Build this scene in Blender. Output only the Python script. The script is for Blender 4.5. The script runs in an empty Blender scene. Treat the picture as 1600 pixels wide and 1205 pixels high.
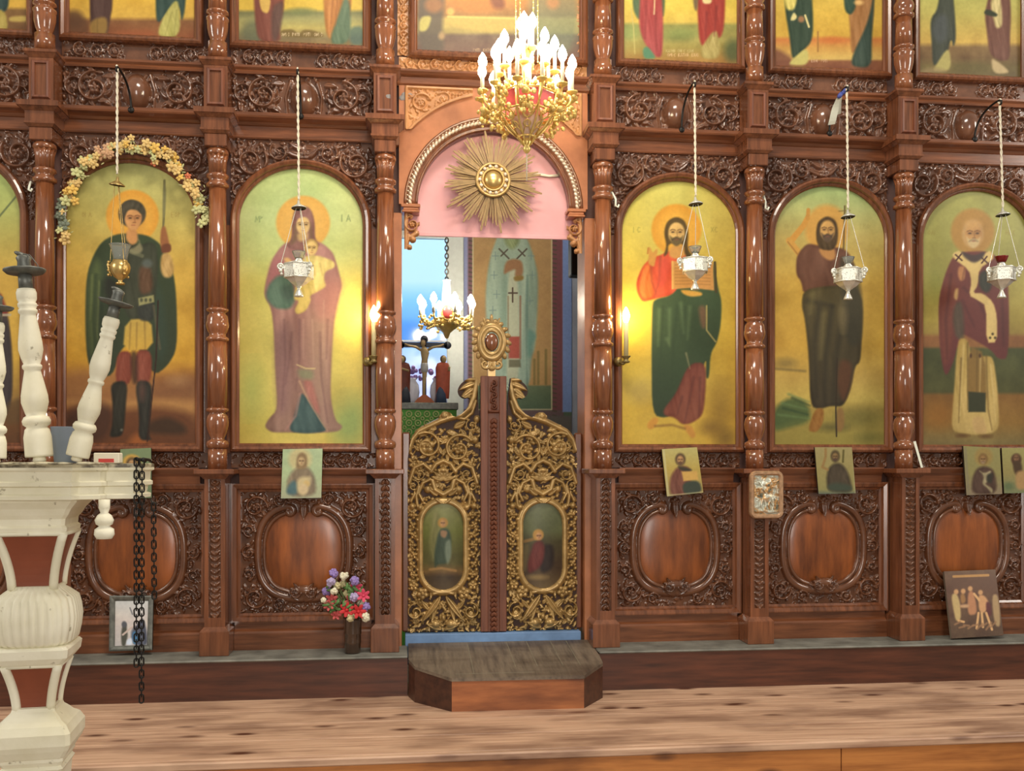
import bpy, math, random
import numpy as np
from mathutils import Vector, Matrix

# ------------------------------------------------------------------ camera
FOC, TH, CD, CH = 1500.0, math.radians(6.4), 5.1, 1.172
SN, CS = math.sin(TH), math.cos(TH)
scene = bpy.context.scene
COL = scene.collection
cam_data = bpy.data.cameras.new('camera')
cam = bpy.data.objects.new('camera', cam_data)
COL.objects.link(cam)
cam.location = (0, -CD, CH)
cam.rotation_euler = (math.pi / 2, 0, -TH)
cam_data.sensor_fit = 'HORIZONTAL'
cam_data.sensor_width = 36.0
cam_data.lens = 36.0 * FOC / 1600.0
cam_data.shift_y = (721 - 602.5) / 1600.0
cam_data.clip_start = 0.05
scene.camera = cam

# ------------------------------------------------------------------ light and exposure
world = bpy.data.worlds.new('world')
scene.world = world
world.use_nodes = True
wn = world.node_tree.nodes['Background']
wn.inputs['Color'].default_value = (1.0, 0.91, 0.78, 1)
wn.inputs['Strength'].default_value = 0.42

def area_light(name, loc, target, sx, sy, power, color):
    l = bpy.data.lights.new(name, 'AREA')
    l.shape = 'RECTANGLE'; l.size = sx; l.size_y = sy
    l.energy = power; l.color = color
    o = bpy.data.objects.new(name, l)
    COL.objects.link(o)
    o.location = loc
    o.rotation_euler = (Vector(target) - Vector(loc)).to_track_quat('-Z', 'Y').to_euler()
    return o
# the west door of the nave far behind the camera, unseen fill lights added at both sides and overhead
area_light('west_door_daylight', (0.9, -9.5, 1.9), (0.4, 0, 1.6), 1.5, 3.0, 190, (1.0, 0.95, 0.88))
area_light('added_south_fill', (6.0, -2.6, 3.6), (1.2, 0, 1.5), 0.9, 1.7, 85, (1.0, 0.95, 0.86))
area_light('added_north_fill', (-5.2, -2.6, 3.6), (-0.4, 0, 1.5), 0.9, 1.7, 85, (1.0, 0.95, 0.86))
area_light('added_overhead_fill', (0.5, -2.9, 5.6), (0.5, -1.2, 0.5), 1.6, 0.9, 150, (1.0, 0.9, 0.76))

scene.view_settings.view_transform = 'Standard'
scene.view_settings.look = 'None'
scene.view_settings.gamma = 1.0
scene.view_settings.exposure = 0.0
try:
    scene.cycles.use_denoising = True
    scene.cycles.max_bounces = 6
    scene.cycles.sample_clamp_indirect = 4.0
    scene.cycles.caustics_reflective = False
    scene.cycles.caustics_refractive = False
except Exception:
    pass

# ------------------------------------------------------------------ photograph <-> place
def proj(X, Y, Z):
    dy = Y + CD
    f = X * SN + dy * CS
    return 800 + FOC * (X * CS - dy * SN) / f, 721 - FOC * (Z - CH) / f

def at(px, py, Y=0.0):
    t = (px - 800) / FOC
    s = (Y + CD) / (CS - t * SN)
    return s * (SN + t * CS), CH + (721 - py) / FOC * s

def ax(px, Y=0.0): return at(px, 500, Y)[0]
def lz(py, Y=0.0, px=470): return at(px, py, Y)[1]
def pt(px, py, Y):
    x, z = at(px, py, Y)
    return (x, Y, z)
U = 0.0034           # one photograph pixel on the screen wall, in metres

# ------------------------------------------------------------------ colours and materials
def lin(c):
    c = np.asarray(c, float) / 255.0
    return np.where(c <= 0.04045, c / 12.92, ((c + 0.055) / 1.055) ** 2.4)

def rgb(r, g, b):
    l = lin((r, g, b))
    return (float(l[0]), float(l[1]), float(l[2]), 1.0)

def new_mat(name):
    m = bpy.data.materials.new(name)
    m.use_nodes = True
    nt = m.node_tree
    return m, nt, nt.nodes['Principled BSDF']

def setp(b, **k):
    for n, v in k.items():
        n = n.replace('_', ' ')
        if n in b.inputs:
            b.inputs[n].default_value = v

def texco(nt, kind='Object'):
    return nt.nodes.new('ShaderNodeTexCoord').outputs[kind]

def ramp(nt, fac, stops):
    r = nt.nodes.new('ShaderNodeValToRGB')
    e = r.color_ramp.elements
    while len(e) < len(stops): e.new(0.5)
    for el, (p, c) in zip(e, stops):
        el.position = p; el.color = c
    nt.links.new(fac, r.inputs[0])
    return r.outputs[0]

def noise(nt, co, scale, detail=4, stretch=None, rough=0.55):
    if stretch:
        mp = nt.nodes.new('ShaderNodeMapping')
        mp.inputs['Scale'].default_value = stretch
        nt.links.new(co, mp.inputs[0]); co = mp.outputs[0]
    n = nt.nodes.new('ShaderNodeTexNoise')
    n.inputs['Scale'].default_value = scale
    n.inputs['Detail'].default_value = detail
    n.inputs['Roughness'].default_value = rough
    nt.links.new(co, n.inputs['Vector'])
    return n.outputs['Fac']

def bump(nt, b, h, strength=0.2, dist=0.01):
    n = nt.nodes.new('ShaderNodeBump')
    n.inputs['Strength'].default_value = strength
    n.inputs['Distance'].default_value = dist
    nt.links.new(h, n.inputs['Height'])
    nt.links.new(n.outputs[0], b.inputs['Normal'])

def mix(nt, fac, a, b, mode='MIX'):
    m = nt.nodes.new('ShaderNodeMix'); m.data_type = 'RGBA'; m.blend_type = mode
    if isinstance(fac, (int, float)): m.inputs[0].default_value = fac
    else: nt.links.new(fac, m.inputs[0])
    for i, v in ((6, a), (7, b)):
        if isinstance(v, tuple): m.inputs[i].default_value = v
        else: nt.links.new(v, m.inputs[i])
    return m.outputs[2]

def wood(name, dark, light, rough=0.3, stretch=(14, 14, 1.2), coat=0.25, bumpy=0.08, scale=3.0):
    m, nt, b = new_mat(name)
    co = texco(nt)
    g = noise(nt, co, scale, 6, stretch, 0.6)
    c = ramp(nt, g, [(0.3, rgb(*dark)), (0.7, rgb(*light))])
    g2 = noise(nt, co, 1.7, 3)
    c2 = ramp(nt, g2, [(0.3, (0.78, 0.76, 0.74, 1)), (0.7, (1.12, 1.1, 1.05, 1))])
    nt.links.new(mix(nt, 1.0, c, c2, 'MULTIPLY'), b.inputs['Base Color'])
    setp(b, Roughness=rough, Coat_Weight=coat, Coat_Roughness=0.15)
    if bumpy: bump(nt, b, g, bumpy, 0.004)
    return m

def plain(name, col, rough=0.5, metal=0.0, vary=0.12, scale=30, **k):
    m, nt, b = new_mat(name)
    co = texco(nt)
    g = noise(nt, co, scale, 3)
    lo = tuple(v * (1 - vary) for v in rgb(*col)[:3]) + (1,)
    hi = tuple(min(1, v * (1 + vary)) for v in rgb(*col)[:3]) + (1,)
    nt.links.new(ramp(nt, g, [(0.3, lo), (0.7, hi)]), b.inputs['Base Color'])
    setp(b, Roughness=rough, Metallic=metal, **k)
    return m

def emitter(name, col, strength):
    m, nt, b = new_mat(name)
    setp(b, Base_Color=(0.9, 0.9, 0.9, 1), Emission_Color=rgb(*col), Emission_Strength=strength)
    return m

def painted(name, rough=0.42, coat=0.06):
    m, nt, b = new_mat(name)
    a = nt.nodes.new('ShaderNodeAttribute'); a.attribute_name = 'paint'
    co = texco(nt)
    g = noise(nt, co, 55, 4)
    v = ramp(nt, g, [(0.3, (0.93, 0.93, 0.93, 1)), (0.7, (1.05, 1.05, 1.05, 1))])
    nt.links.new(mix(nt, 1.0, a.outputs['Color'], v, 'MULTIPLY'), b.inputs['Base Color'])
    setp(b, Roughness=rough, Coat_Weight=coat, Coat_Roughness=0.2, Specular_IOR_Level=0.3)
    return m

M = {}
M['wood'] = wood('varnished walnut', (90, 53, 34), (138, 85, 56), 0.24, coat=0.4)
M['matt_walnut'] = wood('matt walnut', (96, 54, 38), (138, 84, 60), .5, coat=0.0)
M['wood_x'] = wood('varnished walnut cross grain', (90, 53, 34), (138, 85, 56), 0.24, (1.2, 14, 14), coat=0.4)
M['wood_light'] = wood('golden turned walnut', (108, 62, 38), (156, 98, 64), 0.16, coat=0.7)
M['carve'] = wood('carved walnut', (90, 58, 42), (128, 86, 64), 0.17, (3, 3, 3), 0.7, 0.0)
M['carve_dado'] = wood('dark carved walnut', (84, 50, 32), (120, 76, 50), 0.2, (3, 3, 3), 0.6, 0.0)
M['medallion'] = wood('figured walnut panel', (94, 48, 21), (166, 94, 44), 0.32, (7, 7, 1.2), 0.2, 0.03, 2.0)
M['carve_pale'] = wood('pale carved oak', (168, 116, 72), (206, 152, 100), 0.35, (3, 3, 3), 0.3, 0.0)
M['arch_wood'] = wood('arch walnut', (150, 94, 60), (190, 124, 84), 0.32, (2, 2, 2), 0.25)
M['board'] = plain('screen backing', (70, 36, 24), 0.6)
M['gold'] = plain('old gilding', (178, 146, 92), 0.3, 0.35, 0.25, 22)
M['gold_bright'] = plain('bright gilding', (222, 178, 100), 0.28, 0.5, 0.15, 30)
M['sun_gilt'] = plain('dull brown gilding', (138, 112, 72), 0.45, 0.2, 0.2, 30)
M['door_board'] = plain('dark door board', (66, 38, 25), 0.6, 0, 0.2, 10)
M['brass'] = plain('polished brass', (214, 184, 118), 0.28, 0.8, 0.1)
M['silver'] = plain('pierced silver', (235, 235, 225), 0.3, 0.55, 0.15, 120)
M['bead'] = plain('silvered bead moulding', (225, 205, 180), 0.25, 0.4, 0.2, 60)
M['pink'] = plain('pink curtain cloth', (228, 172, 176), 0.85, 0, 0.05, 8)
M['white'] = plain('white plastic', (235, 228, 205), 0.45, 0, 0.05)
M['cord'] = plain('twisted white cord', (226, 218, 196), 0.8, 0, 0.12, 200)
M['iron'] = plain('black iron', (34, 32, 30), 0.45, 0.6, 0.2)
M['lead'] = plain('dull grey metal', (110, 112, 106), 0.5, 0.55, 0.3, 40)
M['bulb'] = emitter('lit bulb glass', (255, 236, 200), 62.0)
M['bulb_far'] = emitter('lit bulb glass far', (255, 240, 215), 130.0)
M['candle_bulb'] = emitter('lit candle bulb', (255, 222, 155), 170.0)
M['paint'] = painted('oil paint on panel')
M['paint_flat'] = painted('matt mural paint', 0.7, 0.0)
M['paint_print'] = painted('printed picture', 0.35, 0.1)

# ------------------------------------------------------------------ objects
PARTN = {}
def add_obj(name, me, mat=None, parent=None, smooth=None):
    o = bpy.data.objects.new(name, me)
    if mat is not None and not me.materials:
        me.materials.append(mat)
    COL.objects.link(o)
    if parent is not None:
        o.parent = parent
        o.matrix_parent_inverse = Matrix.Translation(-Vector(parent.location)) if parent.type == 'EMPTY' and not parent.parent else Matrix()
    return o

def thing(name, label, cat, loc=(0, 0, 0), group=None):
    o = bpy.data.objects.new(name, None)
    o.empty_display_size = 0.05
    COL.objects.link(o)
    o.location = loc
    return tag(o, label, cat, group)

def tag(o, label=None, cat=None, group=None, kind=None):
    if label: o['label'] = label
    if cat: o['category'] = cat
    if group: o['group'] = group
    if kind: o['kind'] = kind
    return o

class MB:
    """collects shapes and links them as one mesh object"""
    def __init__(s):
        s.v = []; s.f = []; s.sm = []
    def add(s, verts, faces, smooth=False):
        n = len(s.v)
        s.v.extend([tuple(map(float, p)) for p in verts])
        for f in faces:
            s.f.append(tuple(i + n for i in f)); s.sm.append(smooth)
        return s
    def box(s, x0, x1, y0, y1, z0, z1, bev=0.0):
        if x1 < x0: x0, x1 = x1, x0
        if y1 < y0: y0, y1 = y1, y0
        if z1 < z0: z0, z1 = z1, z0
        if bev <= 0:
            v = [(x0, y0, z0), (x1, y0, z0), (x1, y1, z0), (x0, y1, z0), (x0, y0, z1), (x1, y0, z1), (x1, y1, z1), (x0, y1, z1)]
            f = [(0, 3, 2, 1), (4, 5, 6, 7), (0, 1, 5, 4), (1, 2, 6, 5), (2, 3, 7, 6), (3, 0, 4, 7)]
            return s.add(v, f)
        b = min(bev, (x1 - x0) / 2.1, (y1 - y0) / 2.1, (z1 - z0) / 2.1)
        def ring(ix, iy, z): return [(x0 + ix, y0 + iy, z), (x1 - ix, y0 + iy, z), (x1 - ix, y1 - iy, z), (x0 + ix, y1 - iy, z)]
        def oct(c, z):
            return [(x0 + c, y0, z), (x1 - c, y0, z), (x1, y0 + c, z), (x1, y1 - c, z), (x1 - c, y1, z), (x0 + c, y1, z), (x0, y1 - c, z), (x0, y0 + c, z)]
        r = [[(x0 + b, y0 + b, z0), (x1 - b, y0 + b, z0), (x1 - b, y0 + b, z0), (x1 - b, y1 - b, z0), (x1 - b, y1 - b, z0), (x0 + b, y1 - b, z0), (x0 + b, y1 - b, z0), (x0 + b, y0 + b, z0)],
             oct(b, z0 + b), oct(b, z1 - b),
             [(x0 + b, y0 + b, z1), (x1 - b, y0 + b, z1), (x1 - b, y0 + b, z1), (x1 - b, y1 - b, z1), (x1 - b, y1 - b, z1), (x0 + b, y1 - b, z1), (x0 + b, y1 - b, z1), (x0 + b, y0 + b, z1)]]
        v = sum(r, [])
        f = [tuple(range(7, -1, -1)), tuple(range(24, 32))]
        for k in range(3):
            for i in range(8):
                j = (i + 1) % 8
                f.append((k * 8 + i, k * 8 + j, k * 8 + 8 + j, k * 8 + 8 + i))
        return s.add(v, f)
    def prism_x(s, prof, x0, x1, x0b=None, x1b=None):
        """prof: closed (y,z) outline, run along X"""
        n = len(prof)
        v = [(x0, y, z) for y, z in prof] + [(x1, y, z) for y, z in prof]
        f = [tuple(range(n)), tuple(range(2 * n - 1, n - 1, -1))]
        for i in range(n):
            j = (i + 1) % n
            f.append((i, n + i, n + j, j))
        return s.add(v, f)
    def prism_y(s, poly, y0, y1):
        """poly: closed (x,z) outline, run along Y"""
        n = len(poly)
        v = [(x, y0, z) for x, z in poly] + [(x, y1, z) for x, z in poly]
        f = [tuple(range(n)), tuple(range(2 * n - 1, n - 1, -1))]
        for i in range(n):
            j = (i + 1) % n
            f.append((j, i, n + i, n + j))
        return s.add(v, f)
    def prism_z(s, poly, z0, z1, scale1=1.0, c=(0, 0)):
        n = len(poly)
        v = [(x, y, z0) for x, y in poly] + [(c[0] + (x - c[0]) * scale1, c[1] + (y - c[1]) * scale1, z1) for x, y in poly]
        f = [tuple(range(n - 1, -1, -1)), tuple(range(n, 2 * n))]
        for i in range(n):
            j = (i + 1) % n
            f.append((i, j, n + j, n + i))
        return s.add(v, f)
    def loft(s, rings, cap=True, closed=True, smooth=False):
        n = len(rings[0])
        v = [p for r in rings for p in r]
        f = []
        for k in range(len(rings) - 1):
            for i in range(n if closed else n - 1):
                j = (i + 1) % n
                f.append((k * n + i, k * n + j, (k + 1) * n + j, (k + 1) * n + i))
        if cap:
            f.append(tuple(range(n - 1, -1, -1)))
            f.append(tuple(range((len(rings) - 1) * n, len(rings) * n)))
        return s.add(v, f, smooth)
    def lathe(s, prof, c, seg=24, axis=(0, 0, 1), sx=1.0, sy=1.0, flute=0, depth=0.0, smooth=True):
        """prof: (r, h) from low to high along axis, starting at point c"""
        a = Vector(axis).normalized()
        q = Vector((0, 0, 1)).rotation_difference(a)
        c = Vector(c)
        rings = []
        for r, h in prof:
            ring = []
            for i in range(seg):
                t = 2 * math.pi * i / seg
                rr = r * (1 - depth * (0.5 + 0.5 * math.cos(flute * t))) if flute else r
                ring.append(tuple(c + q @ Vector((rr * math.cos(t) * sx, rr * math.sin(t) * sy, h))))
            rings.append(ring)
        return s.loft(rings, True, True, smooth)
    def tube(s, pts, r, seg=8, r1=None, smooth=True):
        pts = [Vector(p) for p in pts]
        n = len(pts)
        up = None
        rings = []
        for i, p in enumerate(pts):
            d = (pts[min(i + 1, n - 1)] - pts[max(i - 1, 0)])
            d = d.normalized() if d.length > 1e-9 else Vector((0, 0, 1))
            if up is None:
                up = Vector((0, 0, 1)) if abs(d.z) < 0.9 else Vector((1, 0, 0))
            up = (up - d * up.dot(d))
            if up.length < 1e-6: up = d.orthogonal()
            up.normalize()
            w = d.cross(up)
            rr = r if r1 is None else r + (r1 - r) * i / max(1, n - 1)
            rings.append([tuple(p + (up * math.cos(2 * math.pi * k / seg) + w * math.sin(2 * math.pi * k / seg)) * rr) for k in range(seg)])
        return s.loft(rings, True, True, smooth)
    def ball(s, c, r, seg=12, rings=8, sc=(1, 1, 1), rot=None):
        v = []; c = Vector(c)
        R = []
        for k in range(rings + 1):
            ph = math.pi * k / rings
            ring = []
            for i in range(seg):
                t = 2 * math.pi * i / seg
                p = Vector((r * sc[0] * math.sin(ph) * math.cos(t), r * sc[1] * math.sin(ph) * math.sin(t), -r * sc[2] * math.cos(ph)))
                if rot is not None: p = rot @ p
                ring.append(tuple(c + p))
            R.append(ring)
        return s.loft(R, False, True, True)
    def torus(s, c, R, r, axis=(0, 1, 0), seg=24, rs=8, sx=1.0, sz=1.0):
        q = Vector((0, 0, 1)).rotation_difference(Vector(axis).normalized())
        c = Vector(c); rings = []
        for i in range(seg + 1):
            t = 2 * math.pi * i / seg
            ring = []
            for k in range(rs):
                u = 2 * math.pi * k / rs
                ring.append(tuple(c + q @ Vector(((R + r * math.cos(u)) * math.cos(t) * sx, (R + r * math.cos(u)) * math.sin(t) * sz, r * math.sin(u)))))
            rings.append(ring)
        return s.loft(rings, False, True, True)
    def sweep(s, path, prof, closed=False, smooth=False):
        """path of (x,z) points; prof of (offset to the left of travel, y); mitred"""
        P = [np.array(p, float) for p in path]
        n = len(P); rings = []
        for i in range(n):
            a = P[i] - P[i - 1] if (i > 0 or closed) else P[1] - P[0]
            b = P[(i + 1) % n] - P[i] if (i < n - 1 or closed) else P[-1] - P[-2]
            a = a / (np.linalg.norm(a) + 1e-12); b = b / (np.linalg.norm(b) + 1e-12)
            na = np.array((-a[1], a[0])); nb = np.array((-b[1], b[0]))
            m = na + nb; m = m / (np.linalg.norm(m) + 1e-12)
            m = m / max(0.3, float(m.dot(na)))
            rings.append([(P[i][0] + m[0] * o, y, P[i][1] + m[1] * o) for o, y in prof])
        if closed: rings.append(rings[0])
        return s.loft(rings, not closed, True, smooth)
    def build(s, name, mat, parent=None):
        me = bpy.data.meshes.new(name)
        me.from_pydata(s.v, [], s.f)
        me.polygons.foreach_set('use_smooth', s.sm)
        me.materials.append(mat)
        me.update()
        return add_obj(name, me, mat, parent)

def grid_mesh(name, V, keep, mat, parent=None, colors=None, smooth=True):
    """V: (nz, nx, 3) vertices; keep: (nz-1, nx-1) mask of quads"""
    nz, nx = V.shape[:2]
    idx = np.arange(nz * nx).reshape(nz, nx)
    q = np.stack([idx[:-1, :-1], idx[:-1, 1:], idx[1:, 1:], idx[1:, :-1]], -1)
    q = q[keep] if keep is not None else q.reshape(-1, 4)
    used = np.zeros(nz * nx, bool); used[q.ravel()] = True
    remap = np.cumsum(used) - 1
    vv = V.reshape(-1, 3)[used].astype(np.float32)
    q = remap[q].astype(np.int32)
    me = bpy.data.meshes.new(name)
    me.vertices.add(len(vv)); me.vertices.foreach_set('co', vv.ravel())
    me.loops.add(q.size); me.loops.foreach_set('vertex_index', q.ravel())
    me.polygons.add(len(q)); me.polygons.foreach_set('loop_start', np.arange(0, q.size, 4, dtype=np.int32))
    me.polygons.foreach_set('use_smooth', np.full(len(q), smooth))
    me.update(calc_edges=True)
    if colors is not None:
        at_ = me.color_attributes.new('paint', 'FLOAT_COLOR', 'POINT')
        cc = np.ones((len(vv), 4), np.float32); cc[:, :3] = colors.reshape(-1, 3)[used]
        at_.data.foreach_set('color', cc.ravel())
    me.materials.append(mat)
    return add_obj(name, me, mat, parent)

def copy_tree(o, parent=None):
    c = o.copy(); COL.objects.link(c)
    if parent is not None: c.parent = parent
    for ch in list(o.children): copy_tree(ch, c)
    return c

# ------------------------------------------------------------------ carved relief
class Relief:
    """height field in pixel-sized units (U metres each), origin at the panel's lower left corner"""
    def __init__(s, x0, x1, z0, z1, step=1.0, unit=U):
        s.x0, s.x1, s.z0, s.z1, s.u = x0, x1, z0, z1, unit
        s.W = (x1 - x0) / unit; s.H = (z1 - z0) / unit
        nx = max(4, int(s.W / step) + 1); nz = max(4, int(s.H / step) + 1)
        s.gx = np.linspace(0, s.W, nx); s.gz = np.linspace(0, s.H, nz)
        s.h = np.zeros((nz, nx)); s.mask = np.ones((nz, nx), bool)
        s.rng = random.Random(7)
    def win(s, xa, xb, za, zb):
        i0, i1 = np.searchsorted(s.gx, xa), np.searchsorted(s.gx, xb)
        k0, k1 = np.searchsorted(s.gz, za), np.searchsorted(s.gz, zb)
        if i1 <= i0 or k1 <= k0: return None
        X, Z = np.meshgrid(s.gx[i0:i1], s.gz[k0:k1])
        return slice(k0, k1), slice(i0, i1), X, Z
    def put(s, w, h):
        a = s.h[w[0], w[1]]; np.maximum(a, h, out=a)
    def dome(s, x, z, rx, rz, h, p=0.5):
        w = s.win(x - rx, x + rx, z - rz, z + rz)
        if w is None: return
        d = 1 - ((w[2] - x) / rx) ** 2 - ((w[3] - z) / rz) ** 2
        s.put(w, h * np.clip(d, 0, 1) ** p)
    def stroke(s, pts, w0, w1=None, h=3.0, flat=0.5):
        w1 = w0 if w1 is None else w1
        P = np.asarray(pts, float); n = len(P)
        for i in range(n - 1):
            wa = w0 + (w1 - w0) * i / max(1, n - 1); wb = w0 + (w1 - w0) * (i + 1) / max(1, n - 1)
            a, b = P[i], P[i + 1]; m = max(wa, wb)
            w = s.win(min(a[0], b[0]) - m, max(a[0], b[0]) + m, min(a[1], b[1]) - m, max(a[1], b[1]) + m)
            if w is None: continue
            d = b - a; L = float(d.dot(d)) + 1e-9
            t = np.clip(((w[2] - a[0]) * d[0] + (w[3] - a[1]) * d[1]) / L, 0, 1)
            dist = np.hypot(w[2] - a[0] - t * d[0], w[3] - a[1] - t * d[1])
            ww = np.maximum(wa + (wb - wa) * t, 0.05)
            s.put(w, h * np.clip(1 - (dist / ww) ** 2, 0, 1) ** flat)
    def leaf(s, x, z, ang, L, W, h=3.0, vein=0.35, curl=0.0):
        w = s.win(x - L, x + L, z - L, z + L)
        if w is None: return
        c, n = math.cos(ang), math.sin(ang)
        uu = ((w[2] - x) * c + (w[3] - z) * n) / L
        vv = (-(w[2] - x) * n + (w[3] - z) * c)
        vv = vv - curl * L * uu ** 2
        hw = W * np.sin(math.pi * np.clip(uu, 0, 1) ** 0.75) + 1e-3
        q = np.abs(vv) / hw
        inside = (uu > 0) & (uu < 1) & (q < 1)
        hh = h * np.sqrt(np.clip(1 - q * q, 0, 1)) * (1 - vein * np.exp(-(q / 0.25) ** 2)) * (0.65 + 0.35 * uu)
        s.put(w, np.where(inside, hh, 0))
    def flower(s, x, z, r, n=5, h=4.0, a0=0.3):
        for k in range(n):
            a = a0 + 2 * math.pi * k / n
            s.dome(x + 0.58 * r * math.cos(a), z + 0.58 * r * math.sin(a), r * 0.46, r * 0.46, h * 0.8)
        s.dome(x, z, r * 0.3, r * 0.3, h * 1.15)
    def spiral(s, x, z, r, a0, sgn=1, turns=1.35, w=2.2, h=3.5, tail=None):
        n = int(26 * turns) + 4; P = []
        for i in range(n):
            t = i / (n - 1)
            rr = r * (1 - 0.72 * t); a = a0 + sgn * 2 * math.pi * turns * t
            P.append((x + rr * math.cos(a), z + rr * math.sin(a)))
        s.stroke(P, w, w * 0.8, h)
        return P
    def scroll(s, x, z, r, a0, sgn=1, h=4.0, leaves=7, rose=True):
        P = s.spiral(x, z, r, a0, sgn, 1.25, max(1.3, r * 0.12), h)
        n = int(len(P) * 0.72)
        for k in range(leaves):
            i = int(k * n / leaves); p = np.array(P[i]); q = np.array(P[min(i + 1, len(P) - 1)])
            d = q - p; a = math.atan2(d[1], d[0])
            s.leaf(p[0], p[1], a - sgn * 0.85, r * 0.62, r * 0.17, h * 0.95, 0.35, sgn * 0.25)
            if k % 2 == 0:
                s.leaf(p[0], p[1], a + sgn * 0.9, r * 0.42, r * 0.13, h * 0.8, 0.3, -sgn * 0.2)
        if rose: s.flower(x, z, r * 0.36, 5, h * 1.05, a0)
    def fill(s, n, size=(5, 10), h=(1.6, 3.2), seed=1, where=None, tries=6):
        rng = random.Random(seed)
        for _ in range(n * tries):
            if n <= 0: break
            x, z = rng.uniform(0, s.W), rng.uniform(0, s.H)
            i = min(len(s.gx) - 1, int(x / s.W * (len(s.gx) - 1))); k = min(len(s.gz) - 1, int(z / s.H * (len(s.gz) - 1)))
            if s.h[k, i] > 1.2 or not s.mask[k, i] or (where and not where(x, z)): continue
            L = rng.uniform(*size)
            if rng.random() < 0.22: s.dome(x, z, L * 0.28, L * 0.28, rng.uniform(*h))
            else: s.leaf(x, z, rng.uniform(0, 6.283), L, L * rng.uniform(0.2, 0.32), rng.uniform(*h), 0.3, rng.uniform(-0.4, 0.4))
            n -= 1
    def mesh(s, name, mat, parent=None, ybase=0.0, gain=1.0, thr=None, mask=None, back=None):
        X, Z = np.meshgrid(s.gx, s.gz)
        h = s.h * gain
        V = np.stack([s.x0 + X * s.u, ybase - h * s.u, s.z0 + Z * s.u], -1)
        mk = s.mask if mask is None else (s.mask & mask)
        if thr is not None: mk = mk & (s.h > thr)
        keep = mk[:-1, :-1] & mk[1:, :-1] & mk[:-1, 1:] & mk[1:, 1:] if thr is None else (mk[:-1, :-1] | mk[1:, :-1] | mk[:-1, 1:] | mk[1:, 1:]) & s.mask[:-1, :-1]
        return grid_mesh(name, V, keep, mat, parent)

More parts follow.
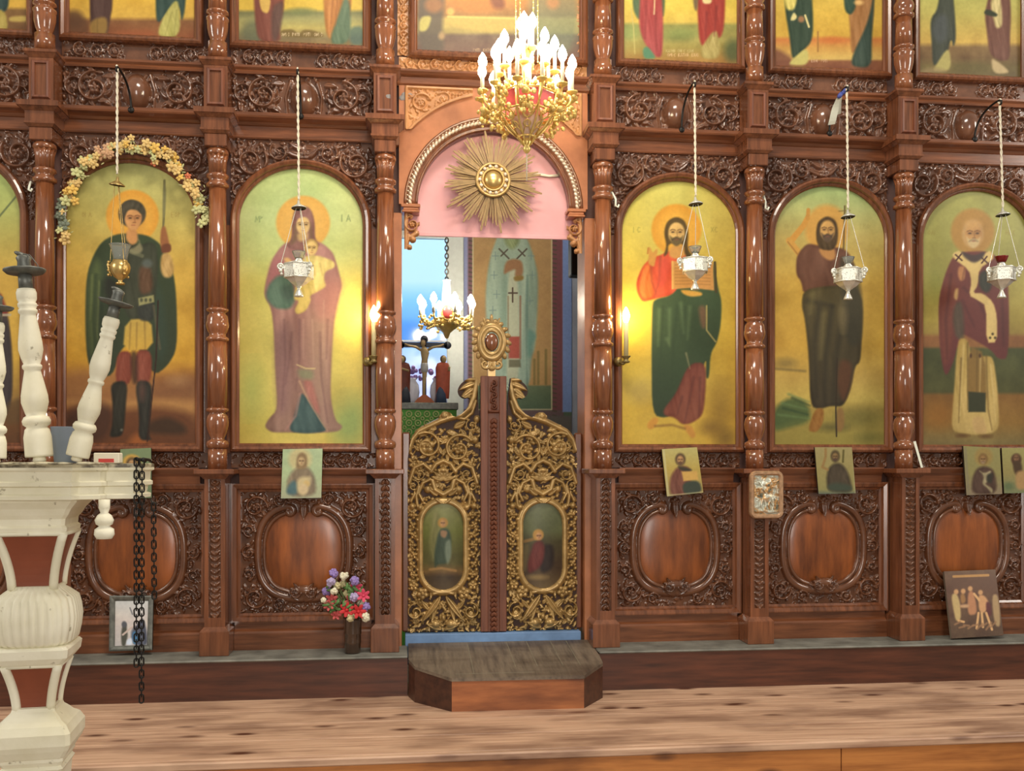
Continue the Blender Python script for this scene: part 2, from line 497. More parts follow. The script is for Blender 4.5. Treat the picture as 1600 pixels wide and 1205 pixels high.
# ------------------------------------------------------------------ painting
class Canvas:
    """a flat painted panel; paint strokes are given in the photograph's pixels"""
    def __init__(s, x0, x1, z0, z1, Y, step=1.25, vfun=None, pfun=None):
        s.Y = Y
        nx = max(6, int((x1 - x0) / (U * step))); nz = max(6, int((z1 - z0) / (U * step)))
        X, Z = np.meshgrid(np.linspace(x0, x1, nx), np.linspace(z0, z1, nz))
        s.X, s.Z = X, Z
        s.V = vfun(X, Z) if vfun else np.stack([X, np.full_like(X, Y), Z], -1)
        if pfun: s.px, s.py = pfun(X, Z)
        else: s.px, s.py = proj(s.V[..., 0], s.V[..., 1], s.V[..., 2])
        s.c = np.zeros(X.shape + (3,))
        s.mask = np.ones(X.shape, bool)
    def grad(s, stops):
        ys = [a for a, _ in stops]
        for k in range(3):
            s.c[..., k] = np.interp(s.py, ys, [c[k] for _, c in stops])
    def hgrad(s, stops, alpha):
        xs = [a for a, _ in stops]
        for k in range(3):
            v = np.interp(s.px, xs, [c[k] for _, c in stops])
            s.c[..., k] += (v - s.c[..., k]) * alpha
    def blotch(s, amp=12, scale=30, seed=1, tint=(1, 1, 0.6), sx=1.0):
        rng = np.random.RandomState(seed)
        x0, y0 = s.px.min(), s.py.min()
        n = np.zeros(s.px.shape)
        for o, (sc, a) in enumerate(((scale, 1.0), (scale / 2.3, 0.5), (scale / 5.0, 0.28))):
            gx = (s.px - x0) / (sc * sx); gy = (s.py - y0) / sc
            G = rng.rand(int(gy.max()) + 3, int(gx.max()) + 3) - 0.5
            i, k = gx.astype(int), gy.astype(int)
            fx, fy = gx - i, gy - k
            fx = fx * fx * (3 - 2 * fx); fy = fy * fy * (3 - 2 * fy)
            n += a * ((G[k, i] * (1 - fx) + G[k, i + 1] * fx) * (1 - fy) + (G[k + 1, i] * (1 - fx) + G[k + 1, i + 1] * fx) * fy)
        s.c += n[..., None] * 2 * amp * np.asarray(tint, float)
    def _blend(s, sl, a, col):
        reg = s.c[sl]
        reg += (np.asarray(col, float) - reg) * a[..., None]
    def _win(s, xa, xb, ya, yb):
        m = (s.px > xa) & (s.px < xb) & (s.py > ya) & (s.py < yb)
        if not m.any(): return None
        r = np.where(m.any(1))[0]; c = np.where(m.any(0))[0]
        return (slice(r[0], r[-1] + 1), slice(c[0], c[-1] + 1))
    def poly(s, pts, col, soft=1.2, alpha=1.0, smooth=2, col2=None, horiz=False, fold=None):
        P = np.asarray(pts, float)
        for _ in range(smooth):   # corner cutting
            Q = np.roll(P, -1, 0)
            P = np.stack([P * 0.78 + Q * 0.22, P * 0.22 + Q * 0.78], 1).reshape(-1, 2)
        sl = s._win(P[:, 0].min() - soft - 1, P[:, 0].max() + soft + 1, P[:, 1].min() - soft - 1, P[:, 1].max() + soft + 1)
        if sl is None: return
        x, y = s.px[sl], s.py[sl]
        ins = np.zeros(x.shape, bool); dm = np.full(x.shape, 1e9)
        Q = np.roll(P, -1, 0)
        for (ax_, ay_), (bx, by) in zip(P, Q):
            cr = ((ay_ > y) != (by > y))
            if abs(by - ay_) > 1e-9:
                ins ^= cr & (x < (bx - ax_) * (y - ay_) / (by - ay_) + ax_)
            dx, dy = bx - ax_, by - ay_; L = dx * dx + dy * dy + 1e-9
            t = np.clip(((x - ax_) * dx + (y - ay_) * dy) / L, 0, 1)
            dm = np.minimum(dm, (x - ax_ - t * dx) ** 2 + (y - ay_ - t * dy) ** 2)
        sd = np.sqrt(dm) * np.where(ins, 1, -1)
        a = np.clip(sd / soft * 0.5 + 0.5, 0, 1) * alpha
        if col2 is not None:
            ref = x if horiz else y
            lo, hi = (P[:, 0].min(), P[:, 0].max()) if horiz else (P[:, 1].min(), P[:, 1].max())
            t = np.clip((ref - lo) / (hi - lo + 1e-9), 0, 1)[..., None]
            col = np.asarray(col, float) * (1 - t) + np.asarray(col2, float) * t
        w_, h_ = P[:, 0].max() - P[:, 0].min(), P[:, 1].max() - P[:, 1].min()
        if fold is None: fold = 10 if (h_ > 34 and 16 < w_ < 105 and alpha > .65 and soft <= 3.2 and smooth > 1) else 0
        if fold:
            rng = np.random.RandomState(int(P[0, 0] * 7 + P[0, 1] * 13) % 100000)
            sx_, sy_ = max(4.0, w_ / 9.0), h_ * .42
            n = np.zeros(x.shape)
            for k, (f, g) in enumerate(((1.0, 1.0), (.5, .6))):
                gx = (x - P[:, 0].min() + 8 + (y - P[:, 1].min()) * (.10 - .16 * k) + h_ * .2 + 6 * np.sin((y - P[:, 1].min()) / h_ * 3.0 + k)) / (sx_ * f); gy = (y - P[:, 1].min() + 8) / (sy_ * (f + .3))
                gx = np.clip(gx, 0, None); gy = np.clip(gy, 0, None)
                G = rng.rand(int(gy.max()) + 3, int(gx.max()) + 3) - .5
                i, j = gx.astype(int), gy.astype(int); fx, fy = gx - i, gy - j
                fx = fx * fx * (3 - 2 * fx); fy = fy * fy * (3 - 2 * fy)
                n += g * ((G[j, i] * (1 - fx) + G[j, i + 1] * fx) * (1 - fy) + (G[j + 1, i] * (1 - fx) + G[j + 1, i + 1] * fx) * fy)
            base = np.asarray(col, float)
            lum = float(np.mean(base)) / 110.0
            e = np.clip(sd / 7.0, 0, 1)
            col = base * np.ones(x.shape + (3,)) + (n * fold * 2.6 * max(.55, lum) + (e - 1) * fold * 1.1)[..., None] * np.array((1.0, .95, .8))
        s._blend(sl, a, col)
    def ell(s, cx, cy, rx, ry, col, soft=1.2, alpha=1.0, rot=0.0):
        m = max(rx, ry) + soft + 1
        sl = s._win(cx - m, cx + m, cy - m, cy + m)
        if sl is None: return
        x, y = s.px[sl] - cx, s.py[sl] - cy
        c, n = math.cos(rot), math.sin(rot)
        q = np.sqrt(((x * c + y * n) / rx) ** 2 + ((-x * n + y * c) / ry) ** 2)
        a = np.clip((1 - q) * min(rx, ry) / soft * 0.5 + 0.5, 0, 1) * alpha
        s._blend(sl, a, col)
    def line(s, pts, w, col, soft=1.0, alpha=1.0, w1=None):
        P = np.asarray(pts, float); n = len(P); w1 = w if w1 is None else w1
        m = max(w, w1) + soft + 1
        sl = s._win(P[:, 0].min() - m, P[:, 0].max() + m, P[:, 1].min() - m, P[:, 1].max() + m)
        if sl is None: return
        x, y = s.px[sl], s.py[sl]; best = np.full(x.shape, -1e9)
        for i in range(n - 1):
            a, b = P[i], P[i + 1]; d = b - a; L = float(d.dot(d)) + 1e-9
            t = np.clip(((x - a[0]) * d[0] + (y - a[1]) * d[1]) / L, 0, 1)
            ww = (w + (w1 - w) * (i + t) / max(1, n - 1)) * 0.5
            best = np.maximum(best, ww - np.hypot(x - a[0] - t * d[0], y - a[1] - t * d[1]))
        s._blend(sl, np.clip(best / soft + 0.5, 0, 1) * alpha, col)
    def folds(s, lines, dark=None, light=None, w=5, alpha=0.45):
        for P in lines: s.line(P, w, dark if dark is not None else light, w * 0.9, alpha, w * 0.5)
    def face(s, cx, cy, w, skin, dark, hair=None, beard=None, look=0.0):
        """w: half width of the face"""
        s.ell(cx, cy, w, w * 1.35, skin, 1.5)
        s.ell(cx + w * 0.55, cy + w * 0.1, w * 0.45, w * 1.1, dark, w * 0.8, 0.25)
        for sg in (-1, 1):
            ex = cx + sg * w * 0.45 + look * w * 0.15
            s.ell(ex, cy - w * 0.12, w * 0.32, w * 0.2, dark, w * 0.25, 0.45)
            s.line([(ex - w * 0.32, cy - w * 0.33), (ex, cy - w * 0.45), (ex + w * 0.32, cy - w * 0.33)], w * 0.15, dark, 0.8, 0.8)
            s.ell(ex, cy - w * 0.1, w * 0.2, w * 0.1, (60, 42, 26), 0.7, 0.85)
        s.line([(cx + look * w * 0.2 + w * 0.06, cy - w * 0.15), (cx + look * w * 0.25 + w * 0.1, cy + w * 0.4)], w * 0.14, dark, 0.9, 0.45)
        s.line([(cx - w * 0.12 + look * w * 0.2, cy + w * 0.46), (cx + w * 0.22 + look * w * 0.2, cy + w * 0.46)], w * 0.14, dark, 0.8, 0.6)
        if beard:
            s.poly([(cx - w * 0.9, cy + w * 0.2), (cx - w * 0.55, cy + w * 0.6), (cx - w * .2, cy + w * 0.56), (cx + w * .2, cy + w * 0.56), (cx + w * 0.55, cy + w * 0.6), (cx + w * 0.9, cy + w * 0.2),
                    (cx + w * 0.62, cy + w * 1.3), (cx, cy + w * 1.75), (cx - w * 0.62, cy + w * 1.3)], beard, 1.6)
            s.line([(cx - w * 0.5, cy + w * 0.86), (cx - w * .2, cy + w * 0.66), (cx, cy + w * 0.62), (cx + w * .2, cy + w * 0.66), (cx + w * 0.5, cy + w * 0.86)], w * 0.22, [v * .8 for v in beard], 1, 0.8)
        if not beard: s.line([(cx - w * 0.17, cy + w * 0.8), (cx + w * 0.2, cy + w * 0.8)], w * 0.16, (150, 78, 56), 0.8, 0.6)
        else: s.ell(cx + w * .02, cy + w * 0.82, w * .24, w * .09, (128, 74, 54), 0.9, 0.7)
    def mesh(s, name='canvas', mat=None, parent=None):
        m = s.mask
        keep = m[:-1, :-1] & m[1:, :-1] & m[:-1, 1:] & m[1:, 1:]
        return grid_mesh(name, s.V, keep, mat or M['paint'], parent, (lin(np.clip(s.c, 2, 253)) * np.array((.98, 1.0, 1.2))).astype(np.float32))
# ------------------------------------------------------------------ setting
def plank_floor(name, dark, light, along=(1.2, 22, 22), knots=True, rough=0.5):
    m, nt, b = new_mat(name)
    co = texco(nt)
    g = noise(nt, co, 1.6, 7, along, 0.62)
    c = ramp(nt, g, [(0.28, rgb(*dark)), (0.5, rgb(*[(a * 2 + b_) / 3 for a, b_ in zip(light, dark)])), (0.72, rgb(*light))])
    g2 = noise(nt, co, 2.2, 4, (0.8, 2.5, 2.5))
    stain = ramp(nt, g2, [(0.36, rgb(112, 78, 66)), (0.55, (1, 1, 1, 1))])
    c = mix(nt, 0.55, c, stain, 'MULTIPLY')
    if knots:
        mp = nt.nodes.new('ShaderNodeMapping'); mp.inputs['Scale'].default_value = (3.0, 7.5, 7.5)
        nt.links.new(co, mp.inputs[0])
        vo = nt.nodes.new('ShaderNodeTexVoronoi'); vo.inputs['Scale'].default_value = 1.0
        nt.links.new(mp.outputs[0], vo.inputs['Vector'])
        k = ramp(nt, vo.outputs['Distance'], [(0.07, (1, 1, 1, 1)), (0.22, (0, 0, 0, 1))])
        c = mix(nt, k, c, rgb(82, 44, 26))
    nt.links.new(c, b.inputs['Base Color'])
    setp(b, Roughness=rough)
    bump(nt, b, g, 0.12, 0.004)
    return m
M['pine'] = plank_floor('worn pine boards', (164, 124, 100), (220, 184, 154))
M['pine_riser'] = plank_floor('orange pine riser', (150, 88, 40), (206, 136, 70))
M['plinth'] = wood('plinth boards', (60, 32, 22), (100, 56, 38), 0.42, (1.0, 12, 12), 0.1)
M['grey_ledge'] = plain('worn grey ledge paint', (116, 116, 108), 0.6, 0, 0.35, 9)
M['lower_floor'] = plain('grey floor tile', (138, 122, 108), 0.6, 0, 0.2, 6)

ZF = -0.165
YE = -1.235           # front edge of the raised floor
def slab(name, x0, x1, y0, y1, z0, z1, mat, kind='structure', parent=None):
    o = MB().box(x0, x1, y0, y1, z0, z1).build(name, mat, parent)
    if kind: tag(o, kind=kind)
    return o
fl = MB()
yb = [YE + 0.012, -0.98, -0.73, -0.5, 0.0]
mbf = MB()
for a, b_ in zip(yb[:-1], yb[1:]):
    mbf.box(-4.2, 5.2, a + 0.0015, b_ - 0.0015, -0.03, 0.0, 0.003)
tag(mbf.build('floor', M['pine']), kind='structure')
tag(MB().box(-4.2, 5.2, 0.0, 3.3, -0.12, -0.02).build('floor_sanctuary', M['grey_ledge']), kind='structure')
tag(MB().box(-6.0, 7.0, -11.5, YE, ZF - 0.05, ZF).build('floor_nave', M['lower_floor']), kind='structure')
rx = ax(1312, YE)
mbr = MB()
mbr.box(-4.2, rx - 0.002, YE - 0.016, YE + 0.012, ZF, -0.033, 0.002)
mbr.box(rx + 0.002, 5.2, YE - 0.016, YE + 0.012, ZF, -0.033, 0.002)
tag(mbr.build('trim_step_riser', M['pine_riser']), kind='structure')
mbn = MB().box(-4.2, 5.2, YE - 0.024, YE + 0.013, -0.033, 0.0, 0.006)
tag(mbn.build('trim_step_nosing', M['pine']), kind='structure')

# ------------------------------------------------------------------ levels and bays
CY, CR = -0.09, 0.05
CX = [-2.62, -1.779, -0.942, -0.098, 1.047, 1.881, 2.731, 3.58]
XC = 0.4745
Zc = lambda py, px=470, Y=0.0: at(px, py, Y)[1]
Z_UP0, Z_UPF = Zc(69), Zc(79)
Z_MF1, Z_MF0 = Zc(82), Zc(109)
Z_FR1, Z_FR0 = Zc(122), Zc(184)
Z_SP1 = Zc(221)
Z_CROWN, Z_SPRING, Z_IC0 = Zc(265), Zc(350), Zc(693)
Z_ST1, Z_ST0 = Zc(708), Zc(731)
Z_RAIL0 = Zc(756)
Z_PL = Zc(1012)
Z_TOP = Zc(-115)
BAYS = [  # key, left column, right column, painting px, what the icon shows
    ('edge', 0, 1, (-164, 33), 'cut-off icon at the left edge'),
    ('soldier', 1, 2, (105, 306), 'green-cloaked soldier icon'),
    ('mother', 2, 3, (375, 567), 'mother and child icon'),
    ('book', 4, 5, (971, 1148), 'open book icon'),
    ('staff', 5, 6, (1209, 1380), 'raised arm icon'),
    ('bishop', 6, 7, (1440, 1608), 'bishop icon'),
]
# backing of the whole screen, with its opening
ox0, ox1 = XC - 0.492, XC + 0.492
zs = at(770, 325, 0)[1]
bk = MB()
zar = zs + 0.40
bk.box(-4.2, ox0, 0.004, 0.06, 0.0, Z_TOP)
bk.box(ox1, 5.2, 0.004, 0.06, 0.0, Z_TOP)
bk.box(ox0, ox1, 0.004, 0.06, zs + 0.50, Z_TOP)
tag(bk.build('wall_screen', M['board']), kind='structure')

# ------------------------------------------------------------------ plinth
pf = -0.275
def plinth_piece(x0, x1, label):
    t = thing('plinth', label, 'plinth', ((x0 + x1) / 2, pf, 0), 'plinth boards under the screen')
    MB().box(x0, x1, pf, 0.0, 0.0, Z_PL - 0.012).build('face_board', M['plinth'], t)
    MB().box(x0, x1, pf - 0.012, 0.0, Z_PL - 0.012, Z_PL, 0.005).build('ledge', M['grey_ledge'], t)
sx0, sx1 = ax(637, pf), ax(936, pf)
plinth_piece(-4.2, sx0, 'dark brown plinth with grey ledge running left of the wooden step')
plinth_piece(sx1, 5.2, 'dark brown plinth with grey ledge running right of the wooden step')

# ------------------------------------------------------------------ one bay
FRAME = [(0, 0.0), (0, -0.020), (0.008, -0.028), (0.013, -0.028), (0.017, -0.044), (0.030, -0.052), (0.040, -0.046), (0.046, -0.030), (0.047, 0.0)]
def arch_path(x0, x1, z0, zsp, zcr, n=28):
    P = [(x0, z0), (x0, zsp)]
    xm, rx_ = (x0 + x1) / 2, (x1 - x0) / 2
    for i in range(1, n):
        t = math.pi - math.pi * i / n
        P.append((xm + rx_ * math.cos(t), zsp + (zcr - zsp) * math.sin(t)))
    P += [(x1, zsp), (x1, z0)]
    return P
def arch_inside(X, Z, x0, x1, zsp, zcr, off=0.0):
    xm, rx_ = (x0 + x1) / 2, (x1 - x0) / 2 + off
    rz_ = zcr - zsp + off
    return (np.abs(X - xm) < rx_) & ((Z < zsp) | (((X - xm) / rx_) ** 2 + ((Z - zsp) / rz_) ** 2 < 1))
def both(r, fn):
    fn(lambda x: x, 1); fn(lambda x: r.W - x, -1)

def frieze(x0, x1, seed):
    r = Relief(x0, x1, Z_FR0, Z_FR1)
    c = r.W / 2; H = r.H
    r.dome(c, H * 0.46, 21, 27, 13, 0.6)
    r.stroke([(c - 25, 4), (c - 27, 30), (c - 20, H - 6)], 2.2, h=3); r.stroke([(c + 25, 4), (c + 27, 30), (c + 20, H - 6)], 2.2, h=3)
    def side(m, s):
        r.scroll(m(c - 60), H * 0.5, 25, math.pi / 2 if s > 0 else math.pi / 2, s, 7, 8)
        r.scroll(m(20), H * 0.56, 16, -math.pi / 2, -s, 6, 6)
        for a, (x, z, L) in zip((0.5, 2.4, -0.6, 2.9, 1.4), ((c - 86, 6, 30), (c - 36, 6, 26), (c - 88, H - 8, 26), (c - 30, H - 12, 20), (14, 4, 22))):
            r.leaf(m(x), z, a if s > 0 else math.pi - a, L, 5.5, 6, 0.3, 0.35 * s)
        for k in range(6): r.dome(m(4), 6 + k * 11, 3, 4.2, 4)
    both(r, side)
    r.fill(70, (7, 13), (2.5, 5), seed)
    return r
def band(x0, x1, z0, z1, seed, gap=18, rr=11.5):
    r = Relief(x0, x1, z0, z1)
    c = r.W / 2; n = int((c - gap) / (rr * 2.15))
    for s in (-1, 1):
        for k in range(n):
            x = c + s * (gap + rr * 1.1 + k * rr * 2.15)
            r.scroll(x, r.H / 2, rr, s * (1 if k % 2 else -1) * math.pi / 2, s * (1 if k % 2 else -1), 4.6, 5)
    r.fill(60, (5, 9), (2, 3.6), seed, where=lambda x, z: abs(x - c) > gap)
    return r
def spandrel(x0, x1, a0, a1, seed):
    z0 = Z_SPRING - 0.02
    r = Relief(x0, x1, z0, Z_SP1)
    H = r.H
    def side(m, s):
        r.scroll(m(30), H - 34, 25, 0.6 if s > 0 else math.pi - 0.6, -s, 6.5, 8)
        r.scroll(m(14), H - 80, 13, 1.2 if s > 0 else math.pi - 1.2, s, 5.5, 6)
        r.scroll(m(72), H - 19, 15, 2.2 if s > 0 else math.pi - 2.2, s, 5.5, 6)
        for k in range(4): r.leaf(m(8 + k), H - 98 - k * 9, -1.2 if s > 0 else math.pi + 1.2, 16, 4, 5, 0.3, 0.3 * s)
        r.leaf(m(r.W / 2 - 1), H - 26, math.pi * 0.86 if s > 0 else math.pi * 0.14, 28, 6, 5.5, 0.3, 0.2)
        r.leaf(m(r.W / 2 - 1), H - 12, math.pi * 0.95 if s > 0 else math.pi * 0.05, 24, 5, 5, 0.3, -0.2)
    both(r, side)
    r.flower(r.W / 2, H - 22, 9, 5, 6)
    X, Z = np.meshgrid(r.x0 + r.gx * r.u, r.z0 + r.gz * r.u)
    mask = ~arch_inside(X, Z, a0, a1, Z_SPRING, Z_CROWN, 0.044)
    r.mask &= mask
    r.fill(170, (6, 12), (2.2, 4.6), seed)
    return r
def se(t, n=2.7):
    c, s_ = math.cos(t), math.sin(t)
    return math.copysign(abs(c) ** (2 / n), c), math.copysign(abs(s_) ** (2 / n), s_)
def dado_carving(x0, x1, z0, z1, seed):
    r = Relief(x0, x1, z0, z1)
    cx, cz, rx_, rz_ = r.W / 2, r.H * 0.5, r.W * 0.365, r.H * 0.385
    X, Z = np.meshgrid(r.gx, r.gz)
    q = (np.abs((X - cx) / rx_) ** 2.7 + np.abs((Z - cz) / rz_) ** 2.7) ** (1 / 2.7)
    # outer ring, then a fillet
    for side in (-1, 1):
        P = []
        for k in range(46):
            t = -math.pi / 2 + 0.02 + (math.pi - 0.25) * k / 45
            a, b_ = se(t); P.append((cx + side * a * rx_, cz + b_ * rz_))
        e = P[-1]
        for k in range(1, 16):      # the end curls into a volute
            a = math.pi / 2 + 0.5 * k * 0.62
            rr = 8.5 * (1 - k / 17)
            P.append((e[0] - side * (rr * 0.2 - rr * math.cos(a)) , e[1] - 8.5 + rr * math.sin(a)))
        r.stroke(P, 6.5, 4.5, 5.0, 0.36)
        P2 = [((x - cx) * 0.86 + cx, (z - cz) * 0.87 + cz) for x, z in P[:44]]
        r.stroke(P2, 3.4, 3.2, 3.8, 0.4)
        r.scroll(cx + side * 12, cz - rz_ * 0.86, 8.5, math.pi if side > 0 else 0, side, 9.5, 3)
        for k in range(4): r.leaf(cx + side * 3, cz - rz_ - 2, (0.25 + k * 0.5) if side > 0 else math.pi - 0.25 - k * 0.5, 18 - k, 5, 8, 0.3, 0.2 * side)
    r.leaf(cx, cz + rz_ * 1.08, -math.pi / 2, 30, 7, 9); r.flower(cx, cz + rz_ + 3, 8, 5, 8); r.dome(cx, cz - rz_ * 0.82, 20, 9, 8)
    for q_ in (-1, 1):
        for k in range(3): r.leaf(cx + q_ * 4, cz - rz_ * 0.92, math.pi / 2 - q_ * (0.35 + 0.42 * k), 24 - 2 * k, 5, 9, 0.3, -0.2 * q_)
    free = q > 1.06
    def side(m, s):
        r.scroll(m(23), r.H - 24, 18, 0, s, 6.5, 7); r.scroll(m(22), 24, 17, 0, -s, 6.5, 7)
        r.scroll(m(12), r.H * 0.5, 10, 1.5, s, 5.5, 5); r.scroll(m(13), r.H * 0.68, 9, -1.5, -s, 5.5, 5)
        r.scroll(m(12), r.H * 0.32, 9, -1.5, s, 5.5, 5); r.scroll(m(58), 13, 10, 0, s, 5.5, 5); r.scroll(m(58), r.H - 13, 10, 0, -s, 5.5, 5)
    both(r, side)
    r.fill(190, (5, 10), (2.2, 4.4), seed, where=lambda x, z: (abs((x - cx) / rx_) ** 2.7 + abs((z - cz) / rz_) ** 2.7) > 1.15)
    inner = q < 0.82
    r.mask &= ~((q < 0.79) & (r.h < 0.5))
    # the plain swelling field
    f = Relief(x0, x1, z0, z1, 2.0)
    X, Z = np.meshgrid(f.gx, f.gz)
    qf = (np.abs((X - cx) / rx_) ** 2.7 + np.abs((Z - cz) / rz_) ** 2.7) ** (1 / 2.7)
    f.h = 4.2 * np.clip(1 - (qf / 0.86) ** 4, 0, 1) ** 0.8
    f.mask &= qf < 0.86
    return r, f

CORN = [(0.004, 0), (-0.018, 0), (-0.022, 0.006), (-0.022, 0.016), (-0.014, 0.02), (-0.014, 0.066), (-0.022, 0.070), (-0.034, 0.082), (-0.050, 0.090), (-0.066, 0.098), (-0.070, 0.106), (-0.070, 0.122), (0.004, 0.126)]
icons = {}
for bi, (key, ca, cb, (pa, pb), what) in enumerate(BAYS):
    xl, xr = CX[ca], CX[cb]
    il, ir = ax(pa), ax(pb)
    cl, cr = xl + 0.052, xr - 0.052          # carved width between columns
    low = key in ('edge',)
    # arched icon
    t = thing('icon_painting', 'x', 'icon', ((il + ir) / 2, 0, Z_IC0))
    cv = Canvas(il - 0.004, ir + 0.004, Z_IC0 - 0.004, Z_CROWN + 0.004, -0.008)
    cv.mask = arch_inside(cv.X, cv.Z, il - 0.004, ir + 0.004, Z_SPRING, Z_CROWN + 0.004)
    icons[key] = (t, cv)
    MB().sweep(arch_path(il, ir, Z_IC0, Z_SPRING, Z_CROWN), FRAME, True).build('frame', M['wood'], t)
    # stiles beside the icon
    MB().box(cl - 0.02, il - 0.044, -0.016, 0.004, Z_ST1, Z_SPRING - 0.02).build('stile', M['wood'], t)
    MB().box(ir + 0.044, cr + 0.02, -0.016, 0.004, Z_ST1, Z_SPRING - 0.02).build('stile', M['wood'], t)
    o = spandrel(cl, cr, il, ir, 20 + bi).mesh('carved_spandrel', M['carve'], None, 0.0, 1.6)
    tag(o, 'carved vine spandrel arching over the ' + what, 'carving', 'carved spandrels over the arched icons')
    # entablature, frieze, small band
    o = MB().prism_x([(y, Z_SP1 + z * (Z_FR0 - Z_SP1) / 0.126) for y, z in CORN], cl - 0.03, cr + 0.03).build('cornice', M['wood_x'])
    tag(o, 'plain brown cornice above the carved arch of the ' + what, 'cornice', 'cornices above the arched icons')
    t2 = thing('carved_frieze', 'scroll carved frieze with a smooth oval boss, above the ' + what, 'carving', ((cl + cr) / 2, 0, Z_FR0), 'scroll friezes with oval bosses')
    frieze(cl, cr, 40 + bi).mesh('carving', M['carve'], t2, 0.0, 1.6)
    MB().prism_x([(0.004, Z_FR1), (-0.03, Z_FR1), (-0.034, Z_FR1 + 0.01), (-0.026, Z_FR1 + 0.022), (-0.036, Z_FR1 + 0.032), (-0.036, Z_MF0), (0.004, Z_MF0)], cl - 0.02, cr + 0.02).build('top_moulding', M['wood_x'], t2)
    o = band(cl, cr, Z_MF0, Z_MF1, 60 + bi).mesh('carved_band', M['carve'], None, -0.004, 1.5)
    tag(o, 'narrow carved band of the upper tier, over the ' + what, 'carving', 'narrow scroll bands under the upper icons')
    # strip under the icon and the rail
    o = band(cl, cr, Z_ST0, Z_ST1, 80 + bi, 6, 10).mesh('carved_strip', M['carve_dado'], None, 0.0, 1.5)
    tag(o, 'narrow carved leaf strip directly under the ' + what, 'carving', 'leaf strips under the arched icons')
    o = MB().prism_x([(0.004, Z_RAIL0), (-0.03, Z_RAIL0), (-0.036, Z_RAIL0 + 0.04), (-0.046, Z_RAIL0 + 0.052), (-0.062, Z_ST0 - 0.008), (-0.062, Z_ST0), (0.004, Z_ST0)], xl + 0.0985, xr - 0.0985).build('ledge_rail', M['wood_x'])
    tag(o, 'plain ledge rail below the carved strip of the ' + what, 'rail', 'ledge rails under the arched icons')
    # dado panel
    mid = 'panel with smooth oval cartouche, below the '
    t3 = thing('dado_panel', 'brown ' + mid + what, 'panel', ((cl + cr) / 2, 0, Z_PL), 'lower panels with oval cartouches')
    gw = 0.645
    g0, g1 = (cl + cr) / 2 - gw / 2, (cl + cr) / 2 + gw / 2
    gz0, gz1 = Zc(957), Zc(768)
    r, f = dado_carving(g0, g1, gz0, gz1, 100 + bi)
    r.mesh('carving', M['carve_dado'], t3, 0.0, 1.35)
    f.mesh('cartouche', M['medallion'], t3, 0.0, 1.2)
    pr = [(-0.002, 0.0), (-0.002, -0.012), (0.010, -0.018), (0.016, -0.034), (0.034, -0.040), (0.040, -0.04), (0.04, 0.0)]
    fr = MB().sweep([(g0, gz0), (g0, gz1), (g1, gz1), (g1, gz0)], pr, True)
    fr.box(xl + 0.0505, g0 - 0.04, -0.02, 0.004, Z_PL, Z_RAIL0); fr.box(g1 + 0.04, xr - 0.0505, -0.02, 0.004, Z_PL, Z_RAIL0)
    fr.box(xl + 0.0505, xr - 0.0505, -0.02, 0.004, gz1 + 0.04, Z_RAIL0 + 0.002)
    fr.build('frame', M['wood'], t3)
    MB().prism_x([(0.004, Z_PL), (-0.045, Z_PL), (-0.045, Z_PL + 0.085), (-0.036, Z_PL + 0.095), (-0.022, Z_PL + 0.105), (-0.022, gz0 - 0.04), (0.004, gz0 - 0.04)], xl + 0.073, xr - 0.073).build('skirting', M['wood_x'], t3)
LABEL_ICON = {
    'edge': 'large arched icon cut off by the left edge of the photo, dark figure on gold',
    'soldier': 'large arched icon of a young soldier in a dark green cloak, wreathed by dried flowers',
    'mother': 'large arched icon of a woman in mauve robes carrying a child',
    'book': 'large arched icon of a bearded man in red and green robes with an open book',
    'staff': 'large arched icon of a bare-armed bearded man in dark robes with one arm raised',
    'bishop': 'large arched icon of a white-bearded bishop in maroon and cream vestments, far right'}
for k, v in LABEL_ICON.items():
    icons[k][0]['label'] = v; icons[k][0]['group'] = 'large arched icons of the lower tier'

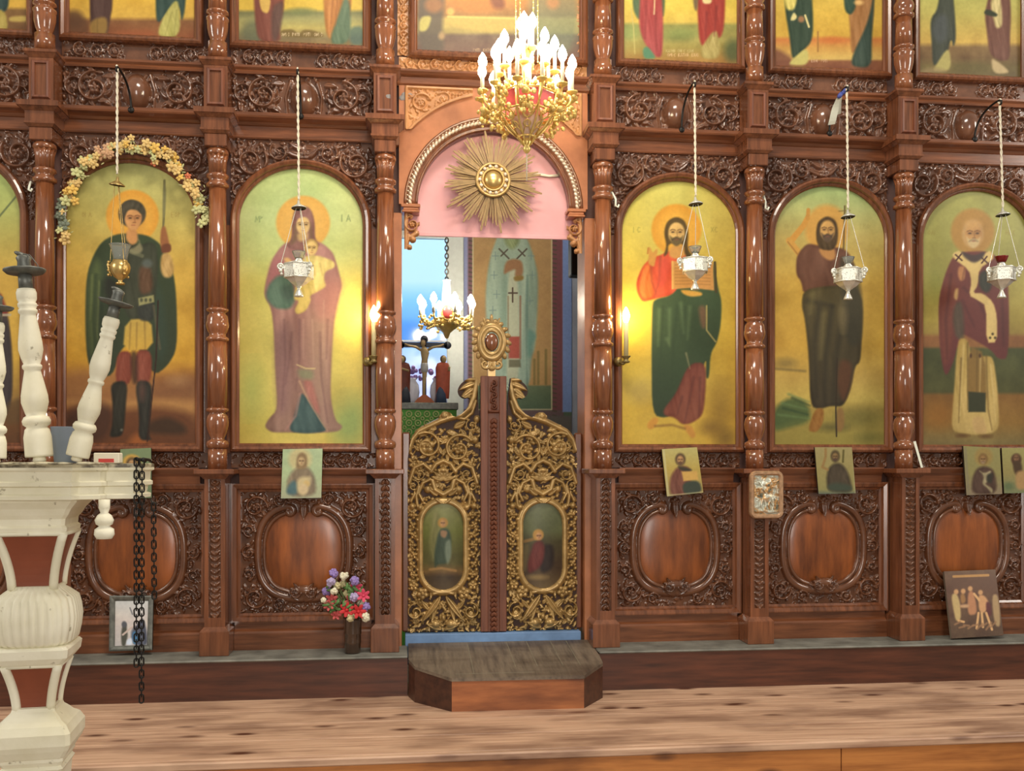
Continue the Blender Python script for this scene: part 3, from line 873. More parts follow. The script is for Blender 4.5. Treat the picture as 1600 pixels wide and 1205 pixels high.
# ------------------------------------------------------------------ columns and pilasters
COLWHERE = ['left of the green-cloaked soldier icon', 'between the soldier icon and the mother and child icon',
            'between mother and child icon and doorway', 'between the doorway and the open book icon',
            'between the open book and raised arm icons', 'left of the bishop icon at far right']
def zz(py, px, Y=CY): return at(px, py, Y)[1]
def make_column(x):
    t = thing('turned_column', 'x', 'column', (x, CY, zz(733, 340)), 'turned columns of the lower tier')
    B = lambda *p: [(r, zz(y, px)) for r, y, px in p]
    c = lambda prof: ([(r, z - prof[0][1]) for r, z in prof], (x, CY, prof[0][1]))
    a, o = c(B((.048, 733, 340), (.048, 702, 340)))
    MB().lathe(a, o, 20).build('base_block', M['wood_light'], t)
    a, o = c(B((.040, 702, 340), (.053, 699, 340), (.056, 694, 340), (.053, 690, 340), (.036, 687, 340), (.034, 685, 340), (.047, 676, 340), (.055, 666, 340), (.056, 658, 340), (.050, 650, 340), (.040, 646, 340), (.040, 645, 340), (.055, 643, 340), (.056, 640, 340), (.052, 638, 340)))
    MB().lathe(a, o, 28).build('urn', M['wood_light'], t)
    a, o = c(B((.050, 638, 340), (.049, 534, 340)))
    MB().lathe(a, o, 28).build('lower_shaft', M['wood_light'], t)
    a, o = c(B((.050, 534, 340), (.057, 532, 340), (.057, 529, 340), (.044, 526, 340), (.042, 522, 340), (.050, 518, 340), (.057, 511, 340), (.057, 505, 340), (.054, 503, 340), (.054, 502, 340), (.052, 495, 340), (.043, 491, 340), (.041, 489, 340), (.054, 487, 340), (.056, 484, 340), (.048, 482, 340)))
    MB().lathe(a, o, 28).build('knop', M['wood_light'], t)
    a, o = c(B((.047, 482, 340), (.043, 303, 602)))
    MB().lathe(a, o, 28).build('upper_shaft', M['wood_light'], t)
    a, o = c(B((.043, 303, 602), (.056, 301, 602), (.057, 297, 602), (.045, 294, 602), (.043, 290, 602), (.055, 287, 602), (.056, 283, 602), (.044, 281, 602)))
    mb = MB().lathe(a, o, 28)
    a, o = c(B((.043, 281, 602), (.046, 262, 602), (.054, 253, 602)))
    mb.lathe(a, o, 48, flute=12, depth=0.16)
    a, o = c(B((.052, 253, 602), (.056, 250, 602), (.054, 246, 602), (.044, 243, 602), (.052, 240, 602), (.052, 236, 602)))
    mb.lathe(a, o, 28).build('capital', M['wood_light'], t)
    z = lambda py: zz(py, 602, -0.16)
    mb = MB()
    mb.box(x - .054, x + .054, -0.150, 0.0, z(236), z(217), .003)
    def step(w, y, za, zb_, w2, y2):
        mb.loft([[(x - w, y, za), (x + w, y, za), (x + w, 0, za), (x - w, 0, za)], [(x - w2, y2, zb_), (x + w2, y2, zb_), (x + w2, 0, zb_), (x - w2, 0, zb_)]])
    step(.056, -.152, z(217), z(213), .070, -.166)
    mb.box(x - .072, x + .072, -.168, 0, z(213), z(210))
    mb.box(x - .068, x + .068, -.164, 0, z(210), z(194))
    step(.070, -.166, z(194), z(189), .092, -.188)
    mb.box(x - .098, x + .098, -.194, 0, z(189), z(181))
    mb.build('entablature_block', M['wood'], t)
    return t
def make_upper(x):
    z = lambda py: zz(py, 602, -0.13)
    t = thing('upper_column', 'x', 'column', (x, CY, z(181)), 'turned columns of the upper tier')
    mb = MB()
    mb.box(x - .058, x + .058, -.140, 0, z(181), z(115))
    fr = MB().sweep([(x - .034, z(174)), (x - .034, z(122)), (x + .034, z(122)), (x + .034, z(174))], [(-.006, -.139), (-.006, -.150), (.004, -.152), (.012, -.139)], True)
    mb.loft([[(x - .06, -.142, z(115)), (x + .06, -.142, z(115)), (x + .06, 0, z(115)), (x - .06, 0, z(115))], [(x - .076, -.158, z(109)), (x + .076, -.158, z(109)), (x + .076, 0, z(109)), (x - .076, 0, z(109))]])
    mb.box(x - .08, x + .08, -.162, 0, z(109), z(104), .002)
    p = mb.build('pedestal', M['wood'], t)
    fr.build('panel_moulding', M['matt_walnut'], p)
    c = lambda pr: ([(r, zz(y, 602) - zz(pr[0][1], 602)) for r, y in pr], (x, CY, zz(pr[0][1], 602)))
    a, o = c([(.048, 104), (.048, 80)]); MB().lathe(a, o, 24).build('base_block', M['wood_light'], t)
    a, o = c([(.040, 80), (.036, 77), (.044, 70), (.051, 60), (.053, 52), (.052, 48), (.056, 46), (.056, 43), (.042, 41), (.041, 38), (.055, 36), (.055, 33), (.046, 31)])
    MB().lathe(a, o, 28).build('urn', M['wood_light'], t)
    a, o = c([(.045, 31), (.044, -14)]); MB().lathe(a, o, 28).build('shaft', M['wood_light'], t)
    a, o = c([(.045, -14), (.055, -16), (.055, -20), (.042, -22), (.053, -29), (.055, -35), (.050, -40), (.044, -42), (.043, -80)])
    MB().lathe(a, o, 28).build('knop', M['wood_light'], t)
    return t
def make_pilaster(x, double):
    Yp = -0.165
    z = lambda py: zz(py, 602, Yp)
    t = thing('pilaster', 'x', 'pilaster', (x, Yp, Z_PL), 'carved pilasters under the columns')
    zt, zb_ = z(745), z(976)
    mb = MB()
    hw = .050
    mb.box(x - hw, x - .030, Yp, 0, zb_, zt); mb.box(x + .030, x + hw, Yp, 0, zb_, zt); mb.box(x - .03, x + .03, Yp + .012, 0, zb_, zt)
    mb.box(x - .03, x + .03, Yp, Yp + .012, zt - .012, zt); mb.box(x - .03, x + .03, Yp, Yp + .012, zb_, zb_ + .05)
    mb.build('shaft', M['wood'], t)
    r = Relief(x - .03, x + .03, zb_ + .05, zt - .012, 0.8)
    n = int(r.H / 9.0)
    for k in range(n):
        zc_ = (k + 0.5) * r.H / n
        if double:
            r.leaf(r.W * 0.28, zc_ - 4, 1.15, 9, 2.6, 5.5, 0.1); r.leaf(r.W * 0.78, zc_ - 4, 1.95, 9, 2.6, 5.5, 0.1)
            r.dome(r.W * 0.5, zc_, 1.6, 1.8, 3)
        else:
            r.leaf(r.W * 0.5, zc_ - 5, 0.75, 9, 2.4, 4.2, 0.2); r.leaf(r.W * 0.5, zc_ - 5, 2.39, 9, 2.4, 4.2, 0.2)
            if k > n * 0.55: r.dome(r.W * 0.5, zc_, 2.8, 2.8, 6)
    r.fill(50, (3, 5), (1.0, 2.2), 5)
    r.mesh('braid_carving', M['carve_dado'], t, Yp + .0112, 1.3)
    mb = MB()
    def step(w, y, za, zb2, w2, y2):
        mb.loft([[(x - w, y, za), (x + w, y, za), (x + w, 0, za), (x - w, 0, za)], [(x - w2, y2, zb2), (x + w2, y2, zb2), (x + w2, 0, zb2), (x - w2, 0, zb2)]])
    step(.054, Yp - .004, z(748), z(741), .076, Yp - .026)
    mb.box(x - .098, x + .098, Yp - .036, 0, z(741), z(733), .004)
    mb.build('cap', M['wood'], t)
    mb = MB()
    mb.box(x - .072, x + .072, Yp - .022, 0, Z_PL, z(981), .003)
    step(.070, Yp - .020, z(981), z(975), .052, Yp - .002)
    mb.build('base', M['wood'], t)
    return t
for i in range(6):
    x = CX[i + 1]
    make_column(x)['label'] = 'glossy turned wooden column ' + COLWHERE[i]
    make_upper(x)['label'] = 'turned upper column on panelled pedestal, above the column ' + COLWHERE[i]
    make_pilaster(x, i in (2, 3))['label'] = 'braid carved pilaster under the column ' + COLWHERE[i]

# ------------------------------------------------------------------ upper icons
UPX = [('edge', (-170, 43)), ('soldier', (110, 305)), ('mother', (374, 567)), ('centre', (652, 904)), ('book', (974, 1150)), ('staff', (1210, 1377)), ('bishop', (1435, 1593))]
uppers = {}
for key, (pa, pb) in UPX:
    il, ir = ax(pa), ax(pb)
    t = thing('upper_icon', 'x', 'icon', ((il + ir) / 2, 0, Z_UP0), 'square icons of the upper tier')
    zb_ = Z_UP0 if key != 'centre' else Zc(71)
    cv = Canvas(il - .004, ir + .004, zb_ - .004, Z_TOP, -0.006, 1.2)
    uppers[key] = (t, cv)
    MB().sweep([(il, Z_TOP), (il, zb_), (ir, zb_), (ir, Z_TOP)], [(-a, b_) for a, b_ in FRAME[::-1]]).build('frame', M['wood'], t)
# ------------------------------------------------------------------ the large icons
def letters(cv, x, y, s, word, col, a=0.6):
    """simple stroked capitals, s = letter height"""
    G = {'I': [[(0, 0), (0, 1)]], 'O': [[(0, .5), (.25, 0), (.5, .5), (.25, 1), (0, .5)]], 'M': [[(0, 1), (.1, 0), (.35, .7), (.6, 0), (.7, 1)]], 'P': [[(0, 1), (0, 0), (.45, .2), (0, .5)]],
         'A': [[(0, 1), (.3, 0), (.6, 1)], [(.12, .65), (.48, .65)]], 'C': [[(.5, .15), (.2, 0), (0, .5), (.2, 1), (.5, .85)]], 'X': [[(0, 0), (.5, 1)], [(.5, 0), (0, 1)]], 'E': [[(.45, 0), (0, 0), (0, 1), (.45, 1)], [(0, .5), (.35, .5)]],
         'H': [[(0, 0), (0, 1)], [(.5, 0), (.5, 1)], [(0, .5), (.5, .5)]], 'K': [[(0, 0), (0, 1)], [(.45, 0), (0, .5), (.45, 1)]], 'T': [[(0, 0), (.5, 0)], [(.25, 0), (.25, 1)]], 'V': [[(0, 0), (.25, 1), (.5, 0)]]}
    for ch in word:
        for st in G.get(ch, []):
            cv.line([(x + px * s, y + py * s) for px, py in st], s * 0.16, col, 0.8, a)
        x += s * 0.75

def paint_soldier(cv):
    cv.grad([(255, (178, 178, 104)), (330, (192, 178, 92)), (420, (204, 164, 66)), (560, (206, 156, 50)), (592, (170, 118, 52)), (625, (150, 104, 56)), (700, (120, 74, 36))])
    cv.blotch(12, 38, 3)
    cv.poly([(90, 585), (150, 575), (240, 590), (310, 578), (310, 640), (90, 640)], (146, 100, 56), 10, 0.7)
    for x, y, r in ((262, 605, 20), (285, 612, 22), (250, 615, 14), (298, 600, 16)): cv.ell(x, y, r, r * 0.7, (126, 84, 50), 8, 0.6)
    cv.ell(278, 595, 16, 9, (176, 136, 84), 6, 0.5)
    cv.poly([(90, 622), (150, 628), (310, 622), (310, 650), (90, 650)], (190, 142, 76), 6, 0.6)
    cv.poly([(90, 640), (130, 632), (190, 640), (250, 634), (310, 650), (310, 710), (90, 710)], (98, 58, 32), 8, 0.9)
    cv.poly([(95, 650), (150, 625), (180, 640), (170, 690), (95, 695)], (66, 42, 28), 8, 0.8)
    cv.poly([(230, 660), (262, 650), (290, 665), (292, 680), (230, 678)], (58, 42, 26), 5, 0.85)
    cv.poly([(200, 690), (215, 675), (235, 690), (225, 702), (200, 702)], (176, 102, 46), 6, 0.7)
    letters(cv, 128, 332, 7, 'OIA', (150, 112, 52), 0.3); letters(cv, 268, 332, 7, 'EOP', (150, 112, 52), 0.3)
    cv.ell(207, 338, 41, 41, (214, 150, 50), 2.0); cv.ell(207, 339, 36, 36, (222, 168, 66), 8, 0.7)
    cv.ell(207, 338, 41, 41, (196, 130, 40), 2.5, 0.0)
    # cloak
    cv.poly([(186, 364), (160, 376), (146, 398), (135, 430), (133, 500), (136, 565), (148, 585), (176, 590), (190, 540), (215, 540), (240, 588), (262, 572), (277, 545), (276, 470), (272, 430), (262, 400), (250, 380), (228, 366)], (58, 70, 42), 1.6, 1, 2, (52, 60, 40))
    cv.poly([(150, 400), (138, 440), (136, 520), (142, 560), (152, 540), (150, 470), (160, 420)], (92, 104, 54), 6, 0.7)
    cv.folds([[(150, 430), (146, 500), (150, 570)], [(160, 440), (158, 500), (164, 575)], [(172, 470), (170, 530), (172, 580)]], (40, 52, 32), None, 5, 0.55)
    cv.folds([[(155, 440), (152, 520), (158, 572)], [(144, 430), (141, 500)]], (112, 120, 66), None, 3, 0.5)
    cv.poly([(240, 420), (256, 470), (262, 540), (250, 570), (242, 520)], (54, 72, 58), 6, 0.5)
    cv.poly([(165, 430), (185, 440), (190, 470), (172, 480), (162, 455)], (34, 32, 26), 5, 0.7)
    # body, belt and tunic
    cv.poly([(184, 372), (212, 384), (244, 376), (248, 420), (242, 470), (236, 500), (196, 500), (190, 440)], (62, 64, 46), 2, 0.9)
    cv.poly([(216, 416), (236, 414), (240, 456), (218, 462)], (104, 72, 48), 3, 0.8)
    cv.poly([(195, 384), (206, 390), (220, 378), (214, 372), (224, 388), (220, 396), (206, 398)], (146, 138, 96), 2, 0.8)
    cv.line([(176, 394), (196, 390), (222, 400)], 6, (130, 128, 88), 2, 0.5)
    cv.ell(230, 412, 8, 7, (96, 104, 92), 2.5, 0.7)
    cv.poly([(196, 500), (236, 497), (240, 546), (192, 549)], (186, 156, 70), 1.8, 1, 1, (200, 160, 62))
    cv.folds([[(204, 505), (202, 546)], [(214, 505), (213, 546)], [(226, 504), (227, 546)]], (120, 92, 44), None, 3, 0.5)
    cv.poly([(214, 470), (240, 464), (242, 502), (216, 502)], (58, 60, 50), 2, 0.9)
    cv.poly([(216, 466), (240, 461), (241, 472), (217, 478)], (158, 154, 96), 1.2, 0.9, 0)
    for x in (221, 228, 235): cv.ell(x, 469, 2.2, 3, (70, 72, 52), 1, 0.9)
    cv.line([(240, 478), (246, 520), (250, 545)], 4, (86, 82, 58), 1.5, 0.8)
    # legs
    cv.poly([(182, 549), (208, 549), (206, 600), (180, 604)], (128, 66, 46), 2)
    cv.poly([(210, 547), (238, 547), (236, 600), (212, 602)], (132, 70, 50), 2)
    cv.poly([(203, 549), (215, 549), (216, 600), (206, 600)], (62, 42, 30), 3, 0.8)
    cv.poly([(172, 598), (200, 594), (196, 640), (194, 668), (190, 682), (170, 684), (176, 664), (176, 630)], (48, 46, 34), 2)
    cv.poly([(210, 594), (238, 596), (236, 640), (232, 680), (238, 688), (216, 688), (218, 650)], (52, 50, 40), 2)
    cv.ell(222, 612, 5, 14, (104, 70, 54), 4, 0.6); cv.ell(190, 672, 2, 2, (120, 120, 100), 1.5, 0.8)
    cv.line([(247, 470), (244, 560), (230, 690)], 2.4, (52, 34, 24), 1, 0.9)
    # right arm and spear
    cv.line([(257, 282), (256, 340), (253, 380)], 3.4, (106, 100, 58), 1, 0.9); cv.poly([(254, 300), (257, 284), (260, 300), (258, 340), (254, 340)], (128, 124, 76), 1.2, 0.9)
    cv.poly([(252, 356), (258, 352), (263, 372), (266, 388), (252, 392), (250, 374)], (150, 96, 54), 1.8)
    cv.poly([(252, 382), (267, 380), (268, 394), (252, 397)], (112, 66, 40), 1.5)
    cv.poly([(252, 396), (266, 395), (273, 420), (268, 434), (256, 434), (250, 420)], (196, 160, 92), 2)
    # head
    cv.poly([(198, 358), (214, 358), (216, 378), (206, 384), (196, 374)], (196, 140, 78), 2)
    cv.ell(206.5, 334, 21.5, 21.5, (74, 68, 48), 1.6)
    cv.poly([(192, 330), (198, 328), (220, 332), (222, 342), (214, 360), (206, 364), (198, 354)], (204, 150, 86), 1.6)
    cv.face(208, 342, 12.5, (206, 152, 88), (120, 74, 42), None, None, 0.5)
    cv.poly([(186, 330), (192, 316), (206, 311), (222, 318), (228, 332), (222, 336), (214, 328), (200, 327), (194, 342), (192, 352), (187, 344)], (76, 70, 50), 1.4)

def paint_mother(cv):  # colours of this icon lightened to hold the glare lying on it
    cv.grad([(262, (176, 204, 128)), (340, (180, 206, 140)), (400, (190, 204, 124)), (440, (204, 192, 92)), (560, (204, 188, 84)), (640, (196, 180, 78)), (694, (206, 178, 72))])
    cv.hgrad([(375, (168, 146, 62)), (410, (196, 188, 96)), (470, (200, 196, 110)), (530, (222, 208, 108)), (567, (206, 178, 80))], 0.35)
    cv.blotch(9, 40, 5, (1, 0.8, 0.7))
    cv.ell(545, 660, 26, 38, (126, 156, 84), 16, 0.75); cv.ell(392, 608, 18, 40, (152, 170, 84), 14, 0.5); cv.ell(528, 620, 20, 26, (180, 160, 76), 12, 0.4)
    letters(cv, 399, 338, 9, 'MP', (120, 140, 84), 0.6); letters(cv, 534, 336, 10, 'IA', (116, 134, 80), 0.7)
    cv.ell(473.5, 348, 42, 42, (214, 164, 74), 2.0); cv.ell(473.5, 349, 36, 36, (220, 176, 88), 10, 0.6)
    # robe
    cv.poly([(448, 378), (436, 388), (424, 408), (415, 440), (412, 462), (424, 482), (428, 520), (430, 580), (434, 640), (420, 654), (413, 667), (424, 676), (448, 676), (470, 676), (478, 677), (510, 676), (530, 674), (536, 666), (524, 658), (516, 620), (518, 560), (522, 500), (530, 462), (535, 446), (526, 412), (520, 394), (504, 380), (490, 376)], (162, 116, 102), 1.8, 1, 2, (142, 110, 88), fold=13)
    cv.hgrad([(400, (150, 100, 90)), (560, (150, 100, 90))], 0)
    cv.poly([(430, 520), (450, 500), (456, 560), (450, 640), (436, 650), (430, 600)], (126, 92, 86), 8, 0.55)
    cv.poly([(478, 480), (520, 478), (514, 560), (508, 640), (486, 600)], (164, 136, 104), 10, 0.55)
    cv.poly([(490, 440), (532, 436), (534, 450), (522, 500), (490, 500)], (172, 120, 102), 8, 0.7)
    cv.folds([[(444, 500), (446, 560), (440, 640)], [(456, 520), (452, 560), (446, 600)], [(468, 500), (468, 560), (462, 610)], [(500, 520), (502, 590), (512, 660)], [(512, 500), (510, 560)]], (110, 76, 70), None, 4, 0.45)
    cv.folds([[(474, 500), (474, 560)], [(488, 500), (490, 570)], [(506, 470), (504, 560)]], (186, 150, 122), None, 3, 0.45)
    cv.poly([(424, 408), (440, 396), (446, 420), (436, 440), (418, 446)], (162, 96, 92), 6, 0.6)
    # dark sleeve and inner skirt
    cv.poly([(420, 444), (436, 428), (456, 436), (462, 470), (452, 484), (428, 482), (414, 464)], (86, 114, 88), 3, 0.95)
    cv.poly([(436, 448), (456, 442), (462, 466), (446, 474)], (62, 78, 62), 5, 0.7)
    cv.poly([(469, 612), (480, 622), (492, 640), (504, 662), (512, 674), (478, 678), (450, 674), (460, 650)], (64, 88, 80), 1.8)
    cv.folds([[(469, 616), (462, 650), (446, 672)]], (170, 126, 106), None, 4, 0.7); cv.folds([[(468, 596), (482, 626), (500, 656), (512, 674)]], (186, 150, 110), None, 3, 0.8)
    cv.poly([(472, 594), (486, 592), (496, 626), (500, 648), (490, 640)], (176, 108, 90), 3, 0.7)
    cv.poly([(464, 576), (490, 578), (490, 594), (468, 592)], (128, 132, 92), 4, 0.8); cv.line([(464, 570), (478, 576), (492, 576)], 2.4, (206, 184, 120), 1, 0.7)
    # head and veil
    cv.poly([(456, 346), (460, 328), (472, 320), (486, 326), (492, 346), (492, 374), (502, 384), (476, 396), (446, 386), (456, 372)], (136, 96, 82), 1.6)
    cv.poly([(460, 350), (458, 372), (452, 384), (466, 376), (464, 352)], (112, 92, 60), 2.5, 0.7); cv.poly([(486, 346), (490, 372), (484, 378), (482, 350)], (104, 82, 54), 2.5, 0.7)
    cv.face(473.5, 352, 10.5, (222, 190, 118), (136, 104, 66), None, None, 0.1)
    cv.poly([(462, 342), (466, 334), (482, 334), (486, 342), (476, 338)], (146, 104, 90), 1.5)
    cv.poly([(464, 364), (482, 364), (480, 376), (466, 378)], (206, 176, 104), 2.5, 0.8)
    # child
    cv.poly([(472, 404), (484, 398), (500, 400), (522, 408), (524, 418), (508, 424), (506, 436), (510, 448), (496, 456), (484, 462), (486, 470), (478, 486), (464, 492), (460, 484), (468, 470), (458, 468), (464, 440), (470, 424)], (220, 200, 116), 1.8, 1, 2, (208, 182, 92))
    cv.folds([[(488, 410), (492, 430)], [(472, 440), (488, 446)], [(500, 412), (504, 430)]], (176, 152, 78), None, 3, 0.5)
    cv.ell(486.5, 385, 10.5, 11.5, (176, 146, 78), 1.5); cv.face(487, 388, 8.2, (228, 196, 116), (146, 112, 62), None, None, 0.1)
    cv.poly([(442, 404), (450, 402), (460, 412), (452, 416)], (214, 174, 104), 2)

def paint_book(cv):
    cv.grad([(283, (190, 188, 92)), (350, (198, 184, 86)), (420, (206, 178, 66)), (520, (206, 172, 52)), (600, (188, 156, 56)), (640, (196, 154, 48)), (700, (190, 148, 46))])
    cv.hgrad([(971, (214, 190, 60)), (1010, (208, 188, 80)), (1060, (196, 180, 84)), (1120, (188, 154, 58)), (1148, (184, 146, 52))], 0.4)
    cv.blotch(9, 40, 8)
    cv.ell(1000, 612, 22, 18, (168, 146, 74), 10, 0.6); cv.ell(1126, 640, 18, 40, (128, 100, 40), 14, 0.6); cv.ell(1110, 668, 16, 10, (110, 82, 34), 8, 0.6); cv.ell(1134, 685, 14, 14, (104, 80, 34), 10, 0.6)
    letters(cv, 990, 355, 8, 'IC', (140, 136, 56), 0.55); letters(cv, 1111, 355, 8, 'XC', (140, 130, 56), 0.5)
    cv.ell(1057, 359, 39, 40, (206, 144, 42), 2.2); cv.ell(1057, 360, 31, 32, (222, 172, 66), 10, 0.7)
    # robes
    cv.poly([(1030, 400), (1044, 392), (1072, 394), (1080, 420), (1060, 460), (1018, 468), (1004, 472), (996, 458), (994, 440), (1004, 416), (1014, 406), (1020, 400)], (206, 84, 48), 1.6)
    cv.poly([(1004, 418), (1016, 410), (1020, 440), (1022, 466), (1004, 468), (996, 452)], (226, 124, 48), 3, 0.85)
    cv.folds([[(1017, 404), (1018, 440), (1026, 460)], [(1032, 402), (1030, 440), (1022, 464)]], (150, 68, 44), None, 4, 0.6)
    cv.poly([(1034, 404), (1046, 404), (1046, 430), (1034, 452), (1028, 440)], (202, 76, 56), 3, 0.6)
    cv.poly([(1070, 394), (1092, 404), (1114, 408), (1122, 450), (1128, 472), (1126, 510), (1120, 536), (1110, 552), (1108, 592), (1102, 590), (1104, 560), (1096, 580), (1060, 640), (1040, 654), (1019, 648), (1018, 560), (1019, 480), (1022, 468), (1050, 462), (1066, 440), (1076, 420)], (68, 88, 52), 1.6, 1, 2, (44, 58, 34))
    cv.poly([(1080, 396), (1098, 402), (1108, 408), (1084, 420), (1070, 418), (1072, 402)], (54, 58, 38), 2, 0.9)
    cv.folds([[(1036, 480), (1032, 560), (1028, 630)], [(1058, 478), (1052, 540), (1048, 620)], [(1070, 480), (1066, 520)]], (46, 62, 36), None, 5, 0.5)
    cv.folds([[(1030, 484), (1028, 540)], [(1046, 484), (1046, 540)], [(1064, 474), (1068, 520)], [(1078, 480), (1074, 530)], [(1042, 530), (1044, 536)]], (110, 130, 82), None, 6, 0.4)
    cv.poly([(1090, 478), (1104, 478), (1104, 512), (1096, 514)], (132, 90, 60), 3, 0.7); cv.line([(1104, 478), (1104, 516), (1118, 534)], 2.4, (176, 160, 88), 1, 0.8)
    cv.poly([(1076, 568), (1104, 566), (1102, 620), (1098, 650), (1080, 662), (1066, 664), (1054, 652), (1038, 650), (1036, 640), (1056, 616)], (112, 60, 44), 2, 1, 2, (120, 66, 44))
    cv.folds([[(1084, 590), (1076, 630), (1070, 660)], [(1094, 590), (1092, 650)], [(1066, 620), (1058, 648)]], (84, 44, 34), None, 4, 0.5)
    cv.folds([[(1072, 552), (1078, 576)]], (150, 140, 96), None, 3, 0.6)
    # feet
    cv.poly([(1020, 652), (1030, 654), (1024, 668), (1014, 672), (1010, 664)], (196, 140, 52), 1.8); cv.poly([(1066, 664), (1080, 664), (1088, 680), (1082, 686), (1076, 680)], (186, 132, 54), 1.8)
    cv.line([(1024, 666), (1050, 664), (1070, 670)], 4, (120, 84, 36), 3, 0.6)
    # head, beard and hand
    cv.poly([(1048, 384), (1070, 384), (1074, 398), (1058, 406), (1044, 400)], (196, 144, 70), 2)
    cv.poly([(1037, 364), (1042, 346), (1056, 338), (1070, 344), (1076, 362), (1074, 388), (1082, 400), (1070, 400), (1068, 380), (1044, 380), (1044, 396), (1036, 402), (1042, 384)], (88, 70, 32), 1.6)
    cv.face(1057, 364, 12.5, (222, 182, 102), (122, 90, 46), None, (100, 84, 48), 0)
    cv.poly([(1042, 352), (1048, 344), (1057, 342), (1068, 346), (1073, 356), (1066, 350), (1056, 346), (1048, 350)], (88, 70, 32), 1.2)
    cv.poly([(1012, 412), (1014, 398), (1012, 388), (1016, 386), (1020, 396), (1026, 388), (1028, 392), (1024, 408), (1022, 418)], (196, 142, 62), 1.5); cv.line([(1013, 388), (1012, 396)], 3, (180, 126, 52), 1)
    # book
    cv.poly([(1049, 408), (1114, 410), (1116, 454), (1082, 450), (1050, 452)], (198, 144, 72), 1.2, 1, 0)
    cv.line([(1083, 410), (1083, 452)], 2, (156, 106, 48), 1, 0.7); cv.line([(1117, 410), (1119, 456)], 4, (74, 66, 34), 1)
    for k in range(7):
        cv.line([(1055, 414 + k * 5), (1079, 414 + k * 5)], 1.6, (156, 110, 54), 0.8, 0.55); cv.line([(1087, 414 + k * 5), (1110, 415 + k * 5)], 1.6, (156, 110, 54), 0.8, 0.55)
    cv.line([(1051, 409), (1051, 451)], 3, (222, 176, 92), 1, 0.8)
    cv.poly([(1062, 452), (1096, 456), (1098, 462), (1080, 464), (1068, 460)], (206, 156, 62), 1.5)

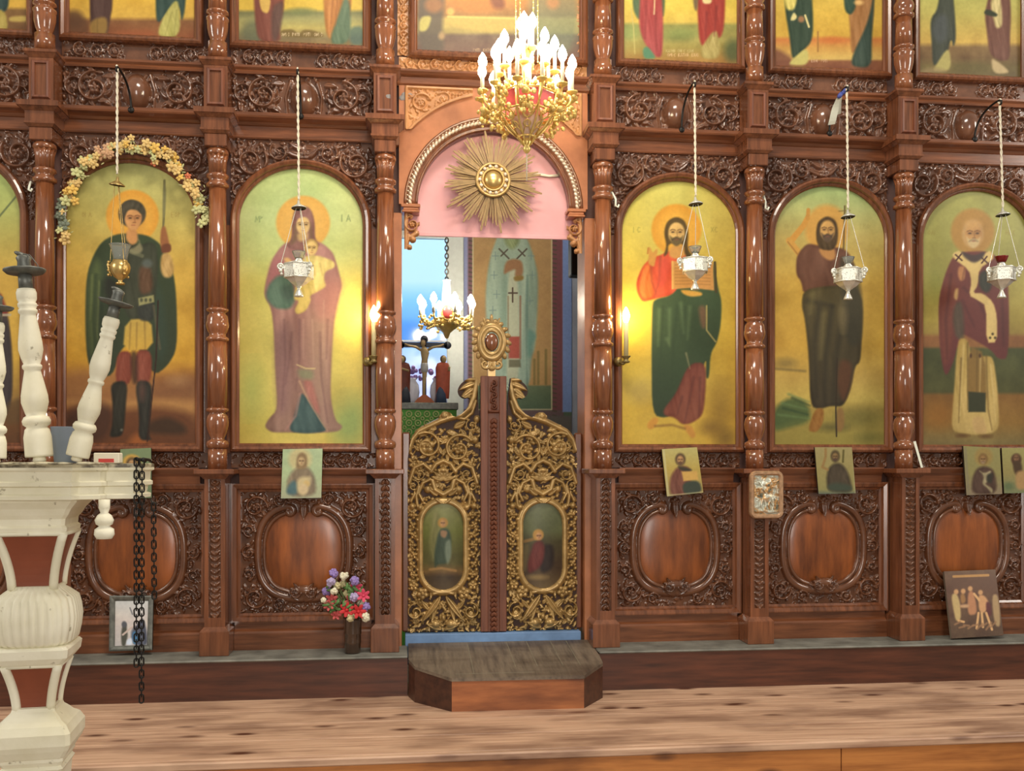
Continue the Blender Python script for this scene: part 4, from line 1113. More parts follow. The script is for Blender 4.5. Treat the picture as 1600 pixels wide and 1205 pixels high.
def paint_staff(cv):
    cv.grad([(290, (136, 176, 112)), (330, (164, 176, 108)), (370, (186, 170, 92)), (440, (196, 158, 62)), (540, (188, 146, 50)), (590, (180, 150, 70)), (625, (182, 162, 76)), (640, (140, 122, 56)), (696, (140, 128, 58))])
    cv.hgrad([(1209, (188, 150, 64)), (1290, (186, 152, 64)), (1380, (166, 150, 80))], 0.25)
    cv.blotch(10, 34, 11)
    cv.ell(1228, 568, 16, 8, (124, 104, 52), 5, 0.7); cv.line([(1208, 576), (1258, 580)], 4, (120, 102, 52), 3, 0.7)
    cv.poly([(1208, 640), (1232, 620), (1262, 628), (1268, 660), (1230, 670), (1208, 676)], (62, 84, 44), 4, 0.85)
    cv.folds([[(1232, 616), (1264, 628)], [(1222, 630), (1262, 640)], [(1216, 648), (1264, 654)]], (100, 124, 70), None, 4, 0.6)
    cv.folds([[(1238, 622), (1266, 634)], [(1224, 638), (1262, 648)]], (38, 58, 32), None, 4, 0.6)
    cv.poly([(1208, 668), (1380, 640), (1380, 700), (1208, 700)], (134, 124, 54), 10, 0.5); cv.ell(1346, 652, 36, 14, (98, 92, 40), 9, 0.6); cv.ell(1300, 668, 24, 6, (74, 70, 36), 5, 0.6); cv.ell(1360, 684, 20, 8, (92, 92, 42), 6, 0.5)
    letters(cv, 1226, 350, 7, 'OIO', (150, 140, 70), 0.35); letters(cv, 1344, 350, 7, 'IPO', (150, 140, 70), 0.35)
    cv.ell(1292, 358, 34, 38, (200, 146, 62), 4, 0.85)
    cv.line([(1320, 322), (1318, 390)], 2.6, (92, 74, 34), 1, 0.9); cv.line([(1311, 330), (1328, 329)], 2, (110, 88, 40), 1, 0.7)
    # raised bare arm
    cv.line([(1262, 340), (1256, 352), (1235, 378)], 8, (196, 142, 58), 2, 1, 10); cv.line([(1233, 376), (1250, 398)], 10, (198, 148, 64), 2); cv.line([(1263, 328), (1262, 342)], 6, (186, 134, 56), 1.6)
    cv.line([(1231, 378), (1246, 397)], 2, (130, 92, 40), 1.2, 0.6)
    # tunic and cloak
    cv.poly([(1250, 392), (1262, 380), (1280, 384), (1300, 386), (1318, 388), (1330, 400), (1340, 430), (1334, 460), (1256, 462), (1252, 440), (1244, 430), (1244, 404)], (104, 68, 46), 1.8)
    cv.poly([(1256, 452), (1300, 446), (1336, 446), (1349, 470), (1346, 540), (1344, 566), (1336, 572), (1330, 606), (1318, 636), (1298, 634), (1280, 640), (1266, 634), (1264, 560), (1258, 500), (1252, 476)], (82, 72, 38), 1.8, 1, 2, (54, 46, 28))
    cv.poly([(1310, 400), (1332, 404), (1348, 460), (1346, 540), (1322, 540), (1316, 460)], (58, 54, 34), 4, 0.85)
    cv.folds([[(1262, 470), (1300, 478)], [(1280, 480), (1272, 540), (1276, 620)], [(1300, 480), (1290, 560), (1288, 630)], [(1320, 480), (1306, 560), (1302, 630)]], (40, 36, 22), None, 8, 0.5)
    cv.folds([[(1270, 460), (1266, 490)], [(1288, 490), (1282, 560)], [(1316, 484), (1316, 520)]], (116, 106, 60), None, 8, 0.45)
    cv.poly([(1312, 560), (1332, 566), (1330, 600), (1318, 632), (1306, 600)], (92, 54, 30), 4, 0.7)
    cv.ell(1318, 496, 7, 22, (118, 104, 66), 4, 0.6)
    # feet
    cv.poly([(1274, 638), (1288, 638), (1286, 662), (1276, 676), (1264, 674), (1264, 666)], (148, 104, 46), 1.8); cv.poly([(1308, 636), (1318, 638), (1320, 664), (1314, 676), (1306, 672)], (130, 100, 52), 1.8)
    cv.line([(1308, 560), (1306, 640), (1307, 682)], 2.6, (48, 38, 22), 1, 0.9)
    # head
    cv.poly([(1278, 388), (1304, 386), (1306, 404), (1296, 408), (1284, 400)], (176, 126, 66), 2)
    cv.poly([(1275, 362), (1278, 346), (1292, 337), (1306, 344), (1310, 362), (1308, 382), (1300, 392), (1282, 390), (1276, 378)], (76, 58, 30), 1.6)
    cv.face(1293, 360, 11.5, (206, 160, 84), (104, 74, 38), None, (88, 70, 48), 0)

def paint_bishop(cv):
    cv.grad([(295, (160, 158, 80)), (400, (150, 144, 68)), (500, (160, 142, 62)), (520, (150, 128, 58)), (527, (138, 94, 52)), (541, (134, 92, 50)), (546, (72, 76, 40)), (612, (74, 74, 38)), (618, (122, 88, 40)), (660, (130, 98, 44)), (690, (120, 104, 58))])
    cv.blotch(9, 34, 14)
    cv.ell(1462, 440, 14, 24, (128, 134, 60), 10, 0.5); cv.ell(1466, 648, 22, 20, (148, 96, 34), 12, 0.5)
    letters(cv, 1450, 360, 7, 'OAI', (134, 118, 52), 0.4); letters(cv, 1572, 360, 7, 'HIK', (134, 112, 48), 0.4)
    cv.ell(1520, 362, 34, 36, (172, 128, 58), 3, 0.9); cv.ell(1520, 362, 30, 32, (168, 126, 56), 6, 0.6)
    # phelonion
    cv.poly([(1488, 402), (1500, 394), (1540, 392), (1560, 402), (1576, 430), (1577, 560), (1560, 562), (1548, 546), (1520, 530), (1500, 520), (1492, 560), (1480, 588), (1474, 580), (1468, 540), (1466, 470), (1476, 430)], (106, 54, 42), 1.8, 1, 2, (94, 48, 42))
    cv.poly([(1468, 470), (1482, 430), (1498, 440), (1494, 500), (1478, 582), (1470, 540)], (112, 60, 42), 4, 0.7)
    cv.folds([[(1486, 430), (1478, 500), (1480, 560)], [(1506, 450), (1530, 470), (1552, 530)], [(1504, 470), (1522, 510)], [(1566, 470), (1568, 540)]], (72, 36, 32), None, 5, 0.5)
    cv.poly([(1492, 474), (1504, 470), (1508, 530), (1494, 530), (1488, 500)], (78, 72, 52), 3, 0.8)
    cv.poly([(1492, 452), (1498, 450), (1496, 470), (1490, 466)], (196, 164, 92), 2, 0.8)
    # alb
    cv.poly([(1496, 530), (1512, 528), (1518, 560), (1540, 556), (1552, 558), (1558, 600), (1562, 660), (1556, 676), (1530, 680), (1504, 678), (1486, 672), (1490, 620)], (176, 148, 74), 1.8, 1, 2, (186, 160, 92))
    cv.poly([(1512, 540), (1540, 552), (1542, 640), (1512, 640)], (122, 94, 44), 2, 0.9, 1)
    cv.folds([[(1512, 536), (1512, 640)], [(1527, 546), (1526, 612)], [(1541, 556), (1544, 640), (1550, 672)], [(1502, 560), (1498, 660)]], (96, 76, 36), None, 3, 0.6)
    cv.folds([[(1506, 540), (1500, 650)], [(1548, 570), (1556, 660)], [(1532, 560), (1531, 612)]], (206, 182, 112), None, 3, 0.5)
    cv.poly([(1513, 612), (1540, 614), (1540, 644), (1513, 644)], (54, 56, 34), 1.4, 1, 0); cv.poly([(1518, 652), (1536, 650), (1544, 678), (1522, 678)], (182, 150, 92), 2, 0.8)
    cv.ell(1517, 556, 1.8, 3.4, (74, 50, 28), 1); cv.ell(1531, 556, 1.8, 3, (74, 50, 28), 1); cv.ell(1504, 681, 10, 3, (90, 62, 32), 2, 0.8); cv.ell(1540, 682, 10, 3, (90, 62, 32), 2, 0.7)
    # omophorion
    cv.poly([(1488, 396), (1500, 391), (1522, 412), (1544, 391), (1552, 396), (1552, 406), (1530, 420), (1528, 446), (1520, 458), (1536, 458), (1552, 472), (1558, 494), (1558, 535), (1541, 536), (1541, 478), (1526, 468), (1514, 462), (1518, 440), (1514, 422), (1490, 404)], (208, 180, 106), 1.5, 1, 1)
    for x, y in ((1498, 402), (1538, 406)): cv.line([(x - 5, y - 4), (x + 5, y + 5)], 2.4, (74, 42, 28), 1); cv.line([(x + 4, y - 5), (x - 4, y + 5)], 2.4, (74, 42, 28), 1)
    for x, y in ((1551, 522), (1547, 528), (1555, 528)): cv.ell(x, y, 2, 2, (74, 62, 32), 1)
    cv.poly([(1500, 392), (1522, 400), (1540, 392), (1536, 404), (1522, 412), (1508, 404)], (62, 50, 42), 2, 0.9)
    cv.poly([(1530, 426), (1548, 420), (1552, 440), (1544, 460), (1530, 450)], (54, 60, 44), 2.5, 0.9)
    cv.poly([(1498, 416), (1508, 416), (1508, 436), (1500, 440), (1496, 428)], (174, 120, 70), 2); cv.line([(1507, 420), (1504, 436)], 3, (110, 72, 44), 1.2, 0.5)
    # head
    cv.ell(1520, 366, 17, 22, (186, 148, 86), 2)
    cv.face(1521, 366, 13, (192, 146, 80), (124, 84, 46), None, (196, 170, 112), 0.1)
    cv.ell(1520, 350, 13, 7, (196, 152, 84), 4, 0.8)

def paint_edge(cv):
    cv.grad([(230, (150, 176, 96)), (330, (172, 176, 92)), (430, (196, 158, 64)), (560, (200, 158, 58)), (620, (150, 116, 54)), (640, (120, 82, 40)), (700, (92, 60, 34))])
    cv.blotch(10, 36, 17)
    cv.ell(-68, 338, 42, 42, (212, 152, 56), 3)
    cv.poly([(-100, 372), (-36, 372), (-10, 420), (2, 470), (16, 500), (20, 620), (10, 660), (-140, 670), (-138, 450)], (70, 58, 48), 2)
    cv.poly([(0, 455), (6, 470), (15, 492), (0, 494)], (122, 52, 38), 2.5); cv.line([(-20, 493), (16, 492)], 4, (176, 166, 130), 1.2, 0.8)
    cv.poly([(-2, 500), (12, 500), (20, 560), (18, 628), (-2, 640)], (62, 54, 50), 3, 0.9); cv.line([(-4, 342), (26, 306)], 3, (96, 106, 62), 1.3, 0.9)
    cv.face(-68, 346, 14, (206, 160, 92), (110, 76, 44), None, (80, 60, 40), 0)
    cv.poly([(8, 630), (40, 618), (40, 660), (4, 664)], (92, 70, 40), 4, 0.7)

for k, fn in (('edge', paint_edge), ('soldier', paint_soldier), ('mother', paint_mother), ('book', paint_book), ('staff', paint_staff), ('bishop', paint_bishop)):
    t, cv = icons[k]
    fn(cv)
    cv.mesh('painted_panel', M['paint'], t)

# ------------------------------------------------------------------ the upper icons
def caption(cv, x0, x1, y, col=(214, 190, 150), h=4.5, seed=1):
    rng = random.Random(seed); x = x0
    words = ['IAK', 'OMIC', 'KATHX', 'EXAI', 'POTI', 'HIO']
    while x < x1 - 6:
        w = rng.choice(words); letters(cv, x, y, h, w, col, 0.75); x += len(w) * h * 0.75 + h * 0.8
def up_edge(cv):
    cv.grad([(-60, (206, 176, 70)), (10, (204, 160, 60)), (16, (120, 88, 46)), (56, (110, 76, 44))]); cv.blotch(8, 20, 21)
    cv.poly([(-40, -60), (10, -60), (16, 10), (0, 24), (-40, 30)], (52, 70, 62), 2); cv.poly([(-30, 20), (8, 12), (14, 52), (-30, 56)], (170, 150, 72), 2); cv.poly([(14, 26), (44, 24), (44, 34), (14, 34)], (196, 172, 84), 2, 0.8)
def up_soldier(cv):
    cv.grad([(-60, (200, 176, 80)), (0, (206, 164, 60)), (26, (200, 160, 66)), (33, (124, 84, 48)), (62, (136, 78, 44))]); cv.blotch(8, 20, 22)
    cv.ell(115, 30, 16, 14, (90, 62, 40), 5, 0.8); cv.poly([(104, 20), (138, 30), (138, 60), (104, 60)], (96, 66, 42), 4, 0.7)
    cv.poly([(140, -60), (176, -60), (176, 10), (172, 30), (168, 56), (146, 56), (140, 30)], (78, 56, 46), 2); cv.poly([(140, 32), (168, 24), (168, 56), (140, 56)], (150, 118, 52), 2.5, 0.8); cv.line([(152, 30), (152, 56)], 2, (110, 84, 40), 1, 0.6)
    cv.poly([(244, -60), (292, -60), (290, 10), (284, 36), (280, 10), (270, 6), (250, 36), (243, 30)], (54, 74, 62), 2); cv.poly([(272, 0), (280, 4), (282, 58), (246, 58), (250, 36)], (186, 178, 96), 2)
    cv.folds([[(268, 20), (258, 56)], [(276, 16), (272, 56)]], (146, 140, 70), None, 2.4, 0.6)
    cv.poly([(180, 50), (240, 46), (244, 60), (180, 60)], (158, 90, 52), 4, 0.6)
def up_mother(cv):
    cv.grad([(-60, (206, 176, 66)), (14, (204, 172, 64)), (20, (116, 116, 70)), (30, (150, 146, 86)), (44, (176, 160, 84)), (60, (120, 104, 66)), (72, (130, 104, 56))]); cv.blotch(8, 18, 23)
    cv.ell(470, 18, 22, 6, (110, 116, 66), 3, 0.8); cv.ell(400, 50, 26, 18, (92, 98, 70), 6, 0.8)
    cv.poly([(394, -60), (446, -60), (444, 10), (436, 40), (440, 66), (404, 66), (398, 30)], (122, 70, 52), 2.5); cv.poly([(404, -6), (424, -6), (420, 22), (408, 18)], (206, 172, 80), 1.6, 0.9); cv.poly([(424, 10), (444, 0), (440, 40), (432, 66), (424, 60)], (86, 66, 54), 3, 0.8)
    cv.poly([(504, -60), (552, -60), (550, 0), (542, 60), (520, 66), (510, 54), (506, 20)], (176, 118, 56), 2.2); cv.poly([(530, 20), (540, -10), (548, 10), (548, 68), (512, 70)], (92, 112, 80), 2.5); cv.folds([[(520, 0), (516, 50)], [(528, -10), (524, 40)]], (140, 84, 42), None, 3, 0.5)
    cv.poly([(546, 42), (568, 40), (568, 72), (546, 70)], (74, 100, 84), 3, 0.8)
    cv.poly([(438, 47), (458, 45), (466, 55), (474, 46), (488, 47), (505, 53), (505, 59), (438, 58)], (104, 84, 38), 1.6, 0.85); caption(cv, 440, 503, 51.5, (226, 204, 160), 4.5, 3)
def up_centre(cv):
    cv.grad([(-60, (190, 140, 70)), (0, (196, 130, 60)), (24, (150, 112, 60)), (30, (186, 160, 82)), (50, (164, 146, 80)), (56, (112, 92, 70)), (84, (110, 84, 66))]); cv.blotch(9, 18, 24)
    cv.poly([(652, -40), (700, -40), (690, 40), (696, 84), (652, 84)], (92, 82, 64), 4, 0.9); cv.poly([(656, 26), (676, 24), (668, 48), (654, 50)], (186, 174, 92), 2)
    cv.ell(678, 8, 14, 12, (166, 112, 62), 4, 0.8); cv.ell(704, 18, 6, 6, (216, 166, 84), 2); cv.poly([(696, 24), (720, 26), (800, 26), (820, 30), (820, 44), (760, 52), (700, 40)], (190, 164, 84), 3, 0.9)
    cv.line([(700, 26), (810, 29)], 3, (214, 192, 100), 1.5, 0.8); cv.poly([(700, -30), (780, -30), (790, 20), (710, 22)], (196, 128, 58), 6, 0.7); cv.poly([(764, -10), (786, -10), (790, 14), (770, 14)], (110, 62, 44), 4, 0.7)
    cv.poly([(820, -40), (904, -40), (904, 84), (838, 84)], (112, 126, 96), 8, 0.6); cv.ell(864, 4, 10, 10, (190, 132, 76), 4, 0.8); cv.ell(690, 56, 5, 6, (196, 160, 100), 2.5, 0.7)
    caption(cv, 740, 776, 76, (190, 160, 110), 4, 5)
def up_book(cv):
    cv.grad([(-60, (206, 196, 90)), (10, (212, 186, 74)), (34, (206, 176, 76)), (40, (140, 138, 70)), (62, (160, 150, 78)), (74, (150, 136, 66)), (96, (156, 116, 56))]); cv.blotch(9, 18, 25)
    cv.ell(985, 50, 14, 12, (140, 156, 84), 5, 0.7); cv.ell(1064, 52, 26, 8, (128, 140, 72), 4, 0.7); cv.ell(1056, 60, 24, 5, (104, 112, 56), 4, 0.6); cv.ell(1146, 80, 14, 18, (74, 86, 52), 6, 0.8)
    cv.poly([(990, -30), (1040, -30), (1038, 24), (1034, 26), (1030, 0), (1004, 30), (996, 30), (988, 12)], (84, 104, 66), 2); cv.poly([(1000, -60), (1030, -60), (1036, 20), (1036, 60), (1034, 90), (1022, 88), (1006, 66), (998, 40), (1000, 0)], (170, 66, 54), 2.2, 1, 2, (160, 76, 70))
    cv.folds([[(1010, 0), (1008, 60)], [(1024, 20), (1026, 80)]], (124, 50, 44), None, 4, 0.5); cv.poly([(1004, 76), (1012, 72), (1024, 88), (1022, 92), (1006, 92)], (84, 128, 90), 2); cv.line([(1023, 0), (1022, 22)], 2.5, (216, 190, 130), 1, 0.8); cv.line([(986, 14), (990, 44), (992, 84)], 2, (190, 176, 100), 1, 0.7)
    cv.poly([(1084, -40), (1134, -40), (1132, 40), (1126, 60), (1112, 58), (1098, 74), (1092, 60), (1090, 14)], (156, 62, 48), 2.2); cv.poly([(1096, 74), (1112, 50), (1122, 48), (1126, 92), (1096, 92)], (172, 156, 88), 2.2); cv.poly([(1097, -6), (1112, -6), (1112, 6), (1098, 6)], (214, 196, 130), 1.6); cv.poly([(1082, -20), (1092, -20), (1090, 18), (1084, 14)], (110, 92, 58), 2)
    cv.folds([[(1104, 20), (1102, 60)], [(1120, 10), (1116, 56)]], (116, 46, 40), None, 4, 0.5)
    caption(cv, 1041, 1088, 77.5, (196, 178, 118), 4, 7); caption(cv, 1043, 1088, 83.5, (218, 180, 130), 4.5, 8)
def up_staff(cv):
    cv.grad([(-60, (200, 180, 84)), (20, (204, 168, 66)), (56, (200, 160, 62)), (62, (196, 122, 60)), (74, (196, 148, 70)), (92, (196, 164, 84)), (96, (128, 82, 52)), (112, (120, 74, 48))]); cv.blotch(8, 18, 26)
    cv.poly([(1208, 74), (1222, 80), (1238, 90), (1238, 106), (1208, 104)], (122, 78, 54), 4, 0.9); cv.line([(1278, 50), (1278, 80)], 3, (150, 108, 54), 1.5, 0.8); cv.ell(1300, 62, 18, 5, (190, 108, 50), 3, 0.7)
    cv.poly([(1226, -40), (1250, -40), (1268, -20), (1271, 40), (1268, 66), (1254, 80), (1238, 96), (1234, 60), (1226, 12)], (56, 72, 52), 2); cv.poly([(1222, -40), (1248, -40), (1244, 16), (1226, 16)], (206, 190, 96), 2); cv.poly([(1234, 32), (1240, 18), (1246, 26), (1242, 32)], (214, 200, 126), 1.4); cv.line([(1258, 24), (1264, 42)], 3, (212, 196, 126), 1.2); cv.ell(1252, 30, 5, 5, (176, 122, 76), 2, 0.8)
    cv.poly([(1234, 96), (1262, 72), (1264, 102), (1234, 102)], (190, 180, 98), 2)
    cv.poly([(1320, -40), (1364, -40), (1366, 20), (1360, 60), (1338, 80), (1330, 84), (1328, 40)], (158, 112, 62), 2.2); cv.poly([(1318, -10), (1334, -20), (1338, 10), (1330, 24), (1320, 18)], (54, 76, 56), 2); cv.poly([(1354, 40), (1362, 10), (1366, -20), (1366, 6), (1362, 60), (1362, 106), (1330, 104), (1332, 86)], (62, 78, 62), 2.2); cv.ell(1342, 4, 7, 4, (214, 172, 100), 2)
    caption(cv, 1268, 1298, 93, (214, 180, 140), 4, 9)
def up_bishop(cv):
    cv.grad([(-60, (176, 186, 100)), (20, (180, 168, 84)), (66, (198, 164, 78)), (74, (128, 102, 62)), (90, (112, 88, 54)), (104, (110, 96, 54)), (124, (104, 90, 56))]); cv.blotch(8, 18, 27)
    cv.poly([(1470, -40), (1486, -40), (1492, 20), (1494, 60), (1490, 74), (1486, 60), (1480, 84), (1458, 108), (1456, 70), (1453, 30), (1466, 14)], (70, 74, 58), 2); cv.poly([(1462, 26), (1480, 20), (1482, 60), (1466, 70), (1456, 50)], (84, 88, 84), 4, 0.6)
    cv.poly([(1483, 70), (1487, 110), (1462, 112), (1458, 108)], (174, 162, 92), 2); cv.poly([(1436, 110), (1460, 104), (1486, 112), (1436, 116)], (150, 130, 84), 3, 0.7)
    cv.poly([(1538, 20), (1552, -30), (1576, -30), (1580, 20), (1578, 60), (1578, 92), (1566, 96), (1546, 86), (1542, 50)], (112, 76, 58), 2); cv.poly([(1546, 0), (1562, -10), (1566, 20), (1566, 42), (1556, 45), (1552, 28)], (198, 180, 116), 2); cv.poly([(1536, 22), (1542, 13), (1560, 22), (1556, 27)], (56, 60, 40), 1.6)
    cv.poly([(1548, 90), (1562, 98), (1580, 114), (1552, 116)], (186, 164, 112), 2); cv.poly([(1488, 98), (1546, 98), (1546, 116), (1488, 114)], (98, 88, 50), 4, 0.6)
UPL = {'edge': (up_edge, 'upper icon cut off by the top left corner of the photo'), 'soldier': (up_soldier, 'upper icon of two robed figures, high above the green-cloaked soldier'),
       'mother': (up_mother, 'upper icon with white caption between two robed figures, high above the mother and child'), 'centre': (up_centre, 'wide upper icon behind the bright chandelier, above the doorway arch'),
       'book': (up_book, 'upper icon of two figures in red robes, high above the open book icon'), 'staff': (up_staff, 'upper icon of two figures in dark green robes, high above the bare-armed man'),
       'bishop': (up_bishop, 'upper icon of a grey and a maroon robed figure, top right above the bishop')}
for k, (fn, lab) in UPL.items():
    t, cv = uppers[k]; t['label'] = lab
    fn(cv); cv.mesh('painted_panel', M['paint'], t)
# ------------------------------------------------------------------ doorway arch
ZT = Zc(137, 640)
XL3, XR4 = CX[3] + 0.05, CX[4] - 0.05
RI, RO, RA = 0.404, 0.474, 0.585
def arc(r, a0, a1, n, cz=None, sq=1.0):
    cz = zs if cz is None else cz
    return [(XC + r * math.cos(a0 + (a1 - a0) * i / n), cz + sq * r * math.sin(a0 + (a1 - a0) * i / n)) for i in range(n + 1)]
ta = thing('doorway_arch', 'brown wooden arch with silvery bead moulding over the sanctuary doorway', 'arch', (XC, 0, zs))
poly = [(XL3 + .02, zs), (XL3 + .02, ZT), (XR4 - .02, ZT), (XR4 - .02, zs)] + arc(RO - .004, 0, math.pi, 48)
MB().prism_y(poly, -0.028, 0.0035).build('arch_board', M['arch_wood'], ta)
MB().sweep(arc(RI, math.pi, 0, 56), [(0, 0.04), (0, -0.02), (.010, -.03), (.014, -.022), (.020, -.022), (.024, -.03), (.060, -.026), (.066, -.036), (.074, -.030), (.074, 0.0)], False, True).build('arch_moulding', M['wood'], ta)
mb = MB()
for i in range(64):
    a = math.pi * (i + .5) / 64
    c = (XC + (RI + .042) * math.cos(a), -.028, zs + (RI + .042) * math.sin(a))
    rot = Matrix.Rotation(-(a + .5), 3, 'Y')
    mb.ball(c, .0125, 8, 6, (0.8, 0.9, 1.25), rot)
    c2 = (XC + (RI + .056) * math.cos(a + .02), -.026, zs + (RI + .056) * math.sin(a + .02))
    mb.ball(c2, .006, 6, 4)
mb.build('bead_row', M['bead'], ta)
for s in (-1, 1):
    x = XC + s * (RI + .037)
    mb = MB()
    z0 = zs - .045
    for k, (w, za, zb_) in enumerate(((.046, 0, .012), (.040, .012, .026), (.050, .026, .044))):
        mb.box(x - w, x + w, -.02 - w * .5, .04, z0 + za, z0 + zb_, .003)
    mb.build('impost', M['arch_wood'], ta)
    # pierced bracket under the impost
    r = Relief(min(x - s * .058, x + s * .034), max(x - s * .058, x + s * .034), zs - .235, zs - .045, 0.7)
    mm = (lambda v: v) if s > 0 else (lambda v: r.W - v)
    # mm(0) is towards the opening
    r.scroll(mm(15), r.H - 17, 13, math.pi / 2, -s, 5, 5)
    r.stroke([(mm(8), r.H - 30), (mm(18), r.H - 36), (mm(20), 22), (mm(24), 4)], 4, 2.5, 4)
    r.dome(mm(14), 16, 5, 5, 5); r.dome(mm(19), 4, 4, 4, 4)
    r.stroke([(mm(24), r.H), (mm(25), 0)], 3.4, 3.4, 4)
    X, Z = np.meshgrid(r.gx, r.gz)
    r.mesh('bracket', M['carve_pale'], ta, 0.0, 1.4, thr=0.4)
    # carved corner
    xa, xb = (ax(633), ax(738))
    if s > 0: xa, xb = 2 * XC - xb, 2 * XC - xa
    r = Relief(xa, xb, Zc(206, 640), ZT - .004, 0.8)
    X, Z = np.meshgrid(r.x0 + r.gx * r.u, r.z0 + r.gz * r.u)
    m2 = np.hypot(X - XC, Z - zs) > RA
    r.mask &= m2
    mm = (lambda v: v) if s < 0 else (lambda v: r.W - v)
    q = 1 if s < 0 else -1
    r.scroll(mm(24), r.H - 26, 16, 0.4, q, 4.5, 6); r.scroll(mm(60), r.H - 18, 11, 2.4, -q, 4, 5)
    for k in range(6): r.dome(mm(74 + (k % 3) * 5), r.H - 10 - (k // 3) * 5, 2.8, 2.8, 4)
    r.fill(70, (5, 9), (1.8, 3.5), 9)
    r.stroke([(mm(2), 2), (mm(2), r.H - 2), (mm(r.W - 2), r.H - 2)], 2.6, 2.6, 4.5, 0.3)
    rr = (np.hypot(X - XC, Z - zs) - RA) / r.u
    r.h = np.where((rr > 0) & (rr < 4.5), 4.5, r.h)
    r.mesh('carved_corner', M['carve_pale'], ta, -0.0282, 1.0)
o = MB().prism_x([(.004, ZT), (-.02, ZT), (-.03, ZT + .012), (-.03, ZT + .045), (-.045, ZT + .055), (-.055, ZT + .068), (-.055, ZT + .078), (.004, ZT + .08)], XL3 + .01, XR4 - .01).build('doorway_cornice', M['wood_x'])
tag(o, 'plain brown cornice over the doorway arch, behind the chandelier', 'cornice')
o = band(XL3 + .02, XR4 - .02, ZT + .083, Zc(90, 640), 91, 4, 9).mesh('carved_band', M['carve_pale'], None, -.004, 1.0)
tag(o, 'pale carved scroll band over the doorway cornice', 'carving')
for s, nm in ((-1, 'left'), (1, 'right')):
    a, b_ = ax(621), ax(640)
    if s > 0: a, b_ = 2 * XC - b_, 2 * XC - a
    r = Relief(a, b_, Zc(88, 640), Z_TOP, 1.0)
    for k in range(12): r.scroll(r.W / 2, 7 + k * 13, 6, 1.5 if k % 2 else -1.5, 1 if k % 2 else -1, 4, 4)
    r.fill(60, (4, 7), (1.5, 3), 4)
    o = r.mesh('carved_strip', M['carve_pale'], None, -.004, 1.0)
    tag(o, 'upright carved strip at the %s side of the wide upper icon' % nm, 'carving')

sm = MB(); rng = random.Random(5)
for k in range(16):
    u = k / 15; x, z = at(607 + 32 * u, 162 - 14 * u + rng.uniform(-3, 3), -.032)
    if XL3 - .022 < x < XL3 + .036: continue
    sm.ball((x, -.029 if x > XL3 else -.1405, z), .010 + .006 * u, 9, 5, (1.3, .08, 1.0), Matrix.Rotation(rng.uniform(-.5, .5), 3, 'Y'))
sm = sm.build('dust_smear', plain('blue grey dust', (142, 138, 136), .9), ta); tag(sm, kind='stuff')
# jambs of the opening
zb0 = at(770, 985, .05)[1]
for s, nm in ((-1, 'left'), (1, 'right')):
    x0 = XC + s * .488; x1 = XC + s * .545
    t = thing('door_jamb', 'plain upright wooden jamb at the %s side of the doorway' % nm, 'jamb', ((x0 + x1) / 2, 0, Z_PL))
    MB().box(x0, x1, -.02, .20, Z_PL - .01, zs - .045, .003).build('post', M['arch_wood'], t)
    MB().box(x0 - s * .045, x0 - s * .001, .045, .085, zb0, at(770, 676, .05)[1], .008).build('hanging_stile', M['wood'], t)

# ------------------------------------------------------------------ curtain and sunburst
tc = thing('curtain', 'plain pink cloth curtain filling the top of the doorway arch', 'curtain', (XC, .05, zs))
zcb = at(770, 372, .05)[1]
X, Z = np.meshgrid(np.linspace(XC - .475, XC + .475, 130), np.linspace(zcb, zs + .44, 90))
Y = .052 + .005 * np.sin((X - XC) * 16 + .6 * np.sin(Z * 5)) * np.clip((zs + .5 - Z) * 2, .2, 1) + .003 * np.sin(Z * 23 + X * 3)
keep = (np.hypot(X - XC, Z - zs) < .44) | (Z < zs)
grid_mesh('cloth', np.stack([X, Y, Z], -1), keep[:-1, :-1] & keep[1:, 1:], M['pink'], tc)
MB().box(XC - .475, XC + .475, .044, .050, zcb, zcb + .022, .002).build('hem', M['pink'], tc)
c = at(858, 275, .04); c2 = at(832, 271, .04)
MB().tube([(c2[0], .044, c2[1]), (c[0], .044, c[1]), (c[0] + .05, .044, c[1] + .006)], .008, 8).build('white_strap', M['white'], tc)
sx, sz = at(770, 283, -.02)
tsb = thing('sunburst_ornament', 'gilded sunburst with pearl-like boss on the pink curtain', 'ornament', (sx, -.02, sz))
mb = MB(); rng = random.Random(3)
for k in range(80):
    a = 2 * math.pi * k / 80 + rng.uniform(-.012, .012)
    ph = (k % 5) - 2
    bundle = 1 - abs(ph) / 2.4
    L = .198 + .076 * bundle + rng.uniform(-.016, .012) + (.016 if k % 20 == 0 else 0)
    w = .0034 + .0014 * bundle; y = -.014 - .012 * bundle - (.004 if k % 2 else 0)
    d = Vector((math.cos(a), 0, math.sin(a))); n = Vector((-math.sin(a), 0, math.cos(a))); c = Vector((sx, 0, sz))
    def q(t, ww, yy): return tuple(c + d * t + n * ww + Vector((0, yy, 0)))
    mb.loft([[q(.07, -w * .6, y - .010), q(.07, w * .6, y - .010), q(.07, w * .6, y + .006), q(.07, -w * .6, y + .006)],
             [q(L * .8, -w * 1.5, y), q(L * .8, w * 1.5, y), q(L * .8, w * 1.5, y + .006), q(L * .8, -w * 1.5, y + .006)],
             [q(L, -w * .8, y + .002), q(L, w * .8, y + .002), q(L, w * .8, y + .006), q(L, -w * .8, y + .006)]])
mb.build('rays', M['sun_gilt'], tsb)
mb = MB().torus((sx, -.042, sz), .086, .009, (0, 1, 0), 40, 8)
mb.torus((sx, -.046, sz), .056, .007, (0, 1, 0), 40, 8)
mb.lathe([(.088, 0), (.088, .03), (.05, .036), (.05, 0)], (sx, -.008, sz), 36, (0, -1, 0))
mb.build('hub_ring', M['gold'], tsb)
mb = MB()
